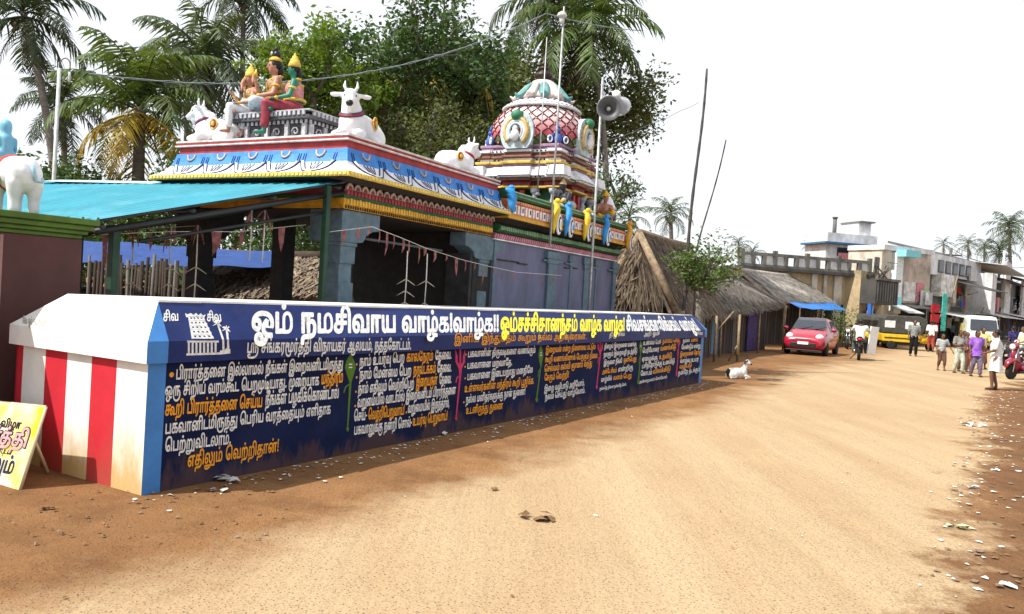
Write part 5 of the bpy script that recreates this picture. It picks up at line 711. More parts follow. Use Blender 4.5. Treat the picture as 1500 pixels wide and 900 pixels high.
def ring_band(mb, prof, x0, x1, y0, y1, ends, m):
    """sweep a cornice profile [(overhang, z)...] along three sides; ends='hall' leaves the +x side, 'sanc' leaves the -x side"""
    rows = []
    for o, z in prof:
        if ends == 'hall': rows.append([(x1, y1+o, z), (x0-o, y1+o, z), (x0-o, y0-o, z), (x1, y0-o, z)])
        else: rows.append([(x0, y0-o, z), (x1+min(o, 0.02), y0-o, z), (x1+min(o, 0.02), y1+o, z), (x0, y1+o, z)])
    for i in range(len(rows)-1):
        for k in range(3):
            mb.quad(rows[i][k], rows[i][k+1], rows[i+1][k+1], rows[i+1][k], m if isinstance(m, int) else m[i])
    for k in (0, 3):                          # close the cut ends
        vs = [r_[k] for r_ in rows]; base = Vector(vs[0]); inner = [Vector((v[0], (y1-0.05 if (v[1] > (y0+y1)/2) else y0+0.05), v[2])) for v in vs]
        mb.add(list(vs)+inner[::-1], [tuple(range(2*len(vs)))] , m if isinstance(m, int) else m[0])
def bandpart(name, prof, m_, ends='hall'):
    mb = MB()
    if ends == 'hall': ring_band(mb, prof, 0, HX-0.02, 0, HY, ends, 0)
    else: ring_band(mb, prof, 4.0, SX1, 0, SY1, ends, 0)
    return mb.build(name, m_, tem)
bandpart('marigold_band', [(0.0, 2.652), (0.035, 2.652), (0.035, 2.70), (0.05, 2.71), (0.05, 2.785), (0.0, 2.785)], org_c)
bandpart('green_band', [(0.0, 2.787), (0.06, 2.787), (0.06, 2.83), (0.0, 2.83)], grn_c)
bandpart('maroon_band', [(0.0, 2.832), (0.045, 2.832), (0.045, 2.90), (0.0, 2.90)], mar_c)
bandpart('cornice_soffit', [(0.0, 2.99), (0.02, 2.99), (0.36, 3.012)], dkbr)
bandpart('cornice_edge_band', [(0.02, 3.02), (0.38, 3.018), (0.385, 3.03), (0.385, 3.075), (0.37, 3.085)], yel_c)
KAP = [(0.37, 3.085), (0.345, 3.095), (0.295, 3.12), (0.25, 3.155), (0.215, 3.195), (0.185, 3.24), (0.16, 3.30), (0.14, 3.36), (0.125, 3.425)]
bandpart('cornice_white_petals', KAP[:6], white_c); bandpart('cornice_blue_curve', KAP[5:], blue_c)
bandpart('red_parapet', [(0.125, 3.425), (0.10, 3.435), (0.10, 3.515), (0.13, 3.52)], red_c)
bandpart('parapet_ledge', [(0.13, 3.521), (0.15, 3.53), (0.15, 3.548), (0.12, 3.552)], pnt('ledge_white_paint', (0.66, 0.60, 0.58)))
bandpart('parapet_red_line', [(0.12, 3.553), (0.135, 3.56), (0.135, 3.578), (0.12, 3.58)], red_c)
b = MB(); b.add([(HX, HY+0.14, 3.612), (-0.14, HY+0.14, 3.612), (-0.14, -0.14, 3.612), (HX, -0.14, 3.612)], [(3,2,1,0)]); ring_band(b, [(0.12, 3.581), (0.14, 3.585), (0.14, 3.612)], 0, HX, 0, HY, 'hall', 0)
b.build('roof_slab_edge', mat('ledge_white_paint', (0,0,0)), tem)
# relief on the road-side cornice: kudu rings, fan petals and curling outlines
def kap(t, w, lift=0.0):          # point on the road side curve; w = 0 bottom .. 1 top
    f_ = w*(len(KAP)-1); i = min(int(f_), len(KAP)-2); o, z = [KAP[i][k]+(KAP[i+1][k]-KAP[i][k])*(f_-i) for k in (0, 1)]
    return Vector((t, -o-lift, z+lift*0.6))
def kapf(t, w, lift=0.0):
    v = kap(0, w, lift); return Vector((v.y, t, v.z))
def relief(fn, a, b_, n, tag_):
    wl1 = MB(); dl = MB(); rg_ = MB(); step = (b_-a)/n; X = [q/6-1 for q in range(13)]
    for k in range(n):
        c0 = a+step*(k+0.5)
        for wd, w0, wh, r_ in ((0.49, 0.05, 0.60, 0.010), (0.36, 0.15, 0.47, 0.008)): dl.tube([fn(c0+x*step*wd, w0+wh*x*x, 0.004) for x in X], r_, 4)
        wl1.tube([fn(c0+x*step*0.425, 0.10+0.54*x*x, 0.002) for x in X], 0.022, 6)
        for q in (-1.5, -0.5, 0.5, 1.5): dl.tube([fn(c0+q*step*0.055, 0.24+0.03*q*q, 0.005), fn(c0+q*step*0.105, 0.60, 0.005)], 0.006, 4)
        cc = [fn(c0+0.075*math.cos(q*math.pi/6), 0.95-0.17*abs(math.sin(q*math.pi/6)), 0.004) for q in range(7)]
        rg_.tube(cc, 0.016, 5); dl.tube([p+Vector((0,0,-0.02)) for p in cc], 0.008, 4)
        for d in (-0.46, -0.40, 0.40, 0.46): dl.tube([fn(c0+step*d, 0.88, 0.004), fn(c0+step*d*0.98, 0.66, 0.004)], 0.005, 4)
    wl1.merge(dl, m=1); wl1.merge(rg_, m=2); wl1.build('petal_relief', [white_c, navy_l, beige_c], tem)
relief(kap, -0.10, HX, 6, 'road')
relief(kapf, 0.0, HY+0.1, 5, 'front')
def beads(name, y_, z, x0, x1, w, d, h, gap, m_, jit=0.0, front=False, x_=0):
    mb = MB(); x = x0
    while x < x1:
        c_ = (x_, x+w/2, z) if front else (x+w/2, y_, z)
        mb.box(c_, (d, w, h*(1+rd(-jit, jit))) if front else (w, d, h*(1+rd(-jit, jit))), taper=0.8); x += w+gap
    mb.build(name, m_, tem)
beads('edge_bead', -0.388, 3.052, -0.35, HX-0.05, 0.05, 0.02, 0.035, 0.022, mat('bead_pale_yellow', (0.72, 0.56, 0.16)))
beads('edge_bead', 0, 3.052, -0.35, HY+0.35, 0.05, 0.02, 0.035, 0.022, MATS['bead_pale_yellow'], front=True, x_=-0.388)
beads('marigold_tooth', -0.055, 2.748, 0.0, HX-0.05, 0.045, 0.03, 0.07, 0.018, pnt('marigold_light', (0.72, 0.42, 0.05)), 0.25)
beads('marigold_rib', -0.04, 2.678, 0.0, HX-0.05, 0.02, 0.02, 0.04, 0.03, dkbr, 0.1)
beads('maroon_rib', -0.05, 2.865, 0.0, HX-0.05, 0.05, 0.02, 0.06, 0.025, pnt('maroon_light', (0.36, 0.05, 0.06)), 0.1)
b = MB(); b2 = MB(); x = -0.02
while x < HX-0.1:
    pr = [(0.075*math.cos(k*math.pi/8)*0.95, 0.085*math.sin(k*math.pi/8)) for k in range(9)]
    b.prism(pr, 0.03, (x+0.075, -0.06, 2.905), (1,0,0), (0,0,1)); pr2 = [(p[0]*0.5, p[1]*0.5) for p in pr]; b2.prism(pr2, 0.01, (x+0.075, -0.068, 2.907), (1,0,0), (0,0,1)); x += 0.16
b.build('scallop_row', beige_c, tem); b2.build('scallop_core', mar_c, tem)
# sanctum entablature
bandpart('pink_band', [(0.0, 2.622), (0.04, 2.622), (0.05, 2.635), (0.05, 2.71), (0.03, 2.728), (0.0, 2.728)], pink_c, 'sanc')
mb = MB(); x = 4.02
while x < SX1-0.1:
    mb.box((x, -0.055, 2.672), (0.03, 0.02, 0.085), Euler((0, R(35), 0)).to_matrix()); x += 0.085
mb.build('pink_diagonal_rib', pnt('pale_pink_rib', (0.60, 0.28, 0.33)), tem)
bandpart('pink_lower_line', [(0.0, 2.60), (0.055, 2.60), (0.055, 2.62), (0.0, 2.62)], white_c, 'sanc')
bandpart('green_roll', [(0.02, 2.732)]+[(0.05+0.10*math.sin(math.pi*k/8), 2.735+0.075*(1-math.cos(math.pi*k/8))) for k in range(9)], grn_c, 'sanc')
beads('green_roll_bead', -0.15, 2.81, 4.05, SX1-0.05, 0.035, 0.02, 0.07, 0.035, pnt('pale_green_bead', (0.22, 0.36, 0.20)), 0.2)
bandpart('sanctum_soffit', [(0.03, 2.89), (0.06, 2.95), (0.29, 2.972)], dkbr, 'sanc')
bandpart('orange_ledge', [(0.05, 2.975), (0.31, 2.977), (0.31, 3.03), (0.28, 3.035), (0.28, 3.065)], org_c, 'sanc')
bandpart('panel_band', [(0.27, 3.067), (0.27, 3.25), (0.24, 3.252)], org2, 'sanc')
mb = MB(); x = 4.05; k = 0
while x < SX1-0.1:
    mb.box((x+0.06, -0.279, 3.155), (0.105 if k % 2 else 0.05, 0.02, 0.155)); x += 0.15; k += 1
mb.build('white_panel', white_c, tem)
mb = MB(); x = 4.05; k = 0
while x < SX1-0.1:
    if k % 2: mb.box((x+0.06, -0.292, 3.16), (0.03, 0.01, 0.08))
    x += 0.15; k += 1
mb.build('panel_slot', navy_l, tem)
bandpart('upper_orange_band', [(0.25, 3.255), (0.255, 3.258), (0.255, 3.318), (0.22, 3.322)], org2, 'sanc')
beads('orange_tooth', -0.26, 3.288, 4.05, SX1-0.05, 0.06, 0.016, 0.045, 0.03, pnt('pale_orange_tooth', (0.66, 0.30, 0.16)), 0.1)
bandpart('upper_green_roll', [(0.15, 3.325)]+[(0.17+0.09*math.sin(math.pi*k/8), 3.33+0.085*(1-math.cos(math.pi*k/8))) for k in range(9)]+[(-0.1, 3.501)], grn_c, 'sanc')
mb = MB()
for dz, o in ((3.40, 0.262), (3.46, 0.25)): mb.tube([(4.05, -o, dz), (SX1, -o, dz)], 0.010, 5)
mb.build('roll_line', pnt('pale_green_bead', (0,0,0)), tem)
# peacock brackets
def peacock(x, c_, o=0.30, s=1.0):
    D_ = Vector((0, 0, -0.235)); p_ = MB(); p_.tube([(x, -o+0.02, 3.73*1), (x+0.02, -o-0.05, 3.68), (x-0.01, -o-0.09, 3.56), (x-0.07, -o-0.08, 3.40), (x-0.05, -o-0.05, 3.22), (x, -o-0.03, 3.12)], [0.03*s, 0.055*s, 0.072*s, 0.064*s, 0.045*s, 0.02*s], 8)
    p_.ell((x+0.02, -o-0.07, 3.74), (0.055*s, 0.06*s, 0.055*s)); p_.tube([(x+0.03, -o-0.10, 3.745), (x+0.05, -o-0.17, 3.72)], [0.025*s, 0.006], 6)
    p_.v = [v+D_ for v in p_.v]; o_ = p_.build('peacock_bracket', c_, tem)
    r_ = MB(); ax = Vector((0.15, -1, 0.0)).normalized()
    for rr, hh, mi in ((0.15*s, 0.0, 0), (0.115*s, 0.012, 1), (0.085*s, 0.024, 0), (0.05*s, 0.034, 2)):
        r_.lathe([(rr, -0.02), (rr, 0.01), (rr*0.85, 0.02), (0.0, 0.022)], (x+0.15, -o-0.075-hh, 3.30), 16, mi, axis=ax, sx=1, sy=1.35)
    r_.v = [v+D_ for v in r_.v]; r_.build('feather_rosette', [white_c, navy_l, c_], o_)
py_ = pnt('peacock_yellow', (0.66, 0.46, 0.03)); pb_ = pnt('peacock_blue', (0.03, 0.26, 0.62)); po_ = pnt('peacock_orange', (0.60, 0.30, 0.03))
for px, c_ in ((811, py_), (829, pb_), (857, py_), (886, pb_)):
    peacock(tl_(onplane(px, 300, tw(0, -0.3, 0), TYv)).x, c_)
peacock(9.95, po_)
p_ = MB(); p_.tube([(HX-0.1, -0.30, 3.46), (HX-0.02, -0.36, 3.44), (HX+0.02, -0.38, 3.32), (HX-0.02, -0.40, 3.20), (HX, -0.42, 3.06)], [0.02, 0.07, 0.09, 0.07, 0.03], 8); p_.ell((HX+0.0, -0.36, 3.49), (0.06, 0.06, 0.05)); p_.build('peacock_bracket', pb_, tem)

# ------------------------------------------------------------------ tower with latticed dome
DT = tl_(T0 + TXv*8.08 + TYv*1.27 + Vector((0.05, 0, 0)))
def dom_mat():
    m = mat('dome_paint', (0.6, 0.1, 0.1), rough=0.5, var=0.2, scale=9, bump=0.1); nt = m.node_tree; n = nt.nodes; l = nt.links; b = n['Principled BSDF']
    tc = n.new('ShaderNodeTexCoord'); sp = n.new('ShaderNodeSeparateXYZ'); l.new(tc.outputs['Object'], sp.inputs[0])
    mr = n.new('ShaderNodeMapRange'); mr.inputs[1].default_value = 4.82; mr.inputs[2].default_value = 6.0; l.new(sp.outputs[2], mr.inputs[0])
    rp = n.new('ShaderNodeValToRGB'); e = rp.color_ramp.elements; e[0].position = 0.10; e[0].color = (0.03, 0.14, 0.05, 1); e[1].position = 0.80; e[1].color = (0.75, 0.72, 0.70, 1)
    for p, c in ((0.20, (0.05, 0.16, 0.07)), (0.26, (0.50, 0.07, 0.10)), (0.42, (0.60, 0.27, 0.29)), (0.60, (0.70, 0.56, 0.55))):
        q = e.new(p); q.color = (*c, 1)
    src = b.inputs['Base Color'].links[0].from_socket
    mx = n.new('ShaderNodeMix'); mx.data_type = 'RGBA'; mx.blend_type = 'MIX'; mx.inputs[0].default_value = 0.93; l.new(src, mx.inputs[6]); l.new(mr.outputs[0], rp.inputs[0]); l.new(rp.outputs[0], mx.inputs[7]); l.new(mx.outputs[2], b.inputs['Base Color'])
    return m
DP = [(1.08, 4.90), (1.13, 4.98), (1.15, 5.08), (1.15, 5.20), (1.125, 5.32), (1.08, 5.44), (1.01, 5.56), (0.92, 5.67), (0.82, 5.76), (0.74, 5.81)]
def dome_r(z):
    for (r0, z0), (r1, z1) in zip(DP, DP[1:]):
        if z0 <= z <= z1: return r0+(r1-r0)*(z-z0)/(z1-z0)
    return DP[-1][0]
b = MB(); b.lathe(DP, (DT.x, DT.y, 0), 40); dome = b.build('dome', dom_mat(), tem)
b = MB(); NL = 26
for k in range(NL):
    for d in (1, -1):
        b.tube([Vector((DT.x+(dome_r(z)+0.006)*math.cos(a), DT.y+(dome_r(z)+0.006)*math.sin(a), z)) for z, a in [(4.91+0.88*q/14, 2*math.pi*k/NL + d*(q/14)*0.95) for q in range(15)]], 0.016, 4)
for k in range(NL*2):
    for q in range(9):
        z = 4.95+q*0.098; a = math.pi*(k)/NL + (q % 2)*0
        if (k+q) % 2: continue
        r_ = dome_r(z)+0.004; c_ = Vector((DT.x+r_*math.cos(a), DT.y+r_*math.sin(a), z)); b.ell(c_, (0.022, 0.022, 0.022), m=1, nu=6, nv=4)
b.build('dome_lattice', [mat('maroon_lattice_paint', (0.10, 0.012, 0.015)), pnt('pink_stud_paint', (0.66, 0.42, 0.40))], dome)
b = MB(); b.lathe([(0.74, 5.80), (0.88, 5.785), (0.90, 5.82), (0.80, 5.90), (0.66, 5.97), (0.56, 6.02)], (DT.x, DT.y, 0), 36); b.build('dome_crown_band', white_c, dome)
b = MB()
for k in range(44):
    a = 2*math.pi*k/44; b.box((DT.x+0.835*math.cos(a), DT.y+0.835*math.sin(a), 5.865), (0.03, 0.05, 0.02), Euler((0, 0, a)).to_matrix())
for k in range(30):
    a = 2*math.pi*k/30; b.box((DT.x+0.70*math.cos(a), DT.y+0.70*math.sin(a), 5.955), (0.03, 0.05, 0.02), Euler((0, 0, a)).to_matrix())
b.build('crown_dash', navy_l, dome)
# lotus and pot finial
b = MB(); b.lathe([(0.50, 6.00), (0.60, 6.04), (0.56, 6.12), (0.42, 6.26), (0.32, 6.42), (0.22, 6.50), (0.10, 6.52)], (DT.x, DT.y, 0), 28)
lot = b.build('lotus_cap', pnt('lotus_cream_paint', (0.66, 0.55, 0.50)), tem)
b = MB(); b2 = MB()
for k in range(12):
    a = 2*math.pi*k/12; c_ = Vector((math.cos(a), math.sin(a), 0)); o_ = Vector((DT.x, DT.y, 0))
    (b if k % 2 else b2).tube([o_+c_*0.22+Vector((0,0,6.46)), o_+c_*0.38+Vector((0,0,6.34)), o_+c_*0.55+Vector((0,0,6.13)), o_+c_*0.66+Vector((0,0,6.05)), o_+c_*0.74+Vector((0,0,6.12))], [0.04, 0.10, 0.13, 0.10, 0.02], 6, flat=0.5)
b.build('lotus_petal', pnt('lotus_teal_paint', (0.12, 0.30, 0.30)), lot); b2.build('lotus_petal', pnt('lotus_cream_paint', (0,0,0)), lot)
b = MB(); b.lathe([(0.10, 6.50), (0.16, 6.54), (0.22, 6.60), (0.19, 6.68), (0.07, 6.74), (0.12, 6.77), (0.13, 6.80), (0.06, 6.84), (0.09, 6.86), (0.10, 6.90), (0.05, 6.94), (0.06, 6.98), (0.012, 7.08), (0.0, 7.14)], (DT.x, DT.y, 0), 16)
b.build('pot_finial', mat('blackened_copper', (0.05, 0.035, 0.03), var=0.4, rough=0.45, metal=0.4), tem)
# tiers: alternately painted mouldings with projecting bays
def tier(name, z0, z1, h, m_, bay=0.10, bw=0.42, taper=1.0, cr=0.0, dent=None):
    h *= 0.95; mb = MB(); cz = (z0+z1)/2; hz = z1-z0
    mb.box((DT.x, DT.y, cz), (2*h, 2*h, hz), taper=taper)
    mb.box((DT.x, DT.y, cz+0.001), (2*(h+bay), 2*bw, hz-0.004), taper=taper); mb.box((DT.x, DT.y, cz+0.0015), (2*bw, 2*(h+bay), hz-0.006), taper=taper)
    if cr:
        for sx in (-1, 1):
            for sy in (-1, 1): mb.box((DT.x+sx*(h-cr*0.5), DT.y+sy*(h-cr*0.5), cz+0.002), (cr*1.3, cr*1.3, hz-0.008), taper=taper)
    if dent:
        for sx in (-1, 1):
            for k in range(20):
                t = (0.1*k-0.95)*h
                for (x, y) in ((sx*(h+0.012), t), (t, sx*(h+0.012))): mb.box((DT.x+x, DT.y+y, cz), (0.035, 0.035, 0.035), m=1)
    return mb.build(name, [m_, dkbr], tem, bevel=0.012)
brn_t = pnt('tower_brown', (0.22, 0.09, 0.06)); mauve = pnt('tower_mauve', (0.33, 0.20, 0.30))
tier('tower_core', 3.44, 3.95, 0.88, grn_c, 0.0, 0.3)
tier('tower_moulding', 3.95, 4.00, 1.05, yel_c, 0.10, 0.34, 1, 0.26); tier('tower_moulding', 4.00, 4.10, 0.97, mar_c, 0.10, 0.34, 1, 0.26, 1); tier('tower_moulding', 4.10, 4.16, 1.08, brn_t, 0.12, 0.36, 1, 0.3)
tier('tower_moulding', 4.16, 4.20, 1.14, white_c, 0.13, 0.38, 1, 0.32, 1); tier('tower_eave', 4.20, 4.42, 1.20, white_c, 0.12, 0.40, 0.84, 0.34)
tier('tower_moulding', 4.42, 4.47, 1.00, mauve, 0.11, 0.34, 1, 0.26); tier('tower_moulding', 4.47, 4.53, 1.06, yel_c, 0.12, 0.36, 1, 0.28); tier('tower_moulding', 4.53, 4.60, 0.98, white_c, 0.10, 0.34, 1, 0.26, 1)
tier('tower_moulding', 4.60, 4.65, 1.05, brn_t, 0.12, 0.36, 1, 0.28); tier('tower_moulding', 4.65, 4.72, 0.98, brn_t, 0.10, 0.34, 1, 0.26); tier('tower_moulding', 4.72, 4.78, 1.04, white_c, 0.10, 0.34, 1, 0.26, 1)
tier('tower_moulding', 4.78, 4.84, 0.97, mauve, 0.10, 0.32, 1, 0.24); tier('tower_moulding', 4.84, 4.90, 1.03, mauve, 0.08, 0.32)
bw_ = pnt('tower_blue_white', (0.45, 0.47, 0.55)); trd = pnt('tower_red', (0.45, 0.04, 0.07))
for sx, sy in ((-1, 0), (0, -1), (1, 0), (0, 1)):
    for t in (-0.86, -0.42, 0.42, 0.86):
        x = DT.x+(sx*0.94 if sx else t); y = DT.y+(sy*0.94 if sy else t); mb = MB(); mb.lathe([(0.10, 3.45), (0.10, 3.55), (0.06, 3.57), (0.07, 3.68), (0.05, 3.78), (0.07, 3.84), (0.10, 3.86), (0.11, 3.94)], (x, y, 0), 8); mb.build('tower_pillar', bw_, tem)
    for t in (-0.13, 0.13):
        x = DT.x+(sx*0.96 if sx else t); y = DT.y+(sy*0.96 if sy else t); mb = MB(); mb.box((x, y, 3.70), (0.1 if not sx else 0.06, 0.1 if not sy else 0.06, 0.42)); mb.build('tower_red_panel', trd, tem)
# horseshoe niches on the four sides
flm = pnt('niche_gold_flame', (0.55, 0.40, 0.16)); nw = pnt('niche_pale_blue', (0.46, 0.56, 0.60)); ngr = pnt('niche_green', (0.04, 0.20, 0.10)); nbl = pnt('niche_blue_relief', (0.05, 0.11, 0.42))
def niche(dx, dy, s=1.0):
    n_ = Vector((dx, dy, 0)); sd_ = Vector((-dy, dx, 0)); c0 = Vector((DT.x, DT.y, 5.14))+n_*1.12
    def P(u, v, k=0.0): return c0+sd_*u*s+Vector((0,0,v*s))+n_*k
    mb = MB(); mb.prism([(0.40*math.cos(R(q)), 0.46*math.sin(R(q))) for q in range(-50, 231, 14)], 0.16, c0+n_*0.02, sd_, (0,0,1)); o_ = mb.build('niche', nw, tem)
    for rr, rad, m_, nm, k in ((0.42, 0.05, flm, 'niche_flame', 0.05), (0.33, 0.035, white_c, 'niche_arch', 0.06), (0.25, 0.03, nw, 'niche_arch', 0.07)):
        q_ = MB(); q_.tube([P(rr*math.cos(R(a)), rr*1.12*math.sin(R(a)), k) for a in range(-52, 233, 10)], rad, 6); q_.build(nm, m_, o_)
    q_ = MB()
    for a in range(-30, 211, 20): q_.tube([P(0.43*math.cos(R(a)), 0.48*math.sin(R(a)), 0.03), P(0.53*math.cos(R(a+8)), 0.58*math.sin(R(a+8)), 0.02)], [0.045, 0.01], 5)
    q_.build('niche_flame', flm, o_)
    q_ = MB(); q_.ell(P(0, 0.56, 0.05), (0.13, 0.13, 0.12)); q_.tube([P(-0.1, 0.58, 0.05), P(-0.2, 0.70, 0.04)], [0.05, 0.01], 5); q_.tube([P(0.1, 0.58, 0.05), P(0.2, 0.70, 0.04)], [0.05, 0.01], 5); q_.build('niche_mask', ngr, o_)
    q_ = MB(); q_.ell(P(0, -0.13, 0.09), (0.10, 0.10, 0.13)); q_.ell(P(0, 0.07, 0.10), (0.06, 0.06, 0.08)); q_.tube([P(-0.13, -0.22, 0.10), P(0.13, -0.22, 0.10)], 0.05, 6); q_.build('niche_figure', white_c, o_)
for d in ((-1, 0), (0, -1), (1, 0), (0, 1)): niche(*d, 0.62)
for dx, dy in ((-1, -1), (1, -1), (-1, 1), (1, 1)):
    n_ = Vector((dx, dy, 0)).normalized(); c0 = Vector((DT.x, DT.y, 4.90))+n_*1.16
    mb = MB(); mb.ell(c0+Vector((0,0,0.10)), (0.10, 0.10, 0.14)); mb.ell(c0+Vector((0,0,0.29)), 0.065); mb.tube([c0+Vector((0,0,0.33)), c0+Vector((0,0,0.46))], [0.05, 0.01], 6)
    sd_ = Vector((-n_.y, n_.x, 0))
    for s_ in (-1, 1): mb.tube([c0+sd_*s_*0.08+Vector((0,0,0.20)), c0+sd_*s_*0.19+Vector((0,0,0.14)), c0+sd_*s_*0.17+Vector((0,0,0.02))], [0.045, 0.05, 0.05], 6)
    o_ = mb.build('corner_figure', nbl, tem)
    q_ = MB()
    for s_ in (-1, 1): q_.tube([c0+sd_*s_*(0.18+0.05*math.cos(R(a)))+Vector((0,0,0.10+0.07*math.sin(R(a))))+n_*0.04 for a in range(0, 361, 40)], 0.018, 5)
    q_.build('corner_scroll', white_c, o_)
# ================================================================== statues on the shrine roof
st_white = mat('statue_white_paint', (0.74, 0.74, 0.76), rough=0.5, var=0.12, scale=4, stain=(0.42, 0.45, 0.52), stain_scale=3, stain_amt=0.45, bump=0.1)
blk = mat('black_gloss_paint', (0.012, 0.012, 0.014), rough=0.4); gold = mat('gold_paint', (0.62, 0.40, 0.05), rough=0.45, var=0.35, scale=18)
purple_c = mat('purple_collar_paint', (0.10, 0.06, 0.20), rough=0.5); navy_col = mat('navy_collar_paint', (0.03, 0.045, 0.13), rough=0.5); dkred = mat('dark_red_trim', (0.30, 0.03, 0.03), rough=0.5)
def bull(loc, rz, s, label, collar=navy_col, turn=0.0):
    t = thing('bull_statue', label, 'statue', loc, rz, 'white bull statues on the shrine roof')
    Z = lambda *p: Vector(p)*s
    m_ = MB()
    m_.ell(Z(-0.12, 0, 0.27), (0.46*s, 0.25*s, 0.25*s)); m_.ell(Z(-0.36, 0, 0.25), (0.24*s, 0.26*s, 0.24*s)); m_.ell(Z(0.20, 0, 0.30), (0.24*s, 0.22*s, 0.26*s)); m_.ell(Z(0.14, 0, 0.54), (0.14*s, 0.10*s, 0.12*s))
    hd = Matrix.Rotation(turn, 3, 'Z'); np_ = Z(0.34, 0, 0.62)
    def H(x, y, z): return np_ + (hd @ (Vector((x, y, z))*s))
    m_.cap_(Z(0.22, 0, 0.36), np_, 0.19*s, 0.135*s); m_.cap_(H(0.0, 0, 0.06), H(0.13, 0, 0.07), 0.115*s, 0.105*s); m_.cap_(H(0.10, 0, 0.06), H(0.30, 0, -0.08), 0.095*s, 0.062*s)
    m_.ell(H(0.18, 0, -0.10), (0.06*s, 0.05*s, 0.11*s))
    for y in (-1, 1):
        m_.cap_(Z(0.26, 0.17*y, 0.14), Z(0.48, 0.17*y, 0.09), 0.085*s, 0.06*s); m_.cap_(Z(0.48, 0.17*y, 0.08), Z(0.30, 0.20*y, 0.045), 0.055*s, 0.045*s)
        m_.ell(Z(-0.34, 0.20*y, 0.18), (0.22*s, 0.11*s, 0.17*s)); m_.cap_(Z(-0.16, 0.25*y, 0.10), Z(-0.40, 0.27*y, 0.05), 0.06*s, 0.045*s); m_.cap_(Z(-0.40, 0.27*y, 0.05), Z(-0.14, 0.30*y, 0.04), 0.045*s, 0.038*s)
        e = hd @ Vector((-0.06, 0.24*y, 0.02)); m_.cap_(H(0.02, 0.10*y, 0.10), H(-0.02, 0.24*y, 0.09), 0.032*s, 0.045*s); m_.ell(H(-0.02, 0.25*y, 0.09), (0.035*s, 0.075*s, 0.045*s), rot=hd)
    remesh(m_, 0.026*s, 4).build('body', st_white, t)
    for y in (-1, 1):
        q = MB(); q.tube([H(0.04, 0.06*y, 0.15), H(0.03, 0.10*y, 0.22), H(0.03, 0.09*y, 0.30)], [0.03*s, 0.024*s, 0.006*s], 6); q.build('horn', st_white, t)
        q = MB(); q.ell(H(0.165, 0.082*y, 0.055), (0.02*s, 0.016*s, 0.02*s)); q.build('eye', blk, t)
    q = MB(); q.ell(H(0.335, 0, -0.095), (0.045*s, 0.058*s, 0.05*s)); q.build('muzzle', blk, t)
    for k, (f_, rr, mm) in enumerate(((0.30, 0.175, collar), (0.42, 0.165, collar), (0.36, 0.178, dkred))):
        c_ = Z(0.22, 0, 0.36).lerp(np_, f_); d_ = (np_-Z(0.22, 0, 0.36)).normalized(); a1 = Vector((0, 1, 0)); a2 = d_.cross(a1)
        q = MB(); q.tube([c_ + a1*rr*s*math.cos(a*math.pi/9) + a2*rr*s*math.sin(a*math.pi/9) for a in range(19)], 0.022*s, 5); q.build('collar', mm, t)
    for y in (-1, 1):
        q = MB(); q.ell(Z(-0.10, 0.225*y, 0.37), (0.07*s, 0.03*s, 0.09*s)); b_ = q.build('saddle_cloth', dkred, t)
        q = MB(); q.tube([Z(-0.10+0.078*math.cos(a*math.pi/7), 0.245*y, 0.37+0.10*math.sin(a*math.pi/7)) for a in range(15)], 0.014*s, 5); q.ell(Z(-0.10, 0.262*y, 0.37), (0.035*s, 0.02*s, 0.05*s)); q.build('gold_trim', gold, b_)
        q = MB(); q.ell(Z(-0.12, 0.315*y, 0.035), (0.045*s, 0.03*s, 0.035*s)); q.build('hoof', blk, t)
    q = MB(); q.tube([Z(-0.56, 0, 0.34), Z(-0.63, -0.10, 0.22), Z(-0.56, -0.24, 0.12), Z(-0.42, -0.33, 0.05)], [0.025*s, 0.022*s, 0.02*s, 0.03*s], 6); q.build('tail', st_white, t)
    q = MB(); q.tube([Z(-0.42, -0.33, 0.05), Z(-0.36, -0.35, 0.0), Z(-0.30, -0.355, -0.08)], [0.03*s, 0.036*s, 0.01*s], 6); q.build('tail_tip', blk, t)
    return t
RZ = 3.613
bull(tw(0.20, 2.66, RZ), TA+R(104), 0.74, 'white bull statue with purple collar at the roof end nearest the palms', purple_c, R(4))
bull(tw(0.70, 0.40, RZ), TA+R(196), 0.90, 'white bull statue with dark muzzle facing the road on the front corner of the roof', navy_col, R(22))
bull(tw(3.15, 0.26, RZ), TA+R(-22), 0.72, 'white bull statue lying with its head towards the latticed dome', dkred, R(6))

# carved plinth for the seated figures
grey_st = mat('carved_grey_paint', (0.075, 0.077, 0.09), var=0.4, scale=12, rough=0.6, bump=0.2); pale_st = mat('carved_silver_highlight', (0.42, 0.43, 0.46), var=0.4, scale=16, rough=0.55)
pl = thing('carved_pedestal', 'dark carved grey and silver pedestal bench under the three seated statues', 'pedestal', tw(0, 0, RZ), TA)
px0, px1, py0, py1 = 0.22, 0.95, 0.88, 2.42
b = MB(); b.span((px0, py0, 0), (px1, py1, 0.05)); b.span((px0+0.05, py0+0.05, 0.05), (px1-0.05, py1-0.05, 0.26)); b.span((px0+0.02, py0+0.02, 0.26), (px1-0.02, py1-0.02, 0.31)); b.span((px0-0.06, py0-0.06, 0.31), (px1+0.06, py1+0.06, 0.36)); bn = b; b = MB(); y = py0
while y < py1: b.box((px0-0.062, y+0.04, 0.385), (0.03, 0.05, 0.06)); b.box((px0+0.0, y+0.045, 0.28), (0.02, 0.04, 0.05)); y += 0.085
x = px0
while x < px1: b.box((x+0.04, py0-0.062, 0.385), (0.05, 0.03, 0.06)); b.box((x+0.045, py0+0.0, 0.28), (0.04, 0.02, 0.05)); x += 0.085
b.span((px0-0.07, py0-0.07, 0.415), (px1+0.06, py1+0.06, 0.435)); b.build('bench_rim', pale_st, pl, bevel=0.004)
b = MB()
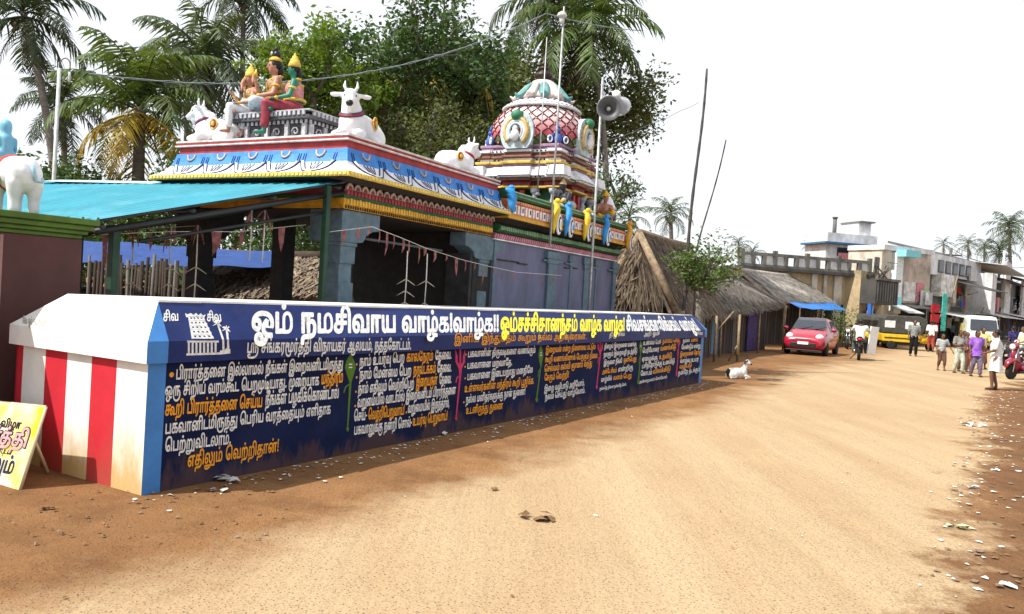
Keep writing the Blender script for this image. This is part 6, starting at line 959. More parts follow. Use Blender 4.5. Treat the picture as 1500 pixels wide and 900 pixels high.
for y in (py0+0.1, py0+0.42, py0+0.8, py0+1.2, py1-0.1): b.box((px0+0.035, y, 0.155), (0.05, 0.07, 0.21))
for x in (px0+0.1, px0+0.38, px1-0.1): b.box((x, py0+0.035, 0.155), (0.07, 0.05, 0.21))
bn.merge(b, m=1); bn.build('bench', [grey_st, pale_st], pl, bevel=0.006)
b = MB()
for y in (py0+0.26, py0+0.61, py0+1.0, py0+1.35): b.tube([(px0+0.03, y+0.07*math.cos(k)*(1-k/9), 0.15+0.07*math.sin(k)*(1-k/9)) for k in range(8)], 0.014, 5)
for x in (px0+0.24, px0+0.52): b.tube([(x+0.07*math.cos(k)*(1-k/9), py0+0.03, 0.15+0.07*math.sin(k)*(1-k/9)) for k in range(8)], 0.014, 5)
b.build('bench_scroll', pale_st, pl)

def hand(mb, wrist, direction, s=1.0, m=0, curl=0.5, side=1):
    """palm, four unequal bent fingers and a side thumb, added to a body mesh"""
    d = Vector(direction).normalized(); sd_ = d.cross(Vector((0,0,1)))
    if sd_.length < 0.2: sd_ = d.cross(Vector((0,1,0)))
    sd_.normalize(); nn = sd_.cross(d).normalized(); w = Vector(wrist)
    rot = Matrix((d, sd_, nn)).transposed()
    mb.ell(w+d*0.045*s, (0.055*s, 0.040*s, 0.018*s), rot, m, 8, 6)
    for k, (ln, o_) in enumerate(((0.068, 0.030), (0.078, 0.010), (0.073, -0.010), (0.056, -0.029))):
        b0 = w+d*0.085*s+sd_*o_*s*side; b1 = b0+(d-nn*curl*0.5).normalized()*ln*0.5*s; b2 = b1+(d-nn*curl*1.6).normalized()*ln*0.5*s
        mb.tube([b0-d*0.02*s, b0, b1, b2], [0.0095*s, 0.0095*s, 0.0085*s, 0.005*s], 5, m)
    t0 = w+d*0.03*s+sd_*0.035*s*side; mb.tube([t0-sd_*0.015*s*side, t0+(d*0.6+sd_*0.8*side).normalized()*0.035*s, t0+(d*0.9+sd_*0.55*side-nn*0.3).normalized()*0.065*s], [0.012*s, 0.011*s, 0.006*s], 5, m)

def figure(t, J, skin, s=1.0, vox=0.018, head=1.0, trunk=False, eye_m=blk, ears=True):
    """One continuous body from joint positions (local metres)."""
    m_ = MB(); V = {k: Vector(v) for k, v in J.items()}
    m_.cap_(V['pelvis'], V['chest'], 0.125*s, 0.135*s); m_.ell(V['pelvis'], (0.14*s, 0.16*s, 0.12*s)); m_.ell(V['chest'], (0.115*s, 0.165*s, 0.14*s))
    m_.cap_(V['chest']+Vector((0,0,0.10*s)), V['neck'], 0.075*s, 0.052*s); m_.cap_(V['neck'], V['head'], 0.052*s, 0.06*s)
    hr = 0.098*s*head; f = Vector(J['face']).normalized(); sd_ = Vector((-f.y, f.x, 0)); hrot = Matrix((f, sd_, f.cross(sd_))).transposed()
    m_.ell(V['head'], (hr*0.98, hr*0.82, hr*1.12), hrot); m_.ell(V['head']+f*hr*0.25-Vector((0,0,hr*0.62)), (hr*0.62, hr*0.56, hr*0.5), hrot)
    for sde in ('L', 'R'):
        m_.cap_(V['chest'].lerp(V['sh'+sde], 0.4)+Vector((0,0,0.05*s)), V['sh'+sde], 0.075*s, 0.062*s)
        m_.cap_(V['sh'+sde], V['el'+sde], 0.058*s, 0.043*s); m_.cap_(V['el'+sde], V['wr'+sde], 0.043*s, 0.028*s)
        m_.cap_(V['hip'+sde], V['kn'+sde], 0.092*s, 0.06*s); m_.cap_(V['kn'+sde], V['an'+sde], 0.06*s, 0.038*s)
        m_.cap_(V['an'+sde]+Vector((0,0,-0.02*s)), V['an'+sde]+Vector(J.get('toe'+sde, f))*0.15*s+Vector((0,0,-0.045*s)), 0.042*s, 0.028*s)
    o = remesh(m_, vox, 3)
    nose = V['head']+f*hr*0.95-Vector((0,0,hr*0.12))
    if trunk: o.tube([nose, nose+f*hr*0.45-Vector((0,0,hr*0.8)), nose+f*hr*0.5-Vector((0,0,hr*1.7))+sd_*hr*0.2, nose+f*hr*0.75-Vector((0,0,hr*2.3))+sd_*hr*0.7], [hr*0.42, hr*0.34, hr*0.27, hr*0.2], 8, 0)
    else: o.tube([nose+Vector((0,0,hr*0.3))-f*hr*0.1, nose+f*hr*0.14-Vector((0,0,hr*0.12)), nose-Vector((0,0,hr*0.2))-f*hr*0.05], [hr*0.09, hr*0.15, hr*0.12], 6, 0)
    if ears:
        for y in (-1, 1):
            if trunk: o.ell(V['head']+sd_*y*hr*1.35-f*hr*0.1, (hr*0.18, hr*0.72, hr*0.85), hrot, 0, 10, 7)
            else: o.ell(V['head']+sd_*y*hr*0.83-Vector((0,0,hr*0.08)), (hr*0.14, hr*0.08, hr*0.22), hrot, 0, 6, 5)
    for y in (-1, 1): o.ell(V['head']+f*hr*0.80+sd_*y*hr*0.33+Vector((0,0,hr*0.08)), (hr*0.14, hr*0.16, hr*0.08), hrot, 1, 6, 5)
    if not trunk: o.ell(V['head']+f*hr*0.80-Vector((0,0,hr*0.62)), (hr*0.14, hr*0.24, hr*0.07), hrot, 2, 6, 5)
    for y in (-1, 1): o.tube([V['head']+f*hr*0.84+sd_*y*hr*0.16+Vector((0,0,hr*0.27)), V['head']+f*hr*0.76+sd_*y*hr*0.5+Vector((0,0,hr*0.25))], hr*0.035, 4, 1)
    for sde, sgn in (('L', 1), ('R', -1)): hand(o, V['wr'+sde], V['wr'+sde]-V['el'+sde], s*1.0, 0, 0.5, sgn)
    return o.build('body', [skin, eye_m, mat('lip_paint', (0.28, 0.06, 0.05))], t)
def seated(loc, rz, s, label, skin, robe, robe2, head=1.0, trunk=False, crown='tall', down='R', extra_arms=False, bun=False):
    t = thing('seated_statue', label, 'statue', loc, rz, 'seated statues on the carved pedestal')
    J = dict(pelvis=(0, 0, 0.10), chest=(0.02, 0, 0.40), neck=(0.03, 0, 0.58), head=(0.05, 0, 0.72), face=(1, 0.05, -0.02),
             shL=(0.02, 0.20, 0.49), elL=(0.08, 0.30, 0.24), wrL=(0.28, 0.22, 0.20), shR=(0.02, -0.20, 0.49), elR=(0.10, -0.30, 0.26), wrR=(0.26, -0.26, 0.40),
             hipL=(0.05, 0.10, 0.08), hipR=(0.05, -0.10, 0.08), toeL=(1, 0.2, 0), toeR=(1, -0.1, 0))
    fold = 'L' if down == 'R' else 'R'; sg = 1 if fold == 'L' else -1
    J['kn'+fold] = (0.36, 0.30*sg, 0.10); J['an'+fold] = (0.34, -0.08*sg, 0.06); J['toe'+fold] = (0.2, -1*sg, 0)
    J['kn'+down] = (0.44, -0.14*sg, 0.12); J['an'+down] = (0.45, -0.14*sg, -0.33)
    J = {k: (tuple(q*s for q in v) if k not in ('face', 'toeL', 'toeR') else v) for k, v in J.items()}
    body = figure(t, J, skin, s, 0.017*s, head, trunk)
    V = {k: Vector(v) for k, v in J.items()}
    m_ = MB(); m_.ell(V['pelvis']+Vector((0.02*s,0,0)), (0.17*s, 0.19*s, 0.13*s))
    for q in 'LR': m_.cap_(V['hip'+q], V['kn'+q], 0.112*s, 0.08*s)
    m_.cap_(V['kn'+down], V['kn'+down].lerp(V['an'+down], 0.78), 0.078*s, 0.07*s); m_.cap_(V['kn'+fold], V['kn'+fold].lerp(V['an'+fold], 0.8), 0.078*s, 0.06*s)
    remesh(m_, 0.018*s, 2).build('lower_garment', robe, t)
    m_ = MB(); m_.cap_(V['pelvis']+Vector((0,0,0.16*s)), V['chest']+Vector((0,0,0.02*s)), 0.135*s, 0.15*s); m_.ell(V['chest'], (0.13*s, 0.178*s, 0.135*s))
    if robe2: remesh(m_, 0.018*s, 2).build('upper_garment', robe2, t)
    m_ = MB()
    m_.tube([V['neck']+Vector((0.10*s*math.cos(a*0.6), 0.12*s*math.sin(a*0.6), -0.05*s-0.05*s*math.cos(a*0.6))) for a in range(11)], 0.022*s, 5)
    m_.tube([V['chest']+Vector((0.14*s*math.cos(a*0.6), 0.15*s*math.sin(a*0.6), -0.02*s-0.10*s*math.cos(a*0.6))) for a in range(11)], 0.020*s, 5)
    m_.tube([V['pelvis']+Vector((0.165*s*math.cos(a*0.6), 0.185*s*math.sin(a*0.6), 0.12*s)) for a in range(12)], 0.026*s, 5)
    for q in 'LR':
        e = V['sh'+q].lerp(V['el'+q], 0.45); m_.ell(e, (0.07*s, 0.07*s, 0.03*s)); m_.ell(V['wr'+q], (0.042*s, 0.042*s, 0.03*s))
    m_.build('ornaments', gold, t)
    hr = 0.098*s*head; H_ = V['head']
    m_ = MB(); m_.ell(H_+Vector((-0.025*s, 0, 0.03*s)), (hr*1.02, hr*0.95, hr*1.02)); m_.ell(H_+Vector((-0.10*s, 0, -0.06*s)), (hr*0.5, hr*0.8, hr*0.9)); 
    if not trunk: m_.build('hair', blk, t)
    m_ = MB()
    if crown == 'tall': m_.lathe([(hr*1.04, 0), (hr*1.12, hr*0.25), (hr*0.95, hr*0.9), (hr*0.85, hr*1.0), (hr*0.72, hr*1.5), (hr*0.55, hr*1.6), (hr*0.45, hr*2.0), (hr*0.22, hr*2.1), (hr*0.16, hr*2.5), (0, hr*2.7)], H_+Vector((-0.015*s, 0, hr*0.45)), 14)
    else: m_.lathe([(hr*0.95, 0), (hr*1.02, hr*0.2), (hr*0.8, hr*0.5), (hr*0.55, hr*0.7)], H_+Vector((-0.015*s, 0, hr*0.75)), 14)
    m_.build('crown', gold, t)
    if bun:
        m_ = MB(); m_.ell(H_+Vector((-0.03*s, 0, hr*1.75)), (hr*0.62, hr*0.62, hr*0.8)); m_.tube([H_+Vector((0, 0, hr*2.2)), H_+Vector((-0.02*s, 0.02*s, hr*2.8)), H_+Vector((0.0, 0.0, hr*3.2))], [hr*0.4, hr*0.25, hr*0.03], 6); m_.build('topknot', blk, t)
        m_ = MB(); m_.tube([H_+Vector((hr*0.5, hr*0.55*math.cos(a), hr*1.7+hr*0.4*math.sin(a))) for a in [2.9-0.4*k for k in range(8)]], [hr*0.03, hr*0.09, hr*0.12, hr*0.13, hr*0.13, hr*0.12, hr*0.09, hr*0.03], 5); m_.build('crescent', st_white, t)
    if extra_arms:
        m_ = MB()
        for y in (-1, 1):
            m_.cap_(V['shL' if y > 0 else 'shR'], Vector((-0.03*s, 0.34*y*s, 0.42*s)), 0.05*s, 0.04*s); m_.cap_(Vector((-0.03*s, 0.34*y*s, 0.42*s)), Vector((0.05*s, 0.38*y*s, 0.64*s)), 0.04*s, 0.03*s)
        o_ = remesh(m_, 0.018*s, 2); hand(o_, (0.05*s, 0.38*s, 0.64*s), (0.1, 0.1, 1), s, 0, 0.6); hand(o_, (0.05*s, -0.38*s, 0.64*s), (0.1, -0.1, 1), s, 0, 0.6, -1); o_.build('raised_arms', skin, t)
        m_ = MB()
        for y in (-1, 1): m_.tube([Vector((0.05*s, 0.38*y*s, 0.70*s)), Vector((0.05*s, 0.39*y*s, 0.86*s))], [0.05*s, 0.008*s], 6)
        m_.build('held_emblem', gold, t)
    return t
flesh = mat('statue_pink_flesh_paint', (0.46, 0.22, 0.15), rough=0.5, var=0.35, scale=9); green_sk = mat('statue_green_skin_paint', (0.025, 0.17, 0.11), rough=0.45, var=0.2)
marsari = mat('maroon_sari_paint', (0.28, 0.035, 0.055), rough=0.5, var=0.35, scale=14); pinkb = mat('rose_blouse_paint', (0.56, 0.22, 0.22), rough=0.5, var=0.35, scale=14)
bluew = mat('pale_blue_robe_paint', (0.50, 0.60, 0.68), rough=0.5, var=0.3, scale=10); tiger = mat('ochre_garland_paint', (0.50, 0.26, 0.08), rough=0.5, var=0.7, scale=26, col2=(0.10, 0.08, 0.05)); whp = mat('white_robe_paint', (0.72, 0.72, 0.74), rough=0.5, var=0.2, scale=12)
sz = RZ+0.435
seated(tw(0.42, 2.20, sz), TA+R(180-28), 0.76, 'elephant headed seated statue in white robe, leftmost of three on the pedestal', flesh, whp, tiger, 1.05, True, 'tall', 'L', True)
seated(tw(0.54, 1.83, sz+0.06), TA+R(180-38), 0.95, 'pink skinned seated statue with black topknot, middle of the three on the pedestal', flesh, bluew, tiger, 1.05, False, 'band', 'R', False, True)
seated(tw(0.44, 1.36, sz), TA+R(180-48), 0.88, 'green skinned seated goddess statue in maroon sari with tall gold crown', green_sk, marsari, pinkb, 0.95, False, 'tall', 'L')

# small figures by the dome
def crouch(loc, rz, s, label, skin, cloth):
    t = thing('crouching_statue', label, 'statue', loc, rz)
    J = dict(pelvis=(0,0,0.13), chest=(0.16,0,0.38), neck=(0.22,0,0.54), head=(0.27,0,0.68), face=(1,0,0), shL=(0.17,0.19,0.46), elL=(0.30,0.26,0.26), wrL=(0.44,0.14,0.34), shR=(0.17,-0.19,0.46), elR=(0.32,-0.26,0.26), wrR=(0.46,-0.14,0.34),
             hipL=(0.02,0.1,0.13), hipR=(0.02,-0.1,0.13), knL=(0.36,0.2,0.26), knR=(0.36,-0.2,0.14), anL=(0.24,0.2,0.06), anR=(0.0,-0.2,0.07))
    J = {k: (tuple(q*s for q in v) if k != 'face' else v) for k, v in J.items()}
    figure(t, J, skin, s, 0.02*s); m_ = MB(); m_.ell(Vector(J['pelvis'])+Vector((0.0,0,0.02)), (0.2*s, 0.2*s, 0.16*s)); m_.cap_(Vector(J['hipL']), Vector(J['knL']), 0.12*s, 0.09*s); m_.cap_(Vector(J['hipR']), Vector(J['knR']), 0.12*s, 0.09*s)
    remesh(m_, 0.022*s, 2).build('lower_garment', cloth, t)
    m_ = MB(); hr = 0.098*s; m_.lathe([(hr*1.05, 0), (hr*1.1, hr*0.3), (hr*0.7, hr*1.0), (hr*0.3, hr*1.6), (0, hr*1.9)], Vector(J['head'])+Vector((0,0,hr*0.5)), 12); m_.build('crown', cloth, t)
    return t
q = tl_(onplane(830, 292, tw(0, 0.10, 0), TYv)); crouch(tw(q.x, 0.02, 3.47), TA+R(150), 0.74, 'dark grey crouching statue with tan cloth on the roof edge below the dome', mat('dark_statue_paint', (0.03, 0.032, 0.04), rough=0.5), mat('tan_cloth_paint', (0.46, 0.36, 0.20), rough=0.6))
q = tl_(onplane(880, 300, tw(0, 0.15, 0), TYv)); crouch(tw(q.x, 0.08, 3.47), TA+R(215), 0.78, 'yellow robed kneeling statue beside the loudspeaker pole on the roof edge', mat('statue_pink_flesh_paint', (0,0,0)), mat('bright_yellow_robe_paint', (0.72, 0.42, 0.02), rough=0.5))
q = tl_(onplane(905, 318, tw(0, 0.1, 0), TYv))
t = thing('pot_statue', 'blue grey pot with white cone top at the far roof edge', 'statue', tw(min(q.x, 9.6), 0.10, 3.47), TA)
b = MB(); b.lathe([(0.10, 0), (0.20, 0.06), (0.24, 0.17), (0.20, 0.28), (0.12, 0.32)], n=18); b.build('pot', mat('slate_pot_paint', (0.08, 0.10, 0.14), rough=0.5), t)
b = MB(); b.lathe([(0.14, 0.315), (0.22, 0.33), (0.20, 0.38), (0.12, 0.55), (0.02, 0.70)], n=18); b.build('cone_top', st_white, t)

# ================================================================== brown gate pier with elephant
PR = WC + WYv*2.1
pier = thing('gate_pier', 'dark maroon brown pier with a moss green moulded cornice at the left edge', 'pier', PR, WA)
brownp = mat('maroon_brown_pier_paint', (0.072, 0.027, 0.025), rough=0.7, var=0.2, scale=3, stain=(0.06, 0.025, 0.022), stain_amt=0.5, bump=0.15)
greenp = mat('moss_green_cornice_paint', (0.062, 0.115, 0.013), rough=0.6, var=0.3, scale=5, stain=(0.03, 0.055, 0.01), stain_amt=0.6, bump=0.15)
b = MB(); b.span((-1.2, 0, 0), (0.745, 0.75, 1.93)); b.build('pier_body', brownp, pier, bevel=0.01)
b = MB(); b.span((0.004, -0.012, 0), (0.03, 0.02, 1.91)); b.build('corner_trim', mat('faded_pink_trim', (0.30, 0.17, 0.15)), pier)
b = MB()
for z0, z1, o in ((1.931, 1.97, 0.015), (1.971, 2.01, 0.05), (2.011, 2.06, 0.085), (2.061, 2.118, 0.12)): b.span((-1.2-o, -o, z0), (0.72+o, 0.75+o, z1))
b.build('cornice', greenp, pier, bevel=0.014)
def elephant(loc, rz, s, label):
    t = thing('elephant_statue', label, 'statue', loc, rz); Z = lambda *p: Vector(p)*s; m_ = MB()
    m_.ell(Z(0, 0, 0.62), (0.40*s, 0.27*s, 0.28*s)); m_.ell(Z(-0.24, 0, 0.60), (0.25*s, 0.26*s, 0.29*s)); m_.ell(Z(0.26, 0, 0.62), (0.22*s, 0.24*s, 0.26*s))
    m_.cap_(Z(0.34, 0, 0.72), Z(0.50, 0, 0.80), 0.18*s, 0.17*s); m_.ell(Z(0.52, 0, 0.84), (0.17*s, 0.16*s, 0.17*s))
    m_.cap_(Z(0.62, 0, 0.76), Z(0.74, 0, 0.50), 0.085*s, 0.06*s); m_.cap_(Z(0.74, 0, 0.50), Z(0.74, 0, 0.22), 0.06*s, 0.04*s); m_.cap_(Z(0.74, 0, 0.22), Z(0.84, 0, 0.14), 0.04*s, 0.03*s)
    for y in (-1, 1):
        m_.cap_(Z(-0.28, 0.14*y, 0.46), Z(-0.27, 0.145*y, 0.22), 0.135*s, 0.085*s); m_.cap_(Z(-0.27, 0.145*y, 0.22), Z(-0.28, 0.145*y, 0.06), 0.085*s, 0.082*s)
        m_.cap_(Z(0.26, 0.14*y, 0.46), Z(0.27, 0.14*y, 0.24), 0.12*s, 0.085*s); m_.cap_(Z(0.27, 0.14*y, 0.24), Z(0.27, 0.14*y, 0.06), 0.085*s, 0.08*s)
    o = remesh(m_, 0.024*s, 4)
    o.build('body', mat('elephant_white_paint', (0.72, 0.73, 0.75), rough=0.5, var=0.2, scale=3, stain=(0.36, 0.44, 0.52), stain_scale=2.6, stain_amt=0.6, bump=0.1), t)
    m_ = MB(); m_.tube([Z(-0.475, 0.0, 0.74), Z(-0.53, -0.01, 0.62), Z(-0.50, -0.06, 0.50), Z(-0.53, -0.12, 0.49), Z(-0.55, -0.13, 0.56)], [0.032*s, 0.028*s, 0.024*s, 0.022*s, 0.02*s], 7); m_.build('tail', mat('pale_blue_tail_paint', (0.30, 0.48, 0.56)), t)
    for y in (-1, 1):
        m_ = MB(); m_.ell(Z(0.46, 0.22*y, 0.76), (0.14*s, 0.03*s, 0.18*s), Matrix.Rotation(R(-25*y), 3, 'Z')); m_.build('ear', MATS['elephant_white_paint'], t)
        m_ = MB(); m_.tube([Z(0.62, 0.10*y, 0.66), Z(0.74, 0.13*y, 0.58), Z(0.86, 0.12*y, 0.60)], [0.03*s, 0.026*s, 0.008*s], 6); m_.build('tusk', st_white, t)
    m_ = MB(); m_.ell(Z(0.10, 0, 0.63), (0.15*s, 0.288*s, 0.297*s)); bl_ = m_.build('saddle_blanket', mat('red_blanket_paint', (0.45, 0.06, 0.05), var=0.3), t)
    m_ = MB()
    for y in (-1, 1): m_.box(Z(0.06, 0.275*y, 0.50), (0.20*s, 0.03*s, 0.12*s), Matrix.Rotation(R(20*y), 3, 'X'))
    m_.build('gold_panel', mat('orange_gold_panel', (0.66, 0.36, 0.03)), bl_)
    # rider's torso and leg, pale blue
    m_ = MB(); m_.cap_(Z(0.38, 0, 0.94), Z(0.40, 0, 1.18), 0.10*s, 0.11*s); m_.cap_(Z(0.38, 0.10, 0.92), Z(0.48, 0.24, 0.74), 0.08*s, 0.06*s); m_.cap_(Z(0.38, -0.10, 0.92), Z(0.48, -0.24, 0.74), 0.08*s, 0.06*s); m_.cap_(Z(0.40, 0, 1.2), Z(0.41, 0, 1.36), 0.06*s, 0.09*s); m_.ell(Z(0.42, 0, 1.38), (0.10*s, 0.09*s, 0.12*s))
    for y in (-1, 1): m_.cap_(Z(0.40, 0.12*y, 1.18), Z(0.50, 0.18*y, 1.02), 0.05*s, 0.04*s); m_.cap_(Z(0.50, 0.18*y, 1.02), Z(0.62, 0.10*y, 1.0), 0.04*s, 0.03*s)
    remesh(m_, 0.022*s, 3).build('rider_figure', mat('rider_blue_paint', (0.16, 0.42, 0.58), rough=0.5, var=0.25), t)
    return t
qe = onplane(36, 316, PR+WYv*0.30, WYv); qe.z = 2.12
elephant(qe + Vector((-0.13,0.06,0)), R(146), 0.60, 'white elephant statue with orange blanket standing on the green cornice of the pier')
# ================================================================== blue roofed shed in front of the shrine
shed = thing('metal_shed', 'open shed with turquoise corrugated metal roof and dark green posts in front of the shrine', 'shed', T0, TA)
roofm = mat('turquoise_roof_sheet', (0.038, 0.285, 0.375), rough=0.42, var=0.15, scale=1.5, stain=(0.20, 0.45, 0.52), stain_scale=1.2, stain_amt=0.35, spec=0.5)
TRc, EVc = Vector((-0.04, -0.08, 2.985)), Vector((-3.32, 0.22, 2.118)); TLc, ELc = Vector((-0.04, 6.4, 3.06)), Vector((-3.25, 6.4, 2.20))
b = MB(); n = 260; NR = 8
for k in range(n+1):
    t = k/n; a = TRc.lerp(TLc, t); e = EVc.lerp(ELc, t); h = 0.022*(1 if k % 8 in (0, 1) else -0.3)
    for q in range(NR+1): b.v.append(a.lerp(e, q/NR)+Vector((0, 0, h)))
    for q in range(NR+1): b.v.append(a.lerp(e, q/NR)+Vector((0, 0, h-0.006)))
W2 = 2*(NR+1)
for k in range(n):
    for q in range(NR):
        i = k*W2+q; b.f.append([i, i+1, i+W2+1, i+W2]); b.m.append(0); b.sm.append(True)
        i += NR+1; b.f.append([i, i+W2, i+W2+1, i+1]); b.m.append(1); b.sm.append(True)
b.build('roof_sheet', [roofm, mat('roof_underside', (0.05, 0.07, 0.08))], shed)
pg = mat('dark_green_post_paint', (0.015, 0.05, 0.028), rough=0.5); dkm = mat('dark_steel', (0.02, 0.024, 0.026), rough=0.5)
b = MB()
b.tube([EVc+Vector((0.06, 0, -0.05)), ELc+Vector((0.06, 0, -0.05))], 0.03, 4); b.tube([TRc+Vector((-0.12, 0, -0.08)), TLc+Vector((-0.12, 0, -0.08))], 0.03, 4)
for t in (0.35, 0.68): b.tube([TRc.lerp(EVc, t)+Vector((0,0,-0.05)), TLc.lerp(ELc, t)+Vector((0,0,-0.05))], 0.025, 4)
b.build('purlin', dkm, shed)
for t in (0.006, 0.2, 0.42, 0.64, 0.86):
    b = MB(); a = TRc.lerp(TLc, t)+Vector((0,0,-0.13)); e = EVc.lerp(ELc, t)+Vector((0,0,-0.10)); b.tube([a, e], 0.035, 4); b.tube([a+Vector((0,0,-0.22)), e+Vector((0.5,0,-0.05))], 0.02, 4); b.build('rafter', dkm, shed)
for px, yl in ((165, 8.35),):
    q = tl_(at(px, 400, yl)); b = MB(); b.box((q.x, q.y, 1.06), (0.085, 0.085, 2.12)); b.build('post', pg, shed, bevel=0.006)
q = tl_(at(474, 380, 10.35)); b = MB(); b.box((q.x, q.y, 1.45), (0.075, 0.075, 2.9)); b.build('post', pg, shed, bevel=0.006)
for (x, y, z) in ((-3.1, 1.9, 2.15), (-3.1, 3.6, 2.15), (-1.6, 5.9, 2.6), (-0.15, 5.2, 2.98)):
    b = MB(); b.box((x, y, z/2-0.02), (0.08, 0.08, z)); b.build('post', pg, shed, bevel=0.006)
b = MB()
for k in range(26):
    c_ = EVc.lerp(ELc, (k+0.3)/26)+Vector((0.05, 0, 0.022)); b.cyl(c_, c_+Vector((0,0,0.022)), 0.012, n=6)
b.build('roof_bolt', dkm, shed)
# ridge capping and grey end flap
b = MB(); b.add([TRc+Vector((0.03,3.0,0.05)), TLc+Vector((0.03,-0.4,0.05)), TLc+Vector((-0.35,-0.4,-0.03)), TRc+Vector((-0.28,3.0,-0.028))], [(0,1,2,3)]); b.build('ridge_cap', mat('pale_blue_cap_sheet', (0.52, 0.66, 0.70), rough=0.4), shed)

# hanging festoon strings with folded palm leaf ornaments, inside the shed
straw = mat('dry_palm_strip', (0.52, 0.46, 0.36), var=0.4, scale=30); flagc = mat('faded_pink_cloth', (0.26, 0.10, 0.095), var=0.6, scale=12, rough=0.9); whs = mat('white_string', (0.62, 0.60, 0.55))
def orn(px, ytop, ybot, Y, arrows, label, flags=True):
    a = at(px, ytop, Y); e = at(px-(ybot-ytop)*0.03+0, ybot, Y); e.x, e.y = a.x, a.y
    t = thing('hanging_ornament', label, 'hanging ornament', a, 0, 'hanging palm leaf ornaments'); H_ = a.z-e.z
    b = MB(); b.tube([Vector((0,0,0)), Vector((0.006,0,-H_*0.5)), Vector((0,0,-H_))], 0.0085, 5); b.build('string', whs, t)
    b = MB()
    for k in range(arrows):
        z = -H_*(0.55+0.42*k/max(1, arrows-1))
        for d in (-1, 1): b.tube([Vector((0,0,z+0.03)), Vector((d*0.06,0.01,z-0.005)), Vector((d*0.13,0.02,z-0.05))], [0.013, 0.012, 0.004], 4, flat=0.6)
    if arrows: b.build('palm_leaf_fold', straw, t)
    if flags:
        b = MB()
        for k in range(4):
            x = rd(-0.07, 0.07); l = rd(0.12, 0.34); b.tube([Vector((x*0.2, 0, 0)), Vector((x, rd(-0.02, 0.02), -l*0.5)), Vector((x*rd(1, 1.6), 0, -l))], [0.006, 0.014, 0.003], 4, flat=0.4)
        b.build('leaf_streamer', flagc, t)
for px, yt, yb, Y, ar, lb in ((196, 330, 446, 9.6, 3, 'palm leaf ornament nearest the brown pier, in front of the blue sheet'), (251, 332, 448, 9.6, 3, 'palm leaf ornament hanging just left of the wide dark pillar'),
    (290, 330, 448, 9.7, 3, 'palm leaf ornament hanging against the wide dark pillar'), (369, 308, 382, 9.9, 0, 'left one of two bare strings with pink streamers in mid shed'), (388, 308, 385, 9.9, 0, 'right one of two bare strings with pink streamers in mid shed'),
    (597, 368, 449, 11.2, 3, 'palm leaf ornament hanging in the left part of the dark shrine opening'), (626, 372, 450, 11.6, 2, 'palm leaf ornament hanging in the right part of the dark shrine opening')):
    orn(px, yt, yb, Y, ar, lb, Y < 11)
def bunting(pts, n, label, m_, cat='bunting', s=1.0):
    t = thing('bunting', label, 'bunting', pts[0], 0); P0 = pts[0]; L_ = [p-P0 for p in pts]
    b = MB(); b.tube(L_, 0.005, 4); b.build('string', whs, t)
    for k in range(n):
        f_ = (k+0.3+rd(-0.25, 0.25))/n*(len(L_)-1); i = min(int(f_), len(L_)-2); p = L_[i].lerp(L_[i+1], f_-i); h = rd(0.10, 0.19)*s; w = rd(0.02, 0.04)*s
        d = (L_[i+1]-L_[i]).normalized(); b = MB(); h *= rd(0.7, 1.9); w *= rd(0.4, 1.3)
        b.add([p-d*w, p+d*w, p+d*w*0.5+Vector((0.01,0.01,-h*0.6)), p+d*rd(-w,w)+Vector((-0.01,0,-h)), p-d*w*0.7+Vector((0,0.01,-h*0.55))], [(0,1,2,4), (4,2,3)]); b.build('pennant', m_, t)
    return t
bunting([tw(-0.35, 0.0, 2.30), tw(0.25, -0.30, 2.44), tw(0.9, -0.28, 2.36), tw(1.6, -0.26, 2.26), tw(2.6, -0.26, 2.16), tw(3.6, -0.25, 2.10), tw(4.6, -0.22, 2.06), tw(6.7, -0.16, 2.10)], 24, 'torn faded pink pennants strung across the dark opening and lavender wall', flagc)
bunting([tw(-2.9, 0.9, 2.02), tw(-2.0, 0.8, 2.14), tw(-1.2, 0.6, 2.22), tw(-0.3, 0.35, 2.40)], 6, 'string of faded triangular pennants hanging under the right side of the shed roof', flagc, s=1.3)
bunting([tw(-2.8, 3.4, 2.12), tw(-2.0, 3.2, 2.12), tw(-1.2, 2.9, 2.2), tw(-0.3, 2.4, 2.36)], 5, 'string of faded triangular pennants hanging under the left side of the shed roof', flagc, s=1.3)

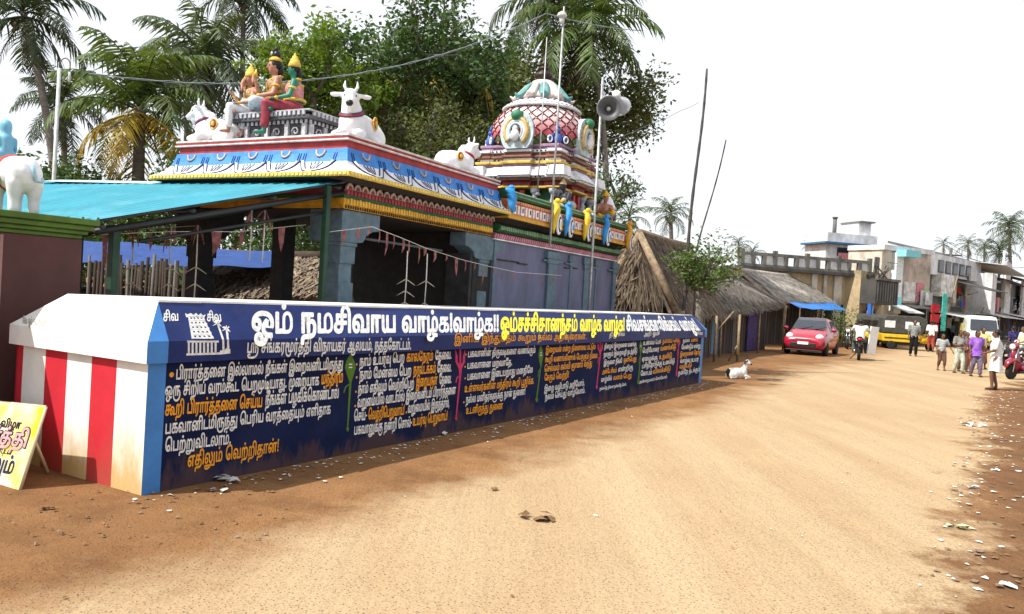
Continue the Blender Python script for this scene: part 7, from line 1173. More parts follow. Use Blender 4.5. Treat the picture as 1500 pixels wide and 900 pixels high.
# ------------------------------------------------------------------ poles on the shrine wall
galv = mat('galvanised_pipe', (0.40, 0.41, 0.42), rough=0.45, metal=0.5, var=0.35, scale=14); grey_dk = mat('weathered_grey_paint', (0.16, 0.165, 0.17), rough=0.5, var=0.3)
pb = tw(7.50, -0.46, 0.0)
pole = thing('loudspeaker_pole', 'tall white pipe pole carrying two horn loudspeakers beside the shrine wall', 'pole', pb, 0)
b = MB(); b.cyl((0,0,0), (0,0,6.32), 0.028, n=8); b.build('pipe', galv, pole)
b = MB(); b.tube([(-0.02, 0.0, 5.72), (0.30, 0.10, 5.78)], 0.02, 6); b.tube([(0,0,5.60), (0.12, -0.12, 5.62)], 0.02, 6); b.build('bracket', grey_dk, pole)
def horn(c0, d, name, s=1.0):
    b = MB(); d = Vector(d).normalized()
    b.lathe([(0.06*s, -0.36*s), (0.085*s, -0.34*s), (0.085*s, -0.22*s), (0.05*s, -0.2*s), (0.06*s, -0.14*s), (0.10*s, -0.05*s), (0.17*s, 0.05*s), (0.245*s, 0.10*s), (0.255*s, 0.105*s), (0.245*s, 0.11*s), (0.165*s, 0.055*s), (0.09*s, -0.05*s), (0.045*s, -0.12*s), (0.0, -0.12*s)], c0, 28, axis=d, ms=[1,1,1,0,0,0,0,0,0,2,2,2,2])
    b.lathe([(0.045*s, -0.12*s), (0.05*s, -0.05*s), (0.03*s, 0.01*s), (0.0, 0.02*s)], c0, 12, 3, axis=d)
    return b.build(name, [mat('horn_grey_paint', (0.30, 0.31, 0.33), rough=0.45, var=0.3), mat('horn_white_cap', (0.66, 0.66, 0.66), rough=0.4), mat('horn_inside_grey', (0.10, 0.105, 0.11), rough=0.5), mat('horn_throat_white', (0.6, 0.6, 0.58))], pole)
horn(Vector((0.14, -0.22, 5.62)), (-0.05, -1.0, -0.10), 'horn_loudspeaker'); horn(Vector((0.36, 0.02, 5.80)), (0.30, 0.95, -0.42), 'horn_loudspeaker')
pb2 = tw(5.62, -0.36, 0.0); pb2.z = 2.62
lp = thing('lamp_mast', 'thin pale mast with a small round lamp head rising past the dome', 'pole', pb2, 0)
b = MB(); b.cyl((0,0,0), (0,0,4.55), 0.022, 0.018, 8); b.build('pipe', galv, lp)
b = MB(); b.tube([(0, 0, 0.4), (-0.02, 0.33, 0.4)], 0.014, 5); b.tube([(0, 0, 0.1), (-0.02, 0.33, 0.1)], 0.014, 5); b.build('wall_clamp', grey_dk, lp)
b = MB(); b.lathe([(0.02, 0.08), (0.08, 0.04), (0.095, 0.0), (0.09, -0.02), (0.04, -0.03)], (-0.03, -0.05, 4.36), 16); b.build('lamp_shade', mat('lamp_shade_white', (0.66, 0.66, 0.64)), lp)
b = MB(); b.ell((-0.03, -0.05, 4.27), (0.05, 0.05, 0.07)); b.build('lamp_globe', mat('lamp_globe_glass', (0.55, 0.58, 0.58), rough=0.2), lp)
b = MB(); b.tube([(0.02, 0, 4.5)]+[(0.16-0.15*math.cos(k*math.pi/8), 0, 4.5+0.22*math.sin(k*math.pi/8)) for k in range(9)], 0.008, 4); b.build('cable_loop', blk, lp)
a_ = at(797, 125, 16.9); z0 = 5.95
rd2 = thing('lightning_rod', 'slim pale rod standing upright behind the lamp mast above the dome', 'pole', (a_.x, a_.y, 3.73), 0)
b = MB(); b.cyl((0,0,0), (0,0,at(804,55,16.9).z-3.73), 0.016, 0.012, 7); b.build('rod', galv, rd2); b = MB(); b.lathe([(0.06, 0), (0.06, 0.05), (0.02, 0.08)], n=10); b.build('rod_base', grey_dk, rd2)
# street lamp by the palms
q = at(79, 262, 21); h = at(83, 100, 21).z
sl = thing('street_lamp', 'pale steel street lamp post with a curved arm between the palms', 'street lamp', (q.x, q.y, 0), 0)
b = MB(); b.cyl((0,0,0), (0,0,h), 0.055, 0.045, 10); b.build('post', mat('pale_steel_post', (0.50, 0.52, 0.52), rough=0.45, var=0.2), sl)
b = MB(); b.tube([(0,0,h-0.1), (0.01,0,h+0.10)]+[(0.14-0.13*math.cos(k*math.pi/8), 0, h+0.10+0.17*math.sin(k*math.pi/8)) for k in range(9)]+[(0.27, 0, h-0.12)], 0.018, 6); b.build('arm', grey_dk, sl)
b = MB(); b.lathe([(0.02, 0.1), (0.035, 0.0), (0.03, -0.16), (0.0, -0.18)], (0.27, 0, h-0.18), 10); b.build('lamp_head', mat('lamp_tube_white', (0.6, 0.6, 0.6)), sl)

# overhead cables
def cable(name, pts, r, label, m_=blk, strands=1):
    P0 = pts[0]; b = MB()
    for s_ in range(strands):
        b.tube([p-P0+Vector((0,0,0.02*math.sin(i*1.9+s_*3.1))) for i, p in enumerate(pts)], r, 4)
    o = b.build(name, m_, None, loc=P0); tag(o, label, 'cable'); return o
def sag(a, e, n, s): return [a.lerp(e, k/n)-Vector((0,0,s*4*(k/n)*(1-k/n))) for k in range(n+1)]
cable('power_cable', sag(at(130,108,17), at(800,20,24), 30, 0.9), 0.008, 'twisted grey power cable sagging across the trees behind the roof statues', mat('cable_grey', (0.30, 0.33, 0.38)), 2)
cable('power_cable', sag(at(800,20,24), at(940,45,34), 8, 0.1), 0.009, 'short blue grey cable running over the palm crown by the lamp mast', mat('cable_grey', (0,0,0)), 2)
cable('service_wire', sag(at(868,215,17.4), at(1024,150,26), 10, 0.06), 0.007, 'thin single wire running up into the sky right of the loudspeaker pole', mat('wire_grey', (0.12, 0.12, 0.13)))
# ================================================================== trees
palm_g = leafmat('palm_leaf_green', (0.085, 0.130, 0.035), 0.5); palm_y = leafmat('palm_leaf_yellow', (0.34, 0.24, 0.03), 0.4); palm_d = leafmat('palm_leaf_dark', (0.045, 0.072, 0.032), 0.5)
palm_pale = leafmat('palm_leaf_pale', (0.085, 0.120, 0.065), 0.4)
barkm = mat('grey_bark', (0.17, 0.145, 0.12), var=0.45, scale=9, bump=0.5, rough=0.9); palm_bark = mat('palm_bark', (0.20, 0.18, 0.155), var=0.45, scale=14, bump=0.5, rough=0.9, stretch=(0.3, 0.3, 3.0)); dry = leafmat('dry_brown_frond', (0.10, 0.066, 0.035), 0.35)
def frond(mb, base, az, el0, L_, droop, m, width=0.42, nleaf=30, twist=0.0):
    d = Vector((math.cos(az), math.sin(az), 0)); pts = []; p = Vector(base); el = el0; n = 11
    for k in range(n+1):
        pts.append(p.copy()); p = p + (d*math.cos(el)+Vector((0,0,math.sin(el))))*(L_/n); el -= droop/n*(0.45+1.1*k/n)
    mb.tube(pts, [0.035*(1-0.85*k/n) for k in range(n+1)], 4, m)
    side = Vector((-d.y, d.x, 0))
    for k in range(nleaf):
        f_ = 0.10+0.89*k/nleaf; q = f_*n; i = min(int(q), n-1); c_ = pts[i].lerp(pts[i+1], q-i); tg = (pts[i+1]-pts[i]).normalized()
        ll = width*L_*0.62*(math.sin(math.pi*min(1, f_*0.92+0.10))**0.6)*rd(0.8, 1.1)
        for s_ in (-1, 1):
            if random.random() < 0.06: continue
            o_ = (side*s_*rd(0.72, 0.95)+tg*rd(0.35, 0.7)+Vector((0,0,rd(-0.75, -0.15)+0.25*(1-f_)))).normalized(); w = 0.030*L_*rd(0.34, 0.50)
            m1 = c_+o_*ll*0.5-Vector((0,0,ll*0.06)); e = c_+o_*ll-Vector((0,0,ll*rd(0.22, 0.45))); wv = tg*w
            mb.add([c_-wv*0.7, c_+wv*0.7, m1+wv, m1-wv, e], [(0,1,2,3), (3,2,4)], m)
def palm(foot, crown, L_, label, n=24, green=palm_g, yellow=0, seed=0, lean=(0,0), nleaf=34, rtrunk=0.16, nuts=True, hang=4, name='coconut_palm', up=1.25, group='coconut palms'):
    random.seed(seed); foot = Vector(foot); crown = Vector(crown)
    t = thing(name, label, 'palm tree', foot, 0, group); C_ = crown-foot
    b = MB(); pts = []
    for k in range(15):
        f_ = k/14; pts.append(Vector((C_.x*f_+lean[0]*math.sin(math.pi*f_), C_.y*f_+lean[1]*math.sin(math.pi*f_), C_.z*f_)))
    b.tube(pts, [rtrunk*(1.35 if k == 0 else 1.0-0.35*k/14) for k in range(15)], 9); b.build('trunk', palm_bark, t)
    b = MB(); ga = 2.399963
    for k in range(n):
        f_ = k/n; frond(b, C_+Vector((0,0,0.15-0.4*f_)), k*ga+rd(-0.2, 0.2), R(82)*(1-f_)**0.8*up/1.25-R(42)*f_+rd(-0.1, 0.1), L_*rd(0.82, 1.06)*(0.75+0.25*min(1, f_*3)), R(95)+R(35)*f_+rd(-0.15, 0.2), 1 if (yellow and f_ > 1-yellow) else 0, 0.42, nleaf)
    for k in range(hang): frond(b, C_+Vector((0,0,-0.35)), rd(0, 6.28), R(-55), L_*rd(0.5, 0.75), R(35), 2, 0.3, 16)
    b.build('crown', [green, palm_y, dry], t)
    if nuts:
        b = MB()
        for k in range(9): b.ell(C_+Vector((0.28*math.cos(k*0.9), 0.28*math.sin(k*0.9), -0.35-0.12*(k % 3))), (0.12, 0.12, 0.15), nu=8, nv=6)
        b.build('coconut_cluster', mat('coconut_husk', (0.10, 0.085, 0.035), var=0.4), t)
    return t
def atg(px, py, Y): q = at(px, py, Y); return Vector((q.x, q.y, 0))
palm(atg(88, 262, 30), at(34, 18, 30), 3.4, 'tall coconut palm with pale leaning trunk and hanging dead fronds at the far left', 22, palm_d, 0, 11, (0.55, 0), rtrunk=0.17, hang=9)
palm(atg(205, 262, 25), at(206, 158, 25), 3.35, 'bushy coconut palm with yellow lower fronds behind the shed roof', 30, palm_g, 0.24, 12, (0, 0), nleaf=34, rtrunk=0.24, up=1.5)
palm(atg(300, 262, 33), at(300, 92, 33), 3.7, 'coconut palm with broad drooping fronds just left of the big green tree', 28, palm_pale, 0, 13, (0.2, 0))
palm(atg(345, 262, 36), at(356, -15, 36), 3.6, 'coconut palm whose crown passes the top edge above the seated statues', 22, palm_d, 0, 14, (0.2, 0))
palm(atg(880, 250, 34), at(862, 40, 34), 3.9, 'coconut palm with long drooping fronds above the loudspeakers', 28, palm_g, 0, 15, (0.7, 0), nleaf=34)
palm(atg(820, 250, 36), at(800, -10, 36), 3.8, 'coconut palm behind the lamp mast, crown cut by the top edge', 24, palm_pale, 0, 16, (-0.2, 0))
palm(atg(655, 250, 30), at(650, 95, 30), 2.9, 'coconut palm with yellowish hanging fronds among the big trees', 18, palm_g, 0.4, 17, (0.1, 0))
palm(atg(100, 262, 34), at(92, 150, 34), 2.7, 'dark coconut palm behind the street lamp post', 20, palm_d, 0, 18, (0.1, 0))
palm(atg(268, 262, 38), at(275, 118, 38), 3.2, 'small pale coconut palm between the bushy palm and the broad drooping palm', 18, palm_pale, 0, 19, (0.1, 0))
palm(atg(985, 440, 58), at(982, 312, 58), 2.1, 'lone coconut palm over the thatched gable against the white sky', 22, palm_pale, 0, 20, (0.1, 0), rtrunk=0.2, nleaf=18)
palm(atg(930, 440, 45), at(922, 318, 45), 1.8, 'low palm between the shrine end and the thatched gable', 14, palm_g, 0, 21, (0, 0), nleaf=18)
palm(atg(1085, 440, 75), at(1082, 358, 75), 1.7, 'small palm over the thatched huts, left of the railing', 14, palm_pale, 0, 22, nleaf=14, nuts=False)
palm(atg(1100, 440, 85), at(1103, 371, 85), 1.7, 'small palm above the left part of the terrace railing', 14, palm_d, 0, 23, nleaf=14, nuts=False)
palm(atg(1184, 440, 95), at(1183, 360, 95), 1.2, 'tiny palm top seen over the terrace left of the white house', 12, palm_pale, 0, 24, nleaf=10, nuts=False)
palm(atg(1478, 480, 95), at(1478, 335, 95), 3.6, 'tall coconut palm at the right over the far shops', 26, palm_pale, 0, 25, (0.2, 0), nleaf=20, rtrunk=0.25)
palm(atg(1462, 480, 92), at(1464, 368, 92), 2.8, 'bushy palm in front of the tall palm over the far shops', 22, palm_d, 0, 26, nleaf=18)
palm(atg(1418, 480, 100), at(1418, 358, 100), 2.2, 'palm crown over the grey tiled roof', 18, palm_pale, 0, 27, nleaf=14, nuts=False)
palm(atg(1440, 480, 98), at(1442, 362, 98), 2.0, 'palm crown right of the grey tiled roof', 18, palm_pale, 0, 28, nleaf=14, nuts=False)
palm(atg(1380, 480, 104), at(1382, 358, 104), 1.8, 'palm top just showing over the grey tiled roof', 12, palm_d, 0, 29, nleaf=12, nuts=False)

def branch(mb, p, d, L_, r, depth, tips, spread=0.75):
    q = p; pts = [p.copy()]; dd = d.copy(); n = 4
    for k in range(n):
        dd = (dd + Vector((rd(-1,1), rd(-1,1), rd(-0.4,0.8)))*0.16).normalized(); q = q+dd*L_/n; pts.append(q.copy())
    mb.tube(pts, [r*(1-0.4*k/n) for k in range(n+1)], 7 if r > 0.05 else 5)
    tips.append((pts[2], L_*0.35)); tips.append((q, L_*0.5))
    if depth == 0: return
    for k in range(3 if depth > 1 else 3):
        a = rd(0, 6.28); e = dd.orthogonal().normalized(); e = Matrix.Rotation(a+k*2.1, 3, dd) @ e
        branch(mb, pts[random.choice((2, 3, 4))] if k else q, (dd*rd(0.6, 1.0)+e*spread*rd(0.7, 1.2)+Vector((0,0,0.12))).normalized(), L_*rd(0.62, 0.82), r*0.55, depth-1, tips, spread)
def leaves(mb, c, rad, n, size, nm=1, flat=0.8, aspect=0.5):
    for k in range(n):
        u = Vector((random.gauss(0,1), random.gauss(0,1), random.gauss(0,1)*flat)); 
        if u.length > 1.8: u *= rd(0.9, 1.8)/u.length
        p = c+u*rad*0.5; a = Vector((rd(-1,1), rd(-1,1), rd(-0.9,0.5))).normalized(); b_ = a.cross(Vector((rd(-1,1), rd(-1,1), rd(-1,1)))).normalized(); s_ = size*rd(0.45, 1.25)
        mi = random.randrange(nm) if nm > 1 else 0
        mb.add([p, p+a*s_*0.5+b_*s_*aspect*0.5, p+a*s_, p+a*s_*0.5-b_*s_*aspect*0.5], [(0,1,2,3)], mi)
def broad_tree(foot, H_, label, mats, seed, trunk_h=0.35, n_leaf=9000, size=0.16, spread=0.8, L0=None, depth=3, r=0.22, limbs=5, lean=Vector((0,0,0)), name='broadleaf_tree', droop=0.0, fill=1.0, group='broadleaf trees behind the shrine'):
    random.seed(seed); t = thing(name, label, 'tree', foot, 0, group); tips = []; b = MB()
    top = Vector((lean.x, lean.y, H_*trunk_h)); b.tube([Vector((0,0,0)), top*0.5+Vector((0.1,0,0)), top], [r*1.3, r*1.05, r*0.9], 10)
    L0 = L0 or H_*0.36
    for k in range(limbs):
        a = k*2*math.pi/limbs+rd(-0.4, 0.4); branch(b, top, Vector((math.cos(a)*spread, math.sin(a)*spread, rd(0.5, 1.1))).normalized(), L0*rd(0.8, 1.15), r*0.6, depth-1, tips, spread)
    b.build('trunk', barkm, t)
    b = MB(); w = sum(x[1]**2 for x in tips)
    for c, rr in tips:
        if c.z < H_*trunk_h*0.9: continue
        nn = max(3, int(n_leaf*rr*rr/w)); leaves(b, c-Vector((0,0,droop*rr)), rr*1.55*fill, nn, size, len(mats) if False else 1)
    o = b.build('crown', mats, t)
    return t
lf_bright = leafmat('leaf_bright_green', (0.12, 0.19, 0.022), 0.55, 0.35); lf_deep = leafmat('leaf_deep_green', (0.056, 0.108, 0.028), 0.5, 0.2); lf_olive = leafmat('leaf_olive', (0.105, 0.128, 0.036), 0.6, 0.25); lf_mid = leafmat('leaf_mid_green', (0.080, 0.135, 0.026), 0.6, 0.25)
def tree_at(px, Y, H_, *a, **k): q = atg(px, 300, Y); return broad_tree(q, H_, *a, **k)
tree_at(455, 26, 11.2, 'big bright green leafy tree behind the three seated statues', [lf_bright], 31, 0.56, 13000, 0.19, 0.75, L0=1.45, depth=4, limbs=6)
tree_at(575, 29, 13.0, 'big dark green tree with pale crooked limbs behind the front bull statue', [lf_deep], 32, 0.52, 16000, 0.22, 0.85, L0=2.1, depth=4, limbs=6)
tree_at(650, 31, 12.5, 'dark tree reaching towards the sky gap left of the lamp mast', [lf_deep], 33, 0.6, 9000, 0.22, 0.7, L0=1.3, depth=4, limbs=5)
tree_at(690, 27, 9.4, 'small leaved olive tree left of the latticed dome', [lf_olive], 34, 0.5, 15000, 0.16, 0.95, L0=1.75, depth=4, limbs=6)
tree_at(800, 38, 15.5, 'small leaved olive tree right behind the latticed dome', [lf_olive], 35, 0.46, 21000, 0.24, 0.95, L0=2.7, depth=4, limbs=6)
tree_at(884, 27, 5.8, 'ragged dark tree edge against the white sky right of the loudspeaker pole', [lf_deep], 36, 0.74, 2100, 0.15, 0.7, L0=0.75, depth=3, limbs=5)
tree_at(615, 24, 6.2, 'leafy shrub tree filling the gap behind the front bull statue and the dome', [lf_mid], 37, 0.45, 11000, 0.17, 0.95, L0=1.5, depth=3, limbs=6)
tree_at(10, 24, 5.9, 'dark leafy tree at the left edge behind the white elephant statue', [lf_deep], 38, 0.35, 9000, 0.20, 0.95, L0=1.5, depth=3, limbs=6)
tree_at(118, 36, 6.4, 'dark tree between the street lamp and the bushy palm', [lf_deep], 39, 0.35, 9000, 0.22, 0.9, L0=1.6, depth=3, limbs=6)
tree_at(520, 38, 12.0, 'tall mid green tree far behind, between the seated statues and front bull', [lf_mid], 42, 0.34, 11000, 0.27, 0.9, L0=2.7, depth=4, limbs=6)
tree_at(640, 40, 11.0, 'tall mid green tree far behind, left of the dome finial', [lf_mid], 43, 0.34, 11000, 0.27, 0.9, L0=2.6, depth=4, limbs=6)
tree_at(728, 36, 14.0, 'olive tree far behind the left shoulder of the dome', [lf_olive], 44, 0.45, 18000, 0.23, 0.95, L0=2.6, depth=4, limbs=6)
tree_at(1458, 92, 8.2, 'rounded green tree above the far shops, below the tall palm', [lf_mid], 41, 0.4, 3500, 0.4, 0.9, L0=1.9, depth=3, limbs=6)
random.seed(50)
def bush(px, Y, H_, W_b, label, m_, n=5200, size=0.16):
    q = atg(px, 300, Y); t = thing('bush', label, 'bush', q, 0, 'bushes behind the shed and shrine'); b = MB()
    for k in range(5): b.tube([Vector((rd(-.1,.1), rd(-.1,.1), 0)), Vector((rd(-.5,.5)*W_b, rd(-.5,.5)*W_b, H_*0.7))], [0.04, 0.015], 5)
    b.build('stems', barkm, t); b = MB()
    for k in range(12): leaves(b, Vector((rd(-.5,.5)*W_b, rd(-.5,.5)*W_b, H_*rd(0.35, 0.9))), W_b*0.5, n//12, size)
    b.build('foliage', m_, t)
for px, Y, H_, W_b, lb, m_ in ((140, 26, 4.6, 3.0, 'mid green bush right of the street lamp foot', lf_mid), (185, 25, 4.3, 2.4, 'bush below the yellow palm fronds', lf_mid), (250, 26, 4.7, 2.8, 'bush by the left end of the painted roof front', lf_olive), (330, 24, 5.4, 3.0, 'dark bush behind the purple collared bull statue', lf_deep), (60, 23, 4.6, 2.6, 'dark bush behind the street lamp and elephant statue', lf_deep),
    (470, 22, 5.2, 2.6, 'dark bush behind the carved pedestal', lf_deep), (540, 23.5, 5.0, 2.6, 'olive bush behind the front bull statue', lf_olive), (660, 23, 5.0, 2.4, 'leafy bush left of the bull statue by the dome', lf_mid), (410, 24, 5.0, 3.0, 'dark green bush behind the middle seated statue', lf_deep), (895, 28, 4.2, 2.0, 'bush below the loudspeakers at the shrine end', lf_deep)):
    bush(px, Y, H_, W_b, lb, m_)
bush(1232, 41.5, 1.75, 1.7, 'low green shrub under the right end of the blue awning', lf_mid, 1500, 0.13)
# ================================================================== thatched huts
random.seed(90)
th_grey = mat('weathered_thatch', (0.175, 0.15, 0.13), var=0.5, scale=5, island=0.5, rough=0.95); th_brown = mat('brown_thatch', (0.165, 0.125, 0.09), var=0.5, scale=5, island=0.5, rough=0.95); th_pale = mat('silvery_thatch', (0.40, 0.36, 0.32), var=0.5, scale=5, island=0.6, rough=0.95)
bamboo = mat('bamboo_pole', (0.30, 0.22, 0.13), var=0.4, scale=8, rough=0.7); plank = mat('dark_plank_wall', (0.055, 0.04, 0.032), var=0.5, scale=3, stretch=(6, 6, 0.5), rough=0.9); mudw = mat('grey_board_wall', (0.12, 0.105, 0.095), var=0.5, scale=4, stretch=(5, 5, 0.5), rough=0.9)
def thatch(mb, rA, rB, eA, eB, n, ln=0.36, lift=0.05, under=0.16):
    """a thick sloping bed of straw with loose stalks all over it (ridge rA-rB, eave eA-eB)"""
    nn = (rB-rA).cross(eA-rA).normalized(); nn = nn if nn.z > 0 else -nn
    U = under; vs = [rA, rB, eB, eA]; mb.add(vs+[v-nn*U for v in vs], [(0,1,2,3), (7,6,5,4), (0,4,5,1), (1,5,6,2), (2,6,7,3), (3,7,4,0)], 0)
    for k in range(n):
        u = random.random(); v = random.random()**0.85; p = rA.lerp(rB, u).lerp(eA.lerp(eB, u), v); d = (eA.lerp(eB, u)-rA.lerp(rB, u)).normalized(); w = (rB-rA).normalized()
        d = (d+w*random.gauss(0, 0.42)+nn*rd(-0.05, 0.16)).normalized(); l = ln*rd(0.4, 1.3)*(0.6 if v > 0.9 else 1); q = w*rd(0.012, 0.045); p = p+nn*lift*rd(0.1, 1.4)
        mb.add([p-q, p+q, p+d*l+q*0.6, p+d*l-q*0.6], [(0,1,2,3)], 0)
def hut(name, label, rA, rB, eA, eB, m_, n, wall_m, inset=0.7, gable=False, posts=(), doors=()):
    O = Vector((eA.x, eA.y, 0)); t = thing(name, label, 'hut', O, 0, 'thatched huts beyond the wall'); L = lambda p: p-O
    fA = Vector((2*rA.x-eA.x, 2*rA.y-eA.y, eA.z)); fB = Vector((2*rB.x-eB.x, 2*rB.y-eB.y, eB.z))
    b = MB(); thatch(b, L(rA), L(rB), L(eA), L(eB), n); thatch(b, L(rB), L(rA), L(fB), L(fA), n//4)
    a = L(rA); c_ = L(rB); b.tube([a+Vector((0,0,0.03)), a.lerp(c_, 0.5), c_+Vector((0,0,0.03))], 0.12, 6); b.build('thatch_roof', m_, t)
    w0 = L(eA).lerp(L(Vector((rA.x, rA.y, eA.z))), inset/(eA-rA).length*1.3); w1 = L(eB).lerp(L(Vector((rB.x, rB.y, eB.z))), inset/(eB-rB).length*1.3); w0.z = w1.z = 0; H_ = eA.z+0.45
    nrm = (w1-w0).cross(Vector((0,0,1))).normalized(); up = Vector((0,0,H_))
    b = MB(); vs = [w0, w1, w1+up, w0+up]; b.add(vs+[v-nrm*0.08 for v in vs], [(0,1,2,3), (7,6,5,4), (0,4,5,1), (1,5,6,2), (2,6,7,3), (3,7,4,0)])
    g0 = w0; g1 = L(fA).lerp(L(Vector((rA.x, rA.y, 0))), 0.3); g1.z = 0; b.add([g0-nrm*0.09, g1, g1+up, g0-nrm*0.09+up], [(0,1,2,3)]); b.build('wall', wall_m, t)
    b = MB(); k = 0
    while k < 1: p = w0.lerp(w1, k)+nrm*0.012; b.box(p+Vector((0,0,H_*0.48)), (0.09, 0.03, H_*0.95), Matrix.Rotation(math.atan2((w1-w0).y, (w1-w0).x), 3, 'Z')); k += rd(0.05, 0.11)
    b.build('wall_plank', mudw, t)
    for f_, w, dm in doors:
        b = MB(); p = w0.lerp(w1, f_)+nrm*0.05; b.box(p+Vector((0,0,0.85)), (w, 0.05, 1.65), Matrix.Rotation(math.atan2((w1-w0).y, (w1-w0).x), 3, 'Z')); b.build('door', dm, t)
    for f_ in posts:
        p = L(eA.lerp(eB, f_)); q = p.copy(); q.z = 0; b = MB(); b.cyl(q+nrm*0.02, p+Vector((rd(-.05,.05), 0, 0.02)), 0.04, 0.032, 7); b.build('post', bamboo, t)
    if gable:
        b = MB(); thatch(b, a+Vector((0,0,-0.1)), a+(L(eA)-a)*0.02+Vector((0,0,-0.1)), L(fA)*0.85+a*0.15, L(eA)*0.85+a*0.15, 900, 0.5, 0.12, 0.05); b.build('gable_thatch', th_brown, t)
        b = MB()
        for e in (L(eA), L(fA)): b.tube([a+Vector((0,-0.12,0.0)), a.lerp(e, 0.5)+Vector((0,-0.14,0.03)), e+Vector((0,-0.12,0))], [0.09, 0.11, 0.10], 6)
        b.build('gable_edge', mat('tan_thatch_edge', (0.28, 0.205, 0.135), var=0.5, scale=9, island=0.4), t)
    return t
bluedoor = mat('faded_blue_door', (0.10, 0.19, 0.27), var=0.3, rough=0.7); purp = mat('purple_curtain', (0.06, 0.04, 0.14), var=0.4, rough=0.8)
hut('thatched_hut', 'steep thatched hut with tan edged gable facing the road behind the far wall end', at(936,343,21.6), at(1012,364,26.5), at(990,461,21.0), at(1062,462,26.3), th_brown, 5000, plank, 0.6, True, (0.05, 0.5), ())
hut('thatched_hut', 'long grey thatched hut with low eave, blue door and purple curtain beside the maroon car', at(1010,386,27), at(1070,399,33), at(1052,462,26.4), at(1152,449,34), th_grey, 5600, plank, 0.8, False, (0.04, 0.25, 0.55, 0.97), ((0.16, 0.7, bluedoor), (0.72, 1.3, purp), (0.45, 0.7, mudw)))
hut('thatched_hut', 'pale silvery thatched hut with the blue awning hung from its eave', at(1088,397,38), at(1165,406,47), at(1140,441,37), at(1222,444,45), th_pale, 5600, plank, 0.9, False, (0.1, 0.6, 0.95), ())
# rear hut and blue sheet seen through the open shed
hut('thatched_hut', 'dim thatched hut seen through the open shed, below the blue sheet', at(285,372,18.5), at(478,378,17.0), at(278,432,16.6), at(482,434,15.2), th_brown, 3000, plank, 0.5, False, (0.2, 0.7), ())
def sheet(name, label, cat, cs, m_, thick=0.012, wave=0.06, nx=16, ny=6, parts=()):
    O = cs[0].copy(); t = thing(name, label, cat, O, 0); b = MB(); nn = (cs[1]-cs[0]).cross(cs[3]-cs[0]).normalized()
    for s_ in (0, 1):
        for j in range(ny+1):
            for i in range(nx+1):
                u, v = i/nx, j/ny; p = cs[0].lerp(cs[1], u).lerp(cs[3].lerp(cs[2], u), v)-O; b.v.append(p-Vector((0,0,wave*math.sin(math.pi*u)*math.sin(math.pi*v*0.9)+wave*0.35*math.sin(u*19+v*3)))-nn*thick*s_)
    N_ = (nx+1)*(ny+1)
    for j in range(ny):
        for i in range(nx):
            a = j*(nx+1)+i; b.f.append([a, a+1, a+nx+2, a+nx+1]); b.f.append([a+N_, a+nx+1+N_, a+nx+2+N_, a+1+N_]); b.m += [0, 0]; b.sm += [True, True]
    b.build('canopy_sheet', m_, t)
    for p, z0 in parts:
        b_ = MB(); q = p-O; b_.cyl(Vector((q.x, q.y, -O.z)), q, 0.035, 0.03, 6); b_.build('post', bamboo, t)
    return t
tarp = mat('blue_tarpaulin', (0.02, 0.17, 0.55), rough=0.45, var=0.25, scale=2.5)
sheet('blue_awning', 'bright blue tarpaulin awning over the hut front behind the maroon car', 'awning', [at(1138,432,39), at(1206,434,46), at(1240,455,43.5), at(1172,452,37)], tarp, parts=[(at(1172,452,37), 0), (at(1205,453,40), 0), (at(1238,455,43.4), 0)])
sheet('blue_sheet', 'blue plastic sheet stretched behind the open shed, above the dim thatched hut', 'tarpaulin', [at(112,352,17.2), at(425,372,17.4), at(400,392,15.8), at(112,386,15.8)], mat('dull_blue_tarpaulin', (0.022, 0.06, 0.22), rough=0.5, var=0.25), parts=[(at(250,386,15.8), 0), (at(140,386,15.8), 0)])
# low dark wall at the back of the shed and row of pale sticks
t = thing('low_wall', 'low dark wall along the back of the open shed', 'wall', tw(0, 0, 0), TA)
b = MB(); b.span((-2.2, 7.2, 0), (4.0, 7.35, 1.28)); b.build('wall_body', mat('dark_block_wall', (0.03, 0.028, 0.026), var=0.4), t); b = MB(); b.span((-2.25, 7.15, 1.282), (4.05, 7.40, 1.33)); b.build('coping', mat('dark_block_wall', (0,0,0)), t)
t = thing('stick_fence', 'dark stick fence with pale bare poles at the left back of the shed', 'fence', at(128,430,14.5)-Vector((0,0,at(128,430,14.5).z)), 0)
b = MB(); b2 = MB(); p0 = at(128,430,14.5); p1 = at(275,432,14.0)
for k in range(34):
    p = p0.lerp(p1, k/33)-p0; (b if k % 7 else b2).cyl(Vector((p.x, p.y, 0)), Vector((p.x+rd(-.05,.05), p.y, rd(1.7, 2.05))), 0.03 if k % 5 else 0.022, n=5)
b.build('dark_stake', plank, t); b2.build('pale_pole', mat('pale_stick', (0.15, 0.14, 0.125)), t)
b = MB(); d_ = p1-p0
for z in (0.7, 1.45): b.tube([Vector((0,0.04,z)), Vector((d_.x, d_.y+0.04, z))], 0.03, 5)
b.build('rail', plank, t)

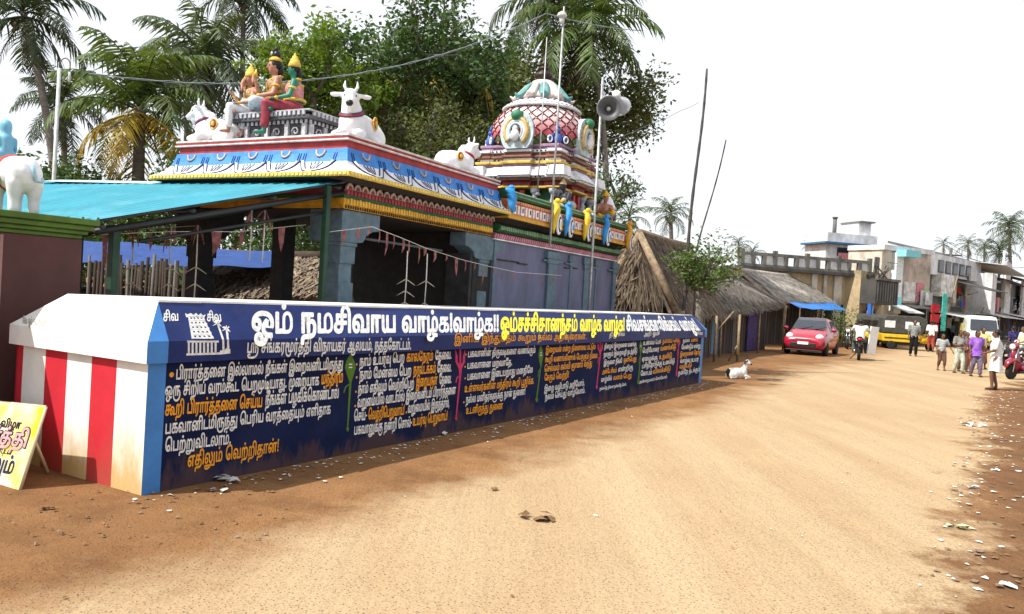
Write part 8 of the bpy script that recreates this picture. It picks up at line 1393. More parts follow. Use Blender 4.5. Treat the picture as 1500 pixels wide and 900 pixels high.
# pollarded tree and tall bamboo poles in front of the first hut
q = at(1012,470,20.4); broad_tree(Vector((q.x, q.y, 0)), 3.6, 'small lopped tree with reddish trunk and tufted leaves before the thatched gable', [lf_mid], 60, 0.56, 2600, 0.11, 0.95, L0=0.75, depth=2, r=0.13, limbs=6, lean=Vector((0.15,0,0)), name='lopped_tree', group='street trees')
for (p, e, Y, r_, lb) in (((1001,440), (1035,101), 20.2, 0.05, 'tall dark bamboo pole leaning right before the thatched hut'), ((1008,420), (1063,205), 20.5, 0.028, 'thin bamboo pole leaning far right, tied to the tall dark pole')):
    a = at(*p, Y); e_ = at(*e, Y+0.3); d_ = (e_-a).normalized(); a = a-d_*(a.z/d_.z); t = thing('bamboo_pole', lb, 'pole', a, 0, 'bamboo poles by the hut'); b = MB(); n = 26; L_ = (e_-a).length
    b.tube([d_*L_*k/n+Vector((0.03*math.sin(k*0.35), 0, 0)) for k in range(n+1)], [r_*(1.15 if k % 2 else 0.92)*(1-0.45*k/n) for k in range(n+1)], 7); b.build('culm', mat('dark_bamboo', (0.07, 0.06, 0.055), var=0.5, scale=10), t)
    b = MB(); b.tube([d_*1.4+Vector((r_*1.5*math.cos(k), r_*1.5*math.sin(k), 0.004*k)) for k in range(26)], 0.008, 4); b.build('rope_binding', straw, t)
for px, y0_, y1_, Y, lb in ((933, 500, 420, 20.6, 'bare bamboo post under the tan edged gable'), (1046, 530, 463, 24.3, 'bamboo post with a forked leaning stick outside the long hut'), (1080, 530, 461, 25.0, 'bamboo post nearest the goat outside the long hut')):
    a = at(px, y0_, Y); e_ = at(px+4, y1_, Y); a.z = 0; t = thing('bamboo_post', lb, 'post', a, 0, 'bamboo posts outside the huts'); b = MB(); b.cyl((0,0,0), e_-a, 0.045, 0.035, 7); b.build('culm', bamboo, t)
    b = MB(); b.tube([Vector((0.02,0,0.6)), Vector((-0.25,0.1,0.0))] if px != 1046 else [Vector((0,0,0.9)), Vector((0.55,0.2,1.55))], 0.025, 5); b.build('stay_stick', bamboo, t)

# ================================================================== street buildings
def pw(n, c, **k): return mat(n, c, **{**dict(rough=0.85, var=0.3, scale=1.7, stain=tuple(v*0.3 for v in c), stain_scale=1.3, stain_amt=0.75, stretch=(1, 1, 0.6)), **k})
ochre = pw('peeling_ochre_wall', (0.44, 0.34, 0.20), stain=(0.13, 0.10, 0.08), stain_amt=0.9, stain_scale=1.4); conc = pw('mossy_concrete', (0.15, 0.145, 0.132)); whw = pw('white_house_wall', (0.62, 0.63, 0.64), stain_amt=0.25); dkc = pw('blackened_concrete', (0.07, 0.066, 0.062)); brickw = pw('pale_brick_wall', (0.47, 0.39, 0.33)); creamw = pw('cream_plaster', (0.55, 0.50, 0.42)); cyanw = mat('cyan_paint', (0.22, 0.58, 0.66), var=0.15); turq = mat('turquoise_banner', (0.07, 0.48, 0.41), var=0.4, scale=4); dkin = mat('dark_shop_interior', (0.018, 0.017, 0.018), var=0.5)
glassd = mat('dark_window', (0.02, 0.025, 0.03), rough=0.15); tin = mat('pale_tin_sheet', (0.52, 0.53, 0.52), rough=0.45, var=0.3, stretch=(1, 1, 1)); redp = mat('red_sign_paint', (0.46, 0.02, 0.03), var=0.3); bluep = mat('blue_cloth', (0.03, 0.12, 0.45), var=0.3); pinkp = mat('pink_sign_paint', (0.60, 0.22, 0.25), var=0.4)
pale_w = mat('white_poster_paper', (0.62, 0.60, 0.58), var=0.5, scale=3); CL = [pale_w, dkc, creamw, pinkp, bluep, conc, redp, tin, dkin, pale_w, conc]
class Bld:
    pm = bamboo
    """facade from A to B (plan), built back from the street; coordinates u along the front, w outwards, z up"""
    def __init__(s, name, label, A, B, cat='building', group='shops along the far street', k=1.0):
        s.k = k
        s.A = Vector((A.x, A.y, 0)); d = Vector((B.x-A.x, B.y-A.y, 0)); s.L = d.length; s.t = thing(name, label, cat, s.A, math.atan2(d.y, d.x), group)
    def box(s, name, u0, u1, w0, w1, z0, z1, m_, bevel=0.0):   # w outward = -local y
        w0 = max(w0, -2.5); z0 *= s.k; z1 *= s.k; b = MB(); b.span((u0, -w1, z0), (u1, -w0, z1)); return b.build(name, m_, s.t, bevel=bevel)
    def slope(s, name, u0, u1, w0, w1, z0, z1, m_, th=0.05):
        w0 = max(w0, -2.4); z0 *= s.k; z1 *= s.k; b = MB(); v = [(u0, -w0, z0), (u1, -w0, z0), (u1, -w1, z1), (u0, -w1, z1)]; b.add(v+[(x, y, z-th) for x, y, z in v], [(3,2,1,0), (4,5,6,7), (0,1,5,4), (1,2,6,5), (2,3,7,6), (3,0,4,7)]); return b.build(name, m_, s.t)
    def windows(s, n, u0, u1, z0, z1, fm, gm, w=0.0):
        st = (u1-u0)/n
        for k in range(n):
            a = u0+st*k+st*0.2; e = a+st*0.6; f_ = s.box('window', a-0.08, e+0.08, w, w+0.06, z0-0.08, z1+0.08, fm); g_ = s.box('pane', a, e, w+0.062, w+0.075, z0, z1, gm); g_.parent = f_
    def clutter(s, n, z0, z1, ms):
        for k in range(n):
            u = rd(0.05, 0.9)*s.L; z = rd(z0, z1); w = rd(0.25, 0.9); q = rd(0.1, 0.5); s.box('hung_sign', u, u+w, q, q+0.05, z, z+rd(0.3, 1.0), random.choice(ms))
        for k in range(n//2): u = rd(0.03, 0.97)*s.L; b = MB(); z = rd(z0, z1); b.tube([(u, -0.3, 0), (u+rd(-.1, .1), -rd(0.6, 1.6), z)] if k % 2 else [(u, -0.35, z), (u+rd(-2, 2), -0.4, z+rd(-.3, .6))], 0.035, 5); b.build('bare_pole', s.pm, s.t)
def gp(px, Y): q = at(px, 470, Y); return Vector((q.x, q.y, 0))
# terrace building with railing
A, B = gp(1076, 45), gp(1262, 47); L_ = (B-A).length
t = Bld('terrace_shop', 'weathered ochre shop building with a concrete railing along its flat terrace', A, B)
t.box('wall', 0, t.L, -8, 0, 0, 3.85, ochre); t.box('roof_slab', -0.2, t.L+0.2, -8.2, 0.5, 3.852, 4.02, dkc)
t.box('shop_opening', t.L*0.45, t.L*0.62, 0, 0.03, 0.1, 2.2, dkin); t.box('shop_opening', t.L*0.70, t.L*0.84, 0, 0.03, 0.1, 2.2, dkin)
b = MB(); b.span((-0.1, -0.45, 4.022), (t.L+0.1, -0.28, 4.16)); b.span((-0.1, -0.46, 4.62), (t.L+0.1, -0.26, 4.80)); b.build('railing', conc, t.t)
for k in range(13):
    u = k*t.L/12; t.box('railing_post', u-0.11, u+0.11, 0.27, 0.47, 4.162, 4.95 if k % 3 == 0 else 4.615, conc)
for k in range(12):
    if k % 3 != 1: t.box('railing_gap_fill', (k+0.15)*t.L/12, (k+0.85)*t.L/12, 0.33, 0.39, 4.17, 4.60, whw)  # white boxes stand in for the bright gaps seen through the railing
for u, w in ((0.57, 0.35), (0.665, 0.2), (0.75, 0.5), (0.86, 0.35)): t.box('wall_rib', t.L*u, t.L*u+w, 0.002, 0.12, 0, 3.84, creamw)
# white house set back on the terrace
A, B = gp(1203, 57), gp(1276, 58)
t = Bld('white_house', 'white upper house with a blue roof line and a pink shuttered window above the terrace', A, B, 'house')
t.box('wall', 0, t.L, -6, 0, 0, 6.55, whw); t.box('blue_eave', -0.4, t.L+0.3, -6.2, 0.5, 6.552, 6.68, mat('blue_eave_paint', (0.05, 0.13, 0.25))); t.box('parapet', 0, t.L, -6, 0.1, 6.682, 7.35, whw)
f_ = t.box('window', 0.9, 2.3, 0, 0.06, 5.4, 6.35, mat('dark_window', (0,0,0))); g_ = t.box('shutter', 0.95, 2.25, 0.062, 0.1, 5.4, 5.98, pinkp); g_.parent = f_
b = MB(); b.cyl((1.3, 1.0, 7.35), (1.3, 1.0, 8.5), 0.14, n=8); b.cyl((1.3, 1.0, 8.5), (1.3, 1.0, 8.6), 0.2, n=8); b.build('vent_pipe', conc, t.t); t.box('stair_head', t.L*0.72, t.L*0.97, -4, -0.5, 7.352, 8.3, whw); t.box('stair_roof', t.L*0.70, t.L, -4.2, -0.2, 8.302, 8.4, conc)
# balcony shop
A, B = gp(1257, 46), gp(1290, 48)
t = Bld('balcony_shop', 'narrow shop with a blackened carved balcony over a blue doorway', A, B)
t.box('wall', 0, t.L, -6, 0, 0, 4.2, ochre); t.box('balcony', 0, t.L, 0.002, 0.9, 2.35, 3.7, dkc); t.box('balcony_rail', -0.05, t.L+0.05, 0.85, 1.0, 3.702, 3.84, conc)
for k in range(9): t.box('baluster', (k+0.3)*t.L/9, (k+0.6)*t.L/9, 0.902, 0.95, 2.5, 3.6, conc)
t.box('blue_door', t.L*0.3, t.L*0.7, 0.002, 0.06, 0.05, 2.1, mat('deep_blue_door', (0.025, 0.06, 0.16))); t.box('side_post', -0.05, 0.12, 0.5, 0.7, 0, 2.34, bluep); b = MB()
for k in range(7): b.tube([(rd(0.2, t.L-.2), -0.5, 3.85), (rd(0.2, t.L-.2), -0.6, rd(4.2, 4.9))], 0.05, 4)
b.build('stacked_poles', mat('pale_stick', (0,0,0)), t.t)
t.clutter(6, 0.3, 2.2, CL); t.windows(1, t.L*0.42, t.L*0.66, 4.25, 5.0, conc, glassd, 0.12)
# cream building with cyan strip and brick upper storey
A, B = gp(1286, 49), gp(1357, 51)
t = Bld('brick_shop', 'two storey cream and brick shop with a cyan strip, signs and a white awning', A, B)
t.box('wall', 0, t.L, -7, 0, 0, 5.7, creamw); t.box('brick_storey', t.L*0.36, t.L*0.98, 0.002, 0.12, 2.6, 5.45, brickw); t.box('cyan_strip', t.L*0.20, t.L*0.34, 0.002, 0.35, 1.9, 5.6, mat('white_strip_paint', (0.66, 0.72, 0.74))); t.box('cyan_band', t.L*0.20, t.L*0.34, 0.352, 0.37, 2.2, 2.9, cyanw); t.box('cyan_hood', t.L*0.22, t.L*0.52, 0.002, 0.9, 5.35, 5.75, cyanw)
t.box('shop_opening', t.L*0.4, t.L*0.98, 0.002, 0.03, 0.05, 2.3, dkin); t.slope('tin_awning', t.L*0.1, t.L*0.42, 0.1, 1.7, 2.5, 2.0, tin); t.slope('dark_awning', t.L*0.42, t.L, 0.1, 1.2, 2.55, 2.3, dkc)
t.box('white_poster', t.L*0.44, t.L*0.68, 0.122, 0.16, 2.7, 3.9, mat('white_poster_paper', (0.62, 0.60, 0.58), var=0.5, scale=3)); t.box('pink_poster', t.L*0.70, t.L*0.84, 0.122, 0.16, 2.7, 3.9, pinkp); t.box('green_poster', t.L*0.85, t.L*0.95, 0.122, 0.16, 2.7, 3.6, mat('pale_green_poster', (0.30, 0.48, 0.24), var=0.4))
f_ = t.box('parapet', -0.1, t.L+0.1, -7, 0.2, 5.702, 6.0, whw); t.box('round_vent', t.L*0.08, t.L*0.12, 0.002, 0.05, 4.5, 4.75, dkin)
for z in (0.9, 1.5, 2.1): t.box('red_sign', t.L*0.70, t.L*0.86, 1.22, 1.3, z, z+0.5, redp)
t.box('turquoise_banner', t.L*0.93, t.L*1.02, 1.2, 1.26, 1.0, 3.3, turq)
t.clutter(8, 0.3, 3.4, CL)
# billboard shop
A, B = gp(1358, 52), gp(1412, 57)
t = Bld('billboard_shop', 'shop row with a blank white billboard, tiled roof and goods hung out over the street', A, B, k=0.84)
t.box('wall', 0, t.L, -8, 0, 0, 5.4, conc); t.box('white_band', -1.5, t.L+2, -7.8, 0.3, 5.402, 7.0, whw); t.box('billboard', 0.3, t.L*0.38, 0.002, 0.6, 3.8, 5.5, mat('white_poster_paper', (0,0,0))); t.box('billboard_frame', t.L*0.385, t.L*0.46, 0.002, 0.6, 3.4, 5.6, creamw)
t.slope('tiled_roof', -1.0, t.L+1.5, -5.5, 0.2, 7.9, 7.05, mat('grey_tile_roof', (0.10, 0.10, 0.11), var=0.4, scale=3), 0.15); t.slope('tin_hood', t.L*0.42, t.L*1.0, 0.1, 2.6, 5.3, 4.5, dkc); t.slope('street_awning', 0, t.L, 0.1, 2.2, 2.7, 2.3, tin)
t.box('shop_opening', 0.2, t.L-0.2, 0.002, 0.03, 0.05, 2.5, dkin); t.windows(4, t.L*0.45, t.L, 3.2, 4.3, creamw, glassd)
for k in range(9): t.box('hung_goods', t.L*(0.1+k*0.1), t.L*(0.1+k*0.1)+0.5, 1.9, 2.1, 1.3+0.2*(k % 2), 2.1, (bluep, pinkp, creamw, dkc)[k % 4])
t.clutter(18, 0.4, 5.6, CL); t.windows(5, 0.2, t.L-0.2, 5.7, 6.5, conc, glassd, 0.3)
# clothes and hardware shop
A, B = gp(1412, 58), gp(1452, 70)
t = Bld('clothes_shop', 'open fronted shop with blue, orange and pink goods on its upper floor', A, B, k=0.86)
t.box('wall', 0, t.L, -8, 0, 0, 6.6, dkc); t.box('white_wing', 0, t.L*0.16, 0.002, 1.6, 2.6, 6.0, whw); t.slope('tin_roof', -0.5, t.L+1, -3, 2.4, 7.3, 6.7, tin); t.slope('street_awning', 0, t.L, 0.1, 2.4, 3.0, 2.5, tin)
for k, (u, z, m_) in enumerate(((0.25, 4.4, bluep), (0.36, 3.4, creamw), (0.45, 4.9, pinkp), (0.55, 4.3, mat('orange_goods', (0.56, 0.22, 0.08))), (0.50, 3.2, redp), (0.68, 3.0, pinkp), (0.75, 4.4, conc), (0.85, 3.5, creamw))): t.box('displayed_goods', t.L*u, t.L*u+1.1, 0.002, 0.4+0.1*k, z, z+1.4, m_)
t.clutter(16, 0.4, 5.4, CL)
# last shops before the bend
for k, (p0, Y0, p1, Y1, h, lb, wm) in enumerate(((1450, 72, 1478, 84, 6.0, 'pale shop with a tall white signboard pillar near the bend of the street', whw), (1478, 86, 1506, 98, 7.0, 'grey shop under a dark overhanging roof at the right edge of the street', conc), (1506, 104, 1560, 130, 6.5, 'cream shop closing the street at the right edge', creamw))):
    t = Bld('street_shop', lb, gp(p0, Y0), gp(p1, Y1), k=0.9); t.box('wall', 0, t.L, -8, 0, 0, h, wm); t.box('shop_opening', 0.3, t.L-0.3, 0.002, 0.03, 0.05, 2.6, dkin); t.slope('street_awning', 0, t.L, 0.1, 2.5, 3.1, 2.6, (tin, dkc, tin)[k]); t.windows(3, 0.3, t.L-0.3, 3.6, 5.0, creamw, glassd)
    t.box('signboard', t.L*0.2, t.L*0.45, 0.5, 0.7, 2.9, h+(2.2 if k == 0 else 0.3), mat('white_poster_paper', (0,0,0))); t.clutter(10, 0.5, 5.5, CL); t.slope('roof_overhang', -0.4, t.L+0.4, -4, 1.5, h+1.2, h+0.1, dkc)

# tangle of service wires and two leaning poles along the shop fronts
for k, (px, Y, h, lb) in enumerate(((1383, 55, 6.6, 'grey concrete power pole before the tiled roof shop'), (1462, 76, 8.5, 'white power pole with a crossarm near the bend of the street'))):
    t = thing('power_pole', lb, 'pole', gp(px, Y), 0, 'power poles along the street'); b = MB(); b.cyl((0,0,0), (0.15,0,h), 0.14, 0.10, 8); b.build('post', (conc, whw)[k], t); b = MB(); b.box((0.14,0,h-0.5), (1.5,0.1,0.1)); b.build('crossarm', dkc, t)
for k, (a, e, lb) in enumerate((((1383,352,55), (1462,372,76), 'upper wire between the two street power poles'), ((1383,362,55), (1462,380,76), 'lower wire between the two street power poles'), ((1300,385,48), (1383,356,55), 'wire from the brick shop to the grey power pole'), ((1383,358,55), (1500,392,60), 'wire running off to the right edge from the grey power pole'))):
    cable('service_wire', sag(at(*a), at(*e), 10, 0.5), 0.018, lb, blk)
# ================================================================== people
skin_b = mat('brown_skin', (0.15, 0.075, 0.045), rough=0.55, var=0.12); hair_b = mat('black_hair', (0.010, 0.009, 0.009), rough=0.5)
def cloth(n, c, **k): return mat(n, c, **{**dict(rough=0.9, var=0.3, scale=9, spec=0.1), **k})
shoe = cloth('dark_sandal', (0.03, 0.025, 0.022))
def hem(o, c, L_, r0, r1):          # open cloth edge with folds
    n = 28; vs = []; fs = []; ph = rd(0, 6)
    for i in range(7):
        f_ = i/6
        for k in range(n): a = 2*math.pi*k/n; r_ = (r0+(r1-r0)*f_)*(1+.07*f_*math.sin(5*a+ph)+.04*f_*math.sin(11*a)); vs.append(c+Vector((r_*.86*math.cos(a), r_*math.sin(a), -L_*f_+.015*f_*math.sin(3*a+ph))))
    for i in range(6):
        for k in range(n): fs.append((i*n+k, (i+1)*n+k, (i+1)*n+(k+1) % n, i*n+(k+1) % n))
    o.add(vs, fs, 0, True)
def person(px, py, h, face_deg, label, top, bottom, style='trousers', arms='down', stride=0.12, Y=None, group='people in the street', hair='short', seat=None, loc=None):
    """stands with feet at pixel (px, py); face_deg = heading in plan (0 = +X, -90 = towards the camera)"""
    P = loc if loc is not None else gnd(px, py); s = h/1.70; t = thing('person', label, 'person', P, R(face_deg), group)
    J = dict(pelvis=(0,0,.93), chest=(.01,0,1.24), neck=(.01,0,1.43), head=(.035,0,1.57), face=(1,0,-.05), shL=(0,.185,1.38), shR=(0,-.185,1.38), elL=(-.03,.235,1.10), elR=(-.03,-.235,1.10), wrL=(.06,.245,.86), wrR=(.06,-.245,.86),
             hipL=(0,.085,.90), hipR=(0,-.085,.90), knL=(.05+stride,.095,.49), knR=(.05-stride*.3,-.095,.48), anL=(stride*1.4,.10,.09), anR=(-stride*1.4,-.10,.10), toeL=(1,.15,0), toeR=(1,-.15,0))
    if arms == 'crossed': J.update(elL=(.02,.25,1.10), elR=(.02,-.25,1.10), wrL=(.20,-.02,1.14), wrR=(.22,.04,1.09))
    if arms == 'front': J.update(elL=(.05,.24,1.10), elR=(.05,-.24,1.10), wrL=(.26,.14,1.02), wrR=(.26,-.14,1.02))
    if arms == 'out': J.update(elL=(-.02,.32,1.13), wrL=(.10,.42,.92))
    if seat: J.update(pelvis=(0,0,.62), chest=(.10,0,.92), neck=(.14,0,1.10), head=(.18,0,1.24), shL=(.10,.19,1.06), shR=(.10,-.19,1.06), elL=(.32,.27,.92), elR=(.32,-.27,.92), wrL=(.52,.28,.93), wrR=(.52,-.28,.93), hipL=(.02,.10,.60), hipR=(.02,-.10,.60), knL=(.40,.20,.56), knR=(.40,-.20,.56), anL=(.34,.20,.20), anR=(.34,-.20,.20))
    J = {k: (tuple(q*s for q in v) if k not in ('face', 'toeL', 'toeR') else v) for k, v in J.items()}; V = {k: Vector(v) for k, v in J.items()}
    figure(t, J, skin_b, s, 0.022, 1.0)
    m_ = MB(); m_.cap_(V['pelvis']+Vector((0,0,.02*s)), V['chest'], .145*s, .155*s); m_.ell(V['chest']+Vector((0,0,.03*s)), (.135*s, .195*s, .15*s))
    for q in 'LR': m_.cap_(V['chest'].lerp(V['sh'+q], .5)+Vector((0,0,.05*s)), V['sh'+q], .085*s, .078*s); m_.cap_(V['sh'+q], V['sh'+q].lerp(V['el'+q], .75), .076*s, .068*s)
    o_ = remesh(m_, .022, 2); hem(o_, V['pelvis']+Vector((0,0,.12*s)), .30*s if style == 'dress' else .16*s, .15*s, (.215 if style == 'dress' else .165)*s); o_.build('shirt', top, t)
    m_ = MB(); m_.ell(V['pelvis']+Vector((0,0,-.02*s)), (.15*s, .17*s, .12*s))
    if style in ('lungi', 'skirt'):
        hl = (.46 if style == 'lungi' else .74)*s
    else:
        f_ = {'trousers': .93, 'dress': .9, 'shorts': 0.0, 'long': .55}[style]
        for q in 'LR':
            m_.cap_(V['hip'+q], V['kn'+q], .108*s, .082*s)
            if f_: m_.cap_(V['kn'+q], V['kn'+q].lerp(V['an'+q], f_), .082*s, .068*s)
    o_ = remesh(m_, .022, 2)
    if style in ('lungi', 'skirt'): hem(o_, V['pelvis']+Vector((0,0,.06*s)), hl, .155*s, .20*s)
    o_.build('lower_garment', bottom, t)
    hr = .098*s; m_ = MB(); hc = V['head']+Vector((-hr*.22, 0, hr*.26)); m_.ell(hc, (hr*.95, hr*.93, hr*1.0))
    if hair == 'long': m_.ell(V['head']+Vector((-hr*.75, 0, -hr*.5)), (hr*.45, hr*.7, hr*.9)); m_.tube([V['head']+Vector((-hr*.9,0,-hr*.4)), V['neck']+Vector((-hr*1.1,0,-hr*1.2))], [hr*.35, hr*.12], 6)
    m_.build('hair' if hair != 'cap' else 'head_cloth', hair_b if hair != 'cap' else cloth('pale_head_cloth', (.6,.6,.6)), t)
    m_ = MB()
    for q in 'LR': m_.ell(V['an'+q]+Vector((.05*s, 0, -.075*s)), (.13*s, .05*s, .02*s))
    m_.build('sandals', shoe, t); return t
whs_ = cloth('white_cotton', (.74,.74,.73), var=.1); strp = cloth('grey_striped_knit', (.40,.42,.42), var=.6, scale=16, stretch=(0.05,0.05,2.2)); brn = cloth('brown_cotton', (.13,.07,.05)); blkc = cloth('black_cloth', (.012,.012,.014)); greyp = cloth('grey_print_shirt', (.25,.27,.27), var=.6, scale=22); viol = cloth('violet_tunic', (.17,.04,.42), col2=(.36,.20,.55), scale=7); vprint = cloth('violet_print_trousers', (.16,.13,.20), var=.7, scale=26); redc = cloth('brick_red_cloth', (.32,.07,.05)); rosec = cloth('dusty_rose_cloth', (.40,.17,.14)); grpale = cloth('pale_green_trousers', (.46,.50,.42)); yelc = cloth('pale_yellow_cloth', (.66,.58,.20)); indigo = cloth('indigo_sari', (.035,.03,.17)); mono = cloth('black_white_knit', (.45,.44,.42), col2=(.03,.03,.03), scale=5, stretch=(0.2,0.2,2))
person(1337, 522, 1.62, -105, 'man in grey printed shirt and black trousers standing before the yellow auto rickshaw', greyp, blkc, 'trousers', 'down', .05)
person(1363, 516, 1.62, 70, 'man in white shirt and red shorts at the right end of the auto rickshaw', whs_, redc, 'long', 'down', .06)
person(1378, 543, 1.22, -95, 'small boy in grey striped shirt and long brown shorts, walking apart on the left', strp, brn, 'long', 'out', .07)
person(1403, 547, 1.38, -85, 'child with arms crossed in black and white top and pale trousers', mono, grpale, 'trousers', 'crossed', .08)
person(1409, 545, 1.36, -80, 'child in rose shirt close behind the child with crossed arms', rosec, brn, 'trousers', 'down', .07)
person(1414, 541, 1.30, -90, 'child in white shirt and dark red shorts behind the group, bare legs showing', whs_, redc, 'shorts', 'down', .08)
person(1428, 552, 1.42, -92, 'girl in bright violet tunic and patterned trousers walking towards the camera', viol, vprint, 'dress', 'down', .09, hair='long')
person(1437, 541, 1.50, -100, 'woman in pale yellow cloth behind the girl in violet', yelc, brn, 'skirt', 'front', .05, hair='long')
person(1456, 572, 1.52, 150, 'man in white shirt and folded white lungi beside the parked red scooter', whs_, whs_, 'lungi', 'front', .04, hair='short')
person(1482, 532, 1.6, 100, 'woman in indigo sari standing beyond the parked scooters', indigo, indigo, 'skirt', 'down', .03, hair='long')
person(1497, 540, 1.62, 180, 'person in white and pale yellow at the right edge beyond the red scooter', cloth('white_yellow_cloth', (.70,.68,.45)), whs_, 'skirt', 'front', .03)
person(1393, 506, 1.6, -60, 'man in pale blue shirt standing by the parked motorcycles', cloth('pale_blue_shirt', (.25,.42,.55)), blkc, 'trousers', 'down', .05)
person(1385, 500, 1.6, 80, 'distant person in white beside the parked motorcycles', whs_, brn, 'skirt', 'down', .05, hair='cap')

# ================================================================== vehicles
rubber = mat('tyre_rubber', (.018,.017,.016), rough=.85); alloy = mat('wheel_alloy', (.42,.42,.43), rough=.35, metal=.6); blkpl = mat('black_plastic', (.02,.02,.021), rough=.5); chrome = mat('chrome', (.6,.6,.6), rough=.2, metal=.9); lampg = mat('headlamp_glass', (.75,.77,.78), rough=.1, spec=.6); redl = mat('red_tail_lamp', (.4,.01,.01), rough=.25); glassv = mat('vehicle_glass', (.028,.034,.045), rough=.06, spec=.7)
def wheel(t, c, r, w, axis=(0,1,0), rim=.62, spokes=0, name='wheel'):
    a = Vector(axis); b = MB(); b.lathe([(r*rim, -w/2), (r*.93, -w/2), (r, -w*.3), (r, w*.3), (r*.93, w/2), (r*rim, w/2)], c, 22, 0, axis=a); o = b.build(name, rubber, t)
    b = MB(); b.lathe([(0, -w*.36), (r*rim, -w*.40), (r*(rim+.015), 0), (r*rim, w*.40), (0, w*.36)] if not spokes else [(r*rim*.86, -w*.3), (r*rim, -w*.38), (r*(rim+.01), w*.38), (r*rim*.86, w*.3)], c, 22, 0, axis=a)
    if spokes:
        sd_ = Vector((1,0,0))
        for k in range(spokes): q = Matrix.Rotation(2*math.pi*k/spokes, 3, a) @ sd_; b.tube([Vector(c)+q*r*.12, Vector(c)+q*r*rim*.9], r*.05, 4)
        b.cyl(Vector(c)-a*w*.45, Vector(c)+a*w*.45, r*.16, n=10)
    b.build('rim', alloy, o); return o
def loft(stations, m=0):
    """stations: (x, zbottom, zshoulder, ztop, half width low, half width shoulder, half width top)"""
    b = MB(); rows = []
    for x, zb, zs, zt, wl_0, ws, wt in stations:
        half = [(0, zb), (wl_0*.8, zb), (wl_0, zb+.06), (ws, (zb+zs)*.5), (ws*.985, zs), (wt+(ws-wt)*.35, zs+(zt-zs)*.55), (wt, zt-.05*min(1, (zt-zs)*4)), (wt*.7, zt), (0, zt+.012)]
        rows.append([Vector((x, y, z)) for y, z in half]+[Vector((x, -y, z)) for y, z in half[-2:0:-1]])
    n = len(rows[0])
    for r_ in rows: b.v += r_
    for i in range(len(rows)-1):
        for k in range(n): a = i*n+k; c = i*n+(k+1) % n; b.f.append([a, a+n, c+n, c]); b.m.append(m); b.sm.append(True)
    b.f.append(list(range(n))); b.f.append([(len(rows)-1)*n+k for k in range(n)][::-1]); b.m += [m, m]; b.sm += [False, False]
    return b, rows
# maroon hatchback, +x forward
p = gnd(1181, 521); cf = (gnd(1215, 521)-gnd(1147, 520)); ang = math.atan2(cf.y, cf.x)
car = thing('parked_car', 'maroon red hatchback car parked facing the camera beside the blue awning', 'car', p+Vector((.75, 1.5, 0)), R(-121)); car.scale = (.95, .95, .95)
cp = mat('maroon_car_paint', (.34, .008, .032), rough=.3, var=.08, spec=.6, coat=.6)
st = [(1.86,.34,.52,.62,.50,.62,.50), (1.80,.24,.62,.74,.66,.76,.58), (1.55,.20,.68,.86,.74,.82,.66), (1.10,.19,.78,.98,.78,.83,.70), (.82,.19,.84,1.03,.79,.83,.70), (.30,.19,.88,1.38,.80,.83,.60), (0,.19,.90,1.49,.80,.83,.57), (-.6,.19,.92,1.52,.80,.83,.57), (-1.2,.20,.95,1.46,.79,.82,.56), (-1.62,.24,.98,1.22,.76,.79,.58), (-1.82,.32,.90,.98,.70,.74,.60)]
b, rows = loft(st); b.build('body', cp, car)
def skin(rows, i, j, ks, off=.006):
    b = MB()
    for a in range(i, j):
        for k in ks:
            q = [rows[a][k], rows[a+1][k], rows[a+1][k+1], rows[a][k+1]]; n_ = (q[1]-q[0]).cross(q[3]-q[0]).normalized(); c_ = Vector((q[0].x, 0, 1.0)); n_ = n_ if n_.dot(q[0]-c_) > 0 else -n_; b.add([v+n_*off for v in q], [(0,1,2,3)])
    return b
def side_glass(rows, i, j, name):
    for sgn in (0, 1):
        ks = (4, 5) if not sgn else (10, 11)
        b = MB()
        for a in range(i, j):
            q = [rows[a][4].lerp(rows[a][6], .12), rows[a+1][4].lerp(rows[a+1][6], .12), rows[a+1][5].lerp(rows[a+1][6], .75), rows[a][5].lerp(rows[a][6], .75)]
            q = [Vector((v.x, (v.y+.012)*(1 if not sgn else -1), v.z)) for v in q]; b.add(q, [(0,1,2,3)])
        b.build(name, glassv, car)
side_glass(rows, 5, 7, 'side_window'); side_glass(rows, 7, 8, 'side_window')
b = MB(); b.add([(.84,.66,1.045), (.84,-.66,1.045), (.33,-.58,1.40), (.33,.58,1.40)], [(0,1,2,3)]); b.add([(.33,.58,1.40), (.33,-.58,1.40), (.03,-.54,1.50), (.03,.54,1.50)], [(0,1,2,3)]); b.v = [v+Vector((.02,0,.015)) for v in b.v]; b.build('windscreen', glassv, car)
for y in (-1, 1):
    b = MB(); b.ell((1.62, .58*y, .74), (.20, .15, .14), Matrix.Rotation(R(-25*y), 3, 'Z')); b.build('headlight', lampg, car)
    b = MB(); b.ell((.70, .95*y, 1.05), (.07, .11, .08)); b.build('mirror', cp, car)
    for x in (1.18, -1.18): wheel(car, (x, .74*y, .29), .29, .18)
    b = MB(); b.box((-.1, .835*y, .80), (.16, .02, .03)); b.build('door_handle', chrome, car)
b = MB(); b.box((1.86, 0, .42), (.05, 1.0, .17)); b.build('lower_grille', blkpl, car, bevel=.02); b = MB(); b.box((1.845, 0, .66), (.04, .62, .05)); b.build('upper_grille', chrome, car, bevel=.01); b = MB(); b.box((1.90, 0, .50), (.02, .42, .11)); b.build('number_plate', whs_, car)
b = MB(); b.box((1.80, 0, .21), (.16, 1.36, .06)); b.build('bumper_lip', blkpl, car, bevel=.02)
for y in (-.3, .25): b = MB(); b.tube([(.88, y, 1.055), (.72, y+.42, 1.16)], .012, 4); b.build('wiper', blkpl, car)

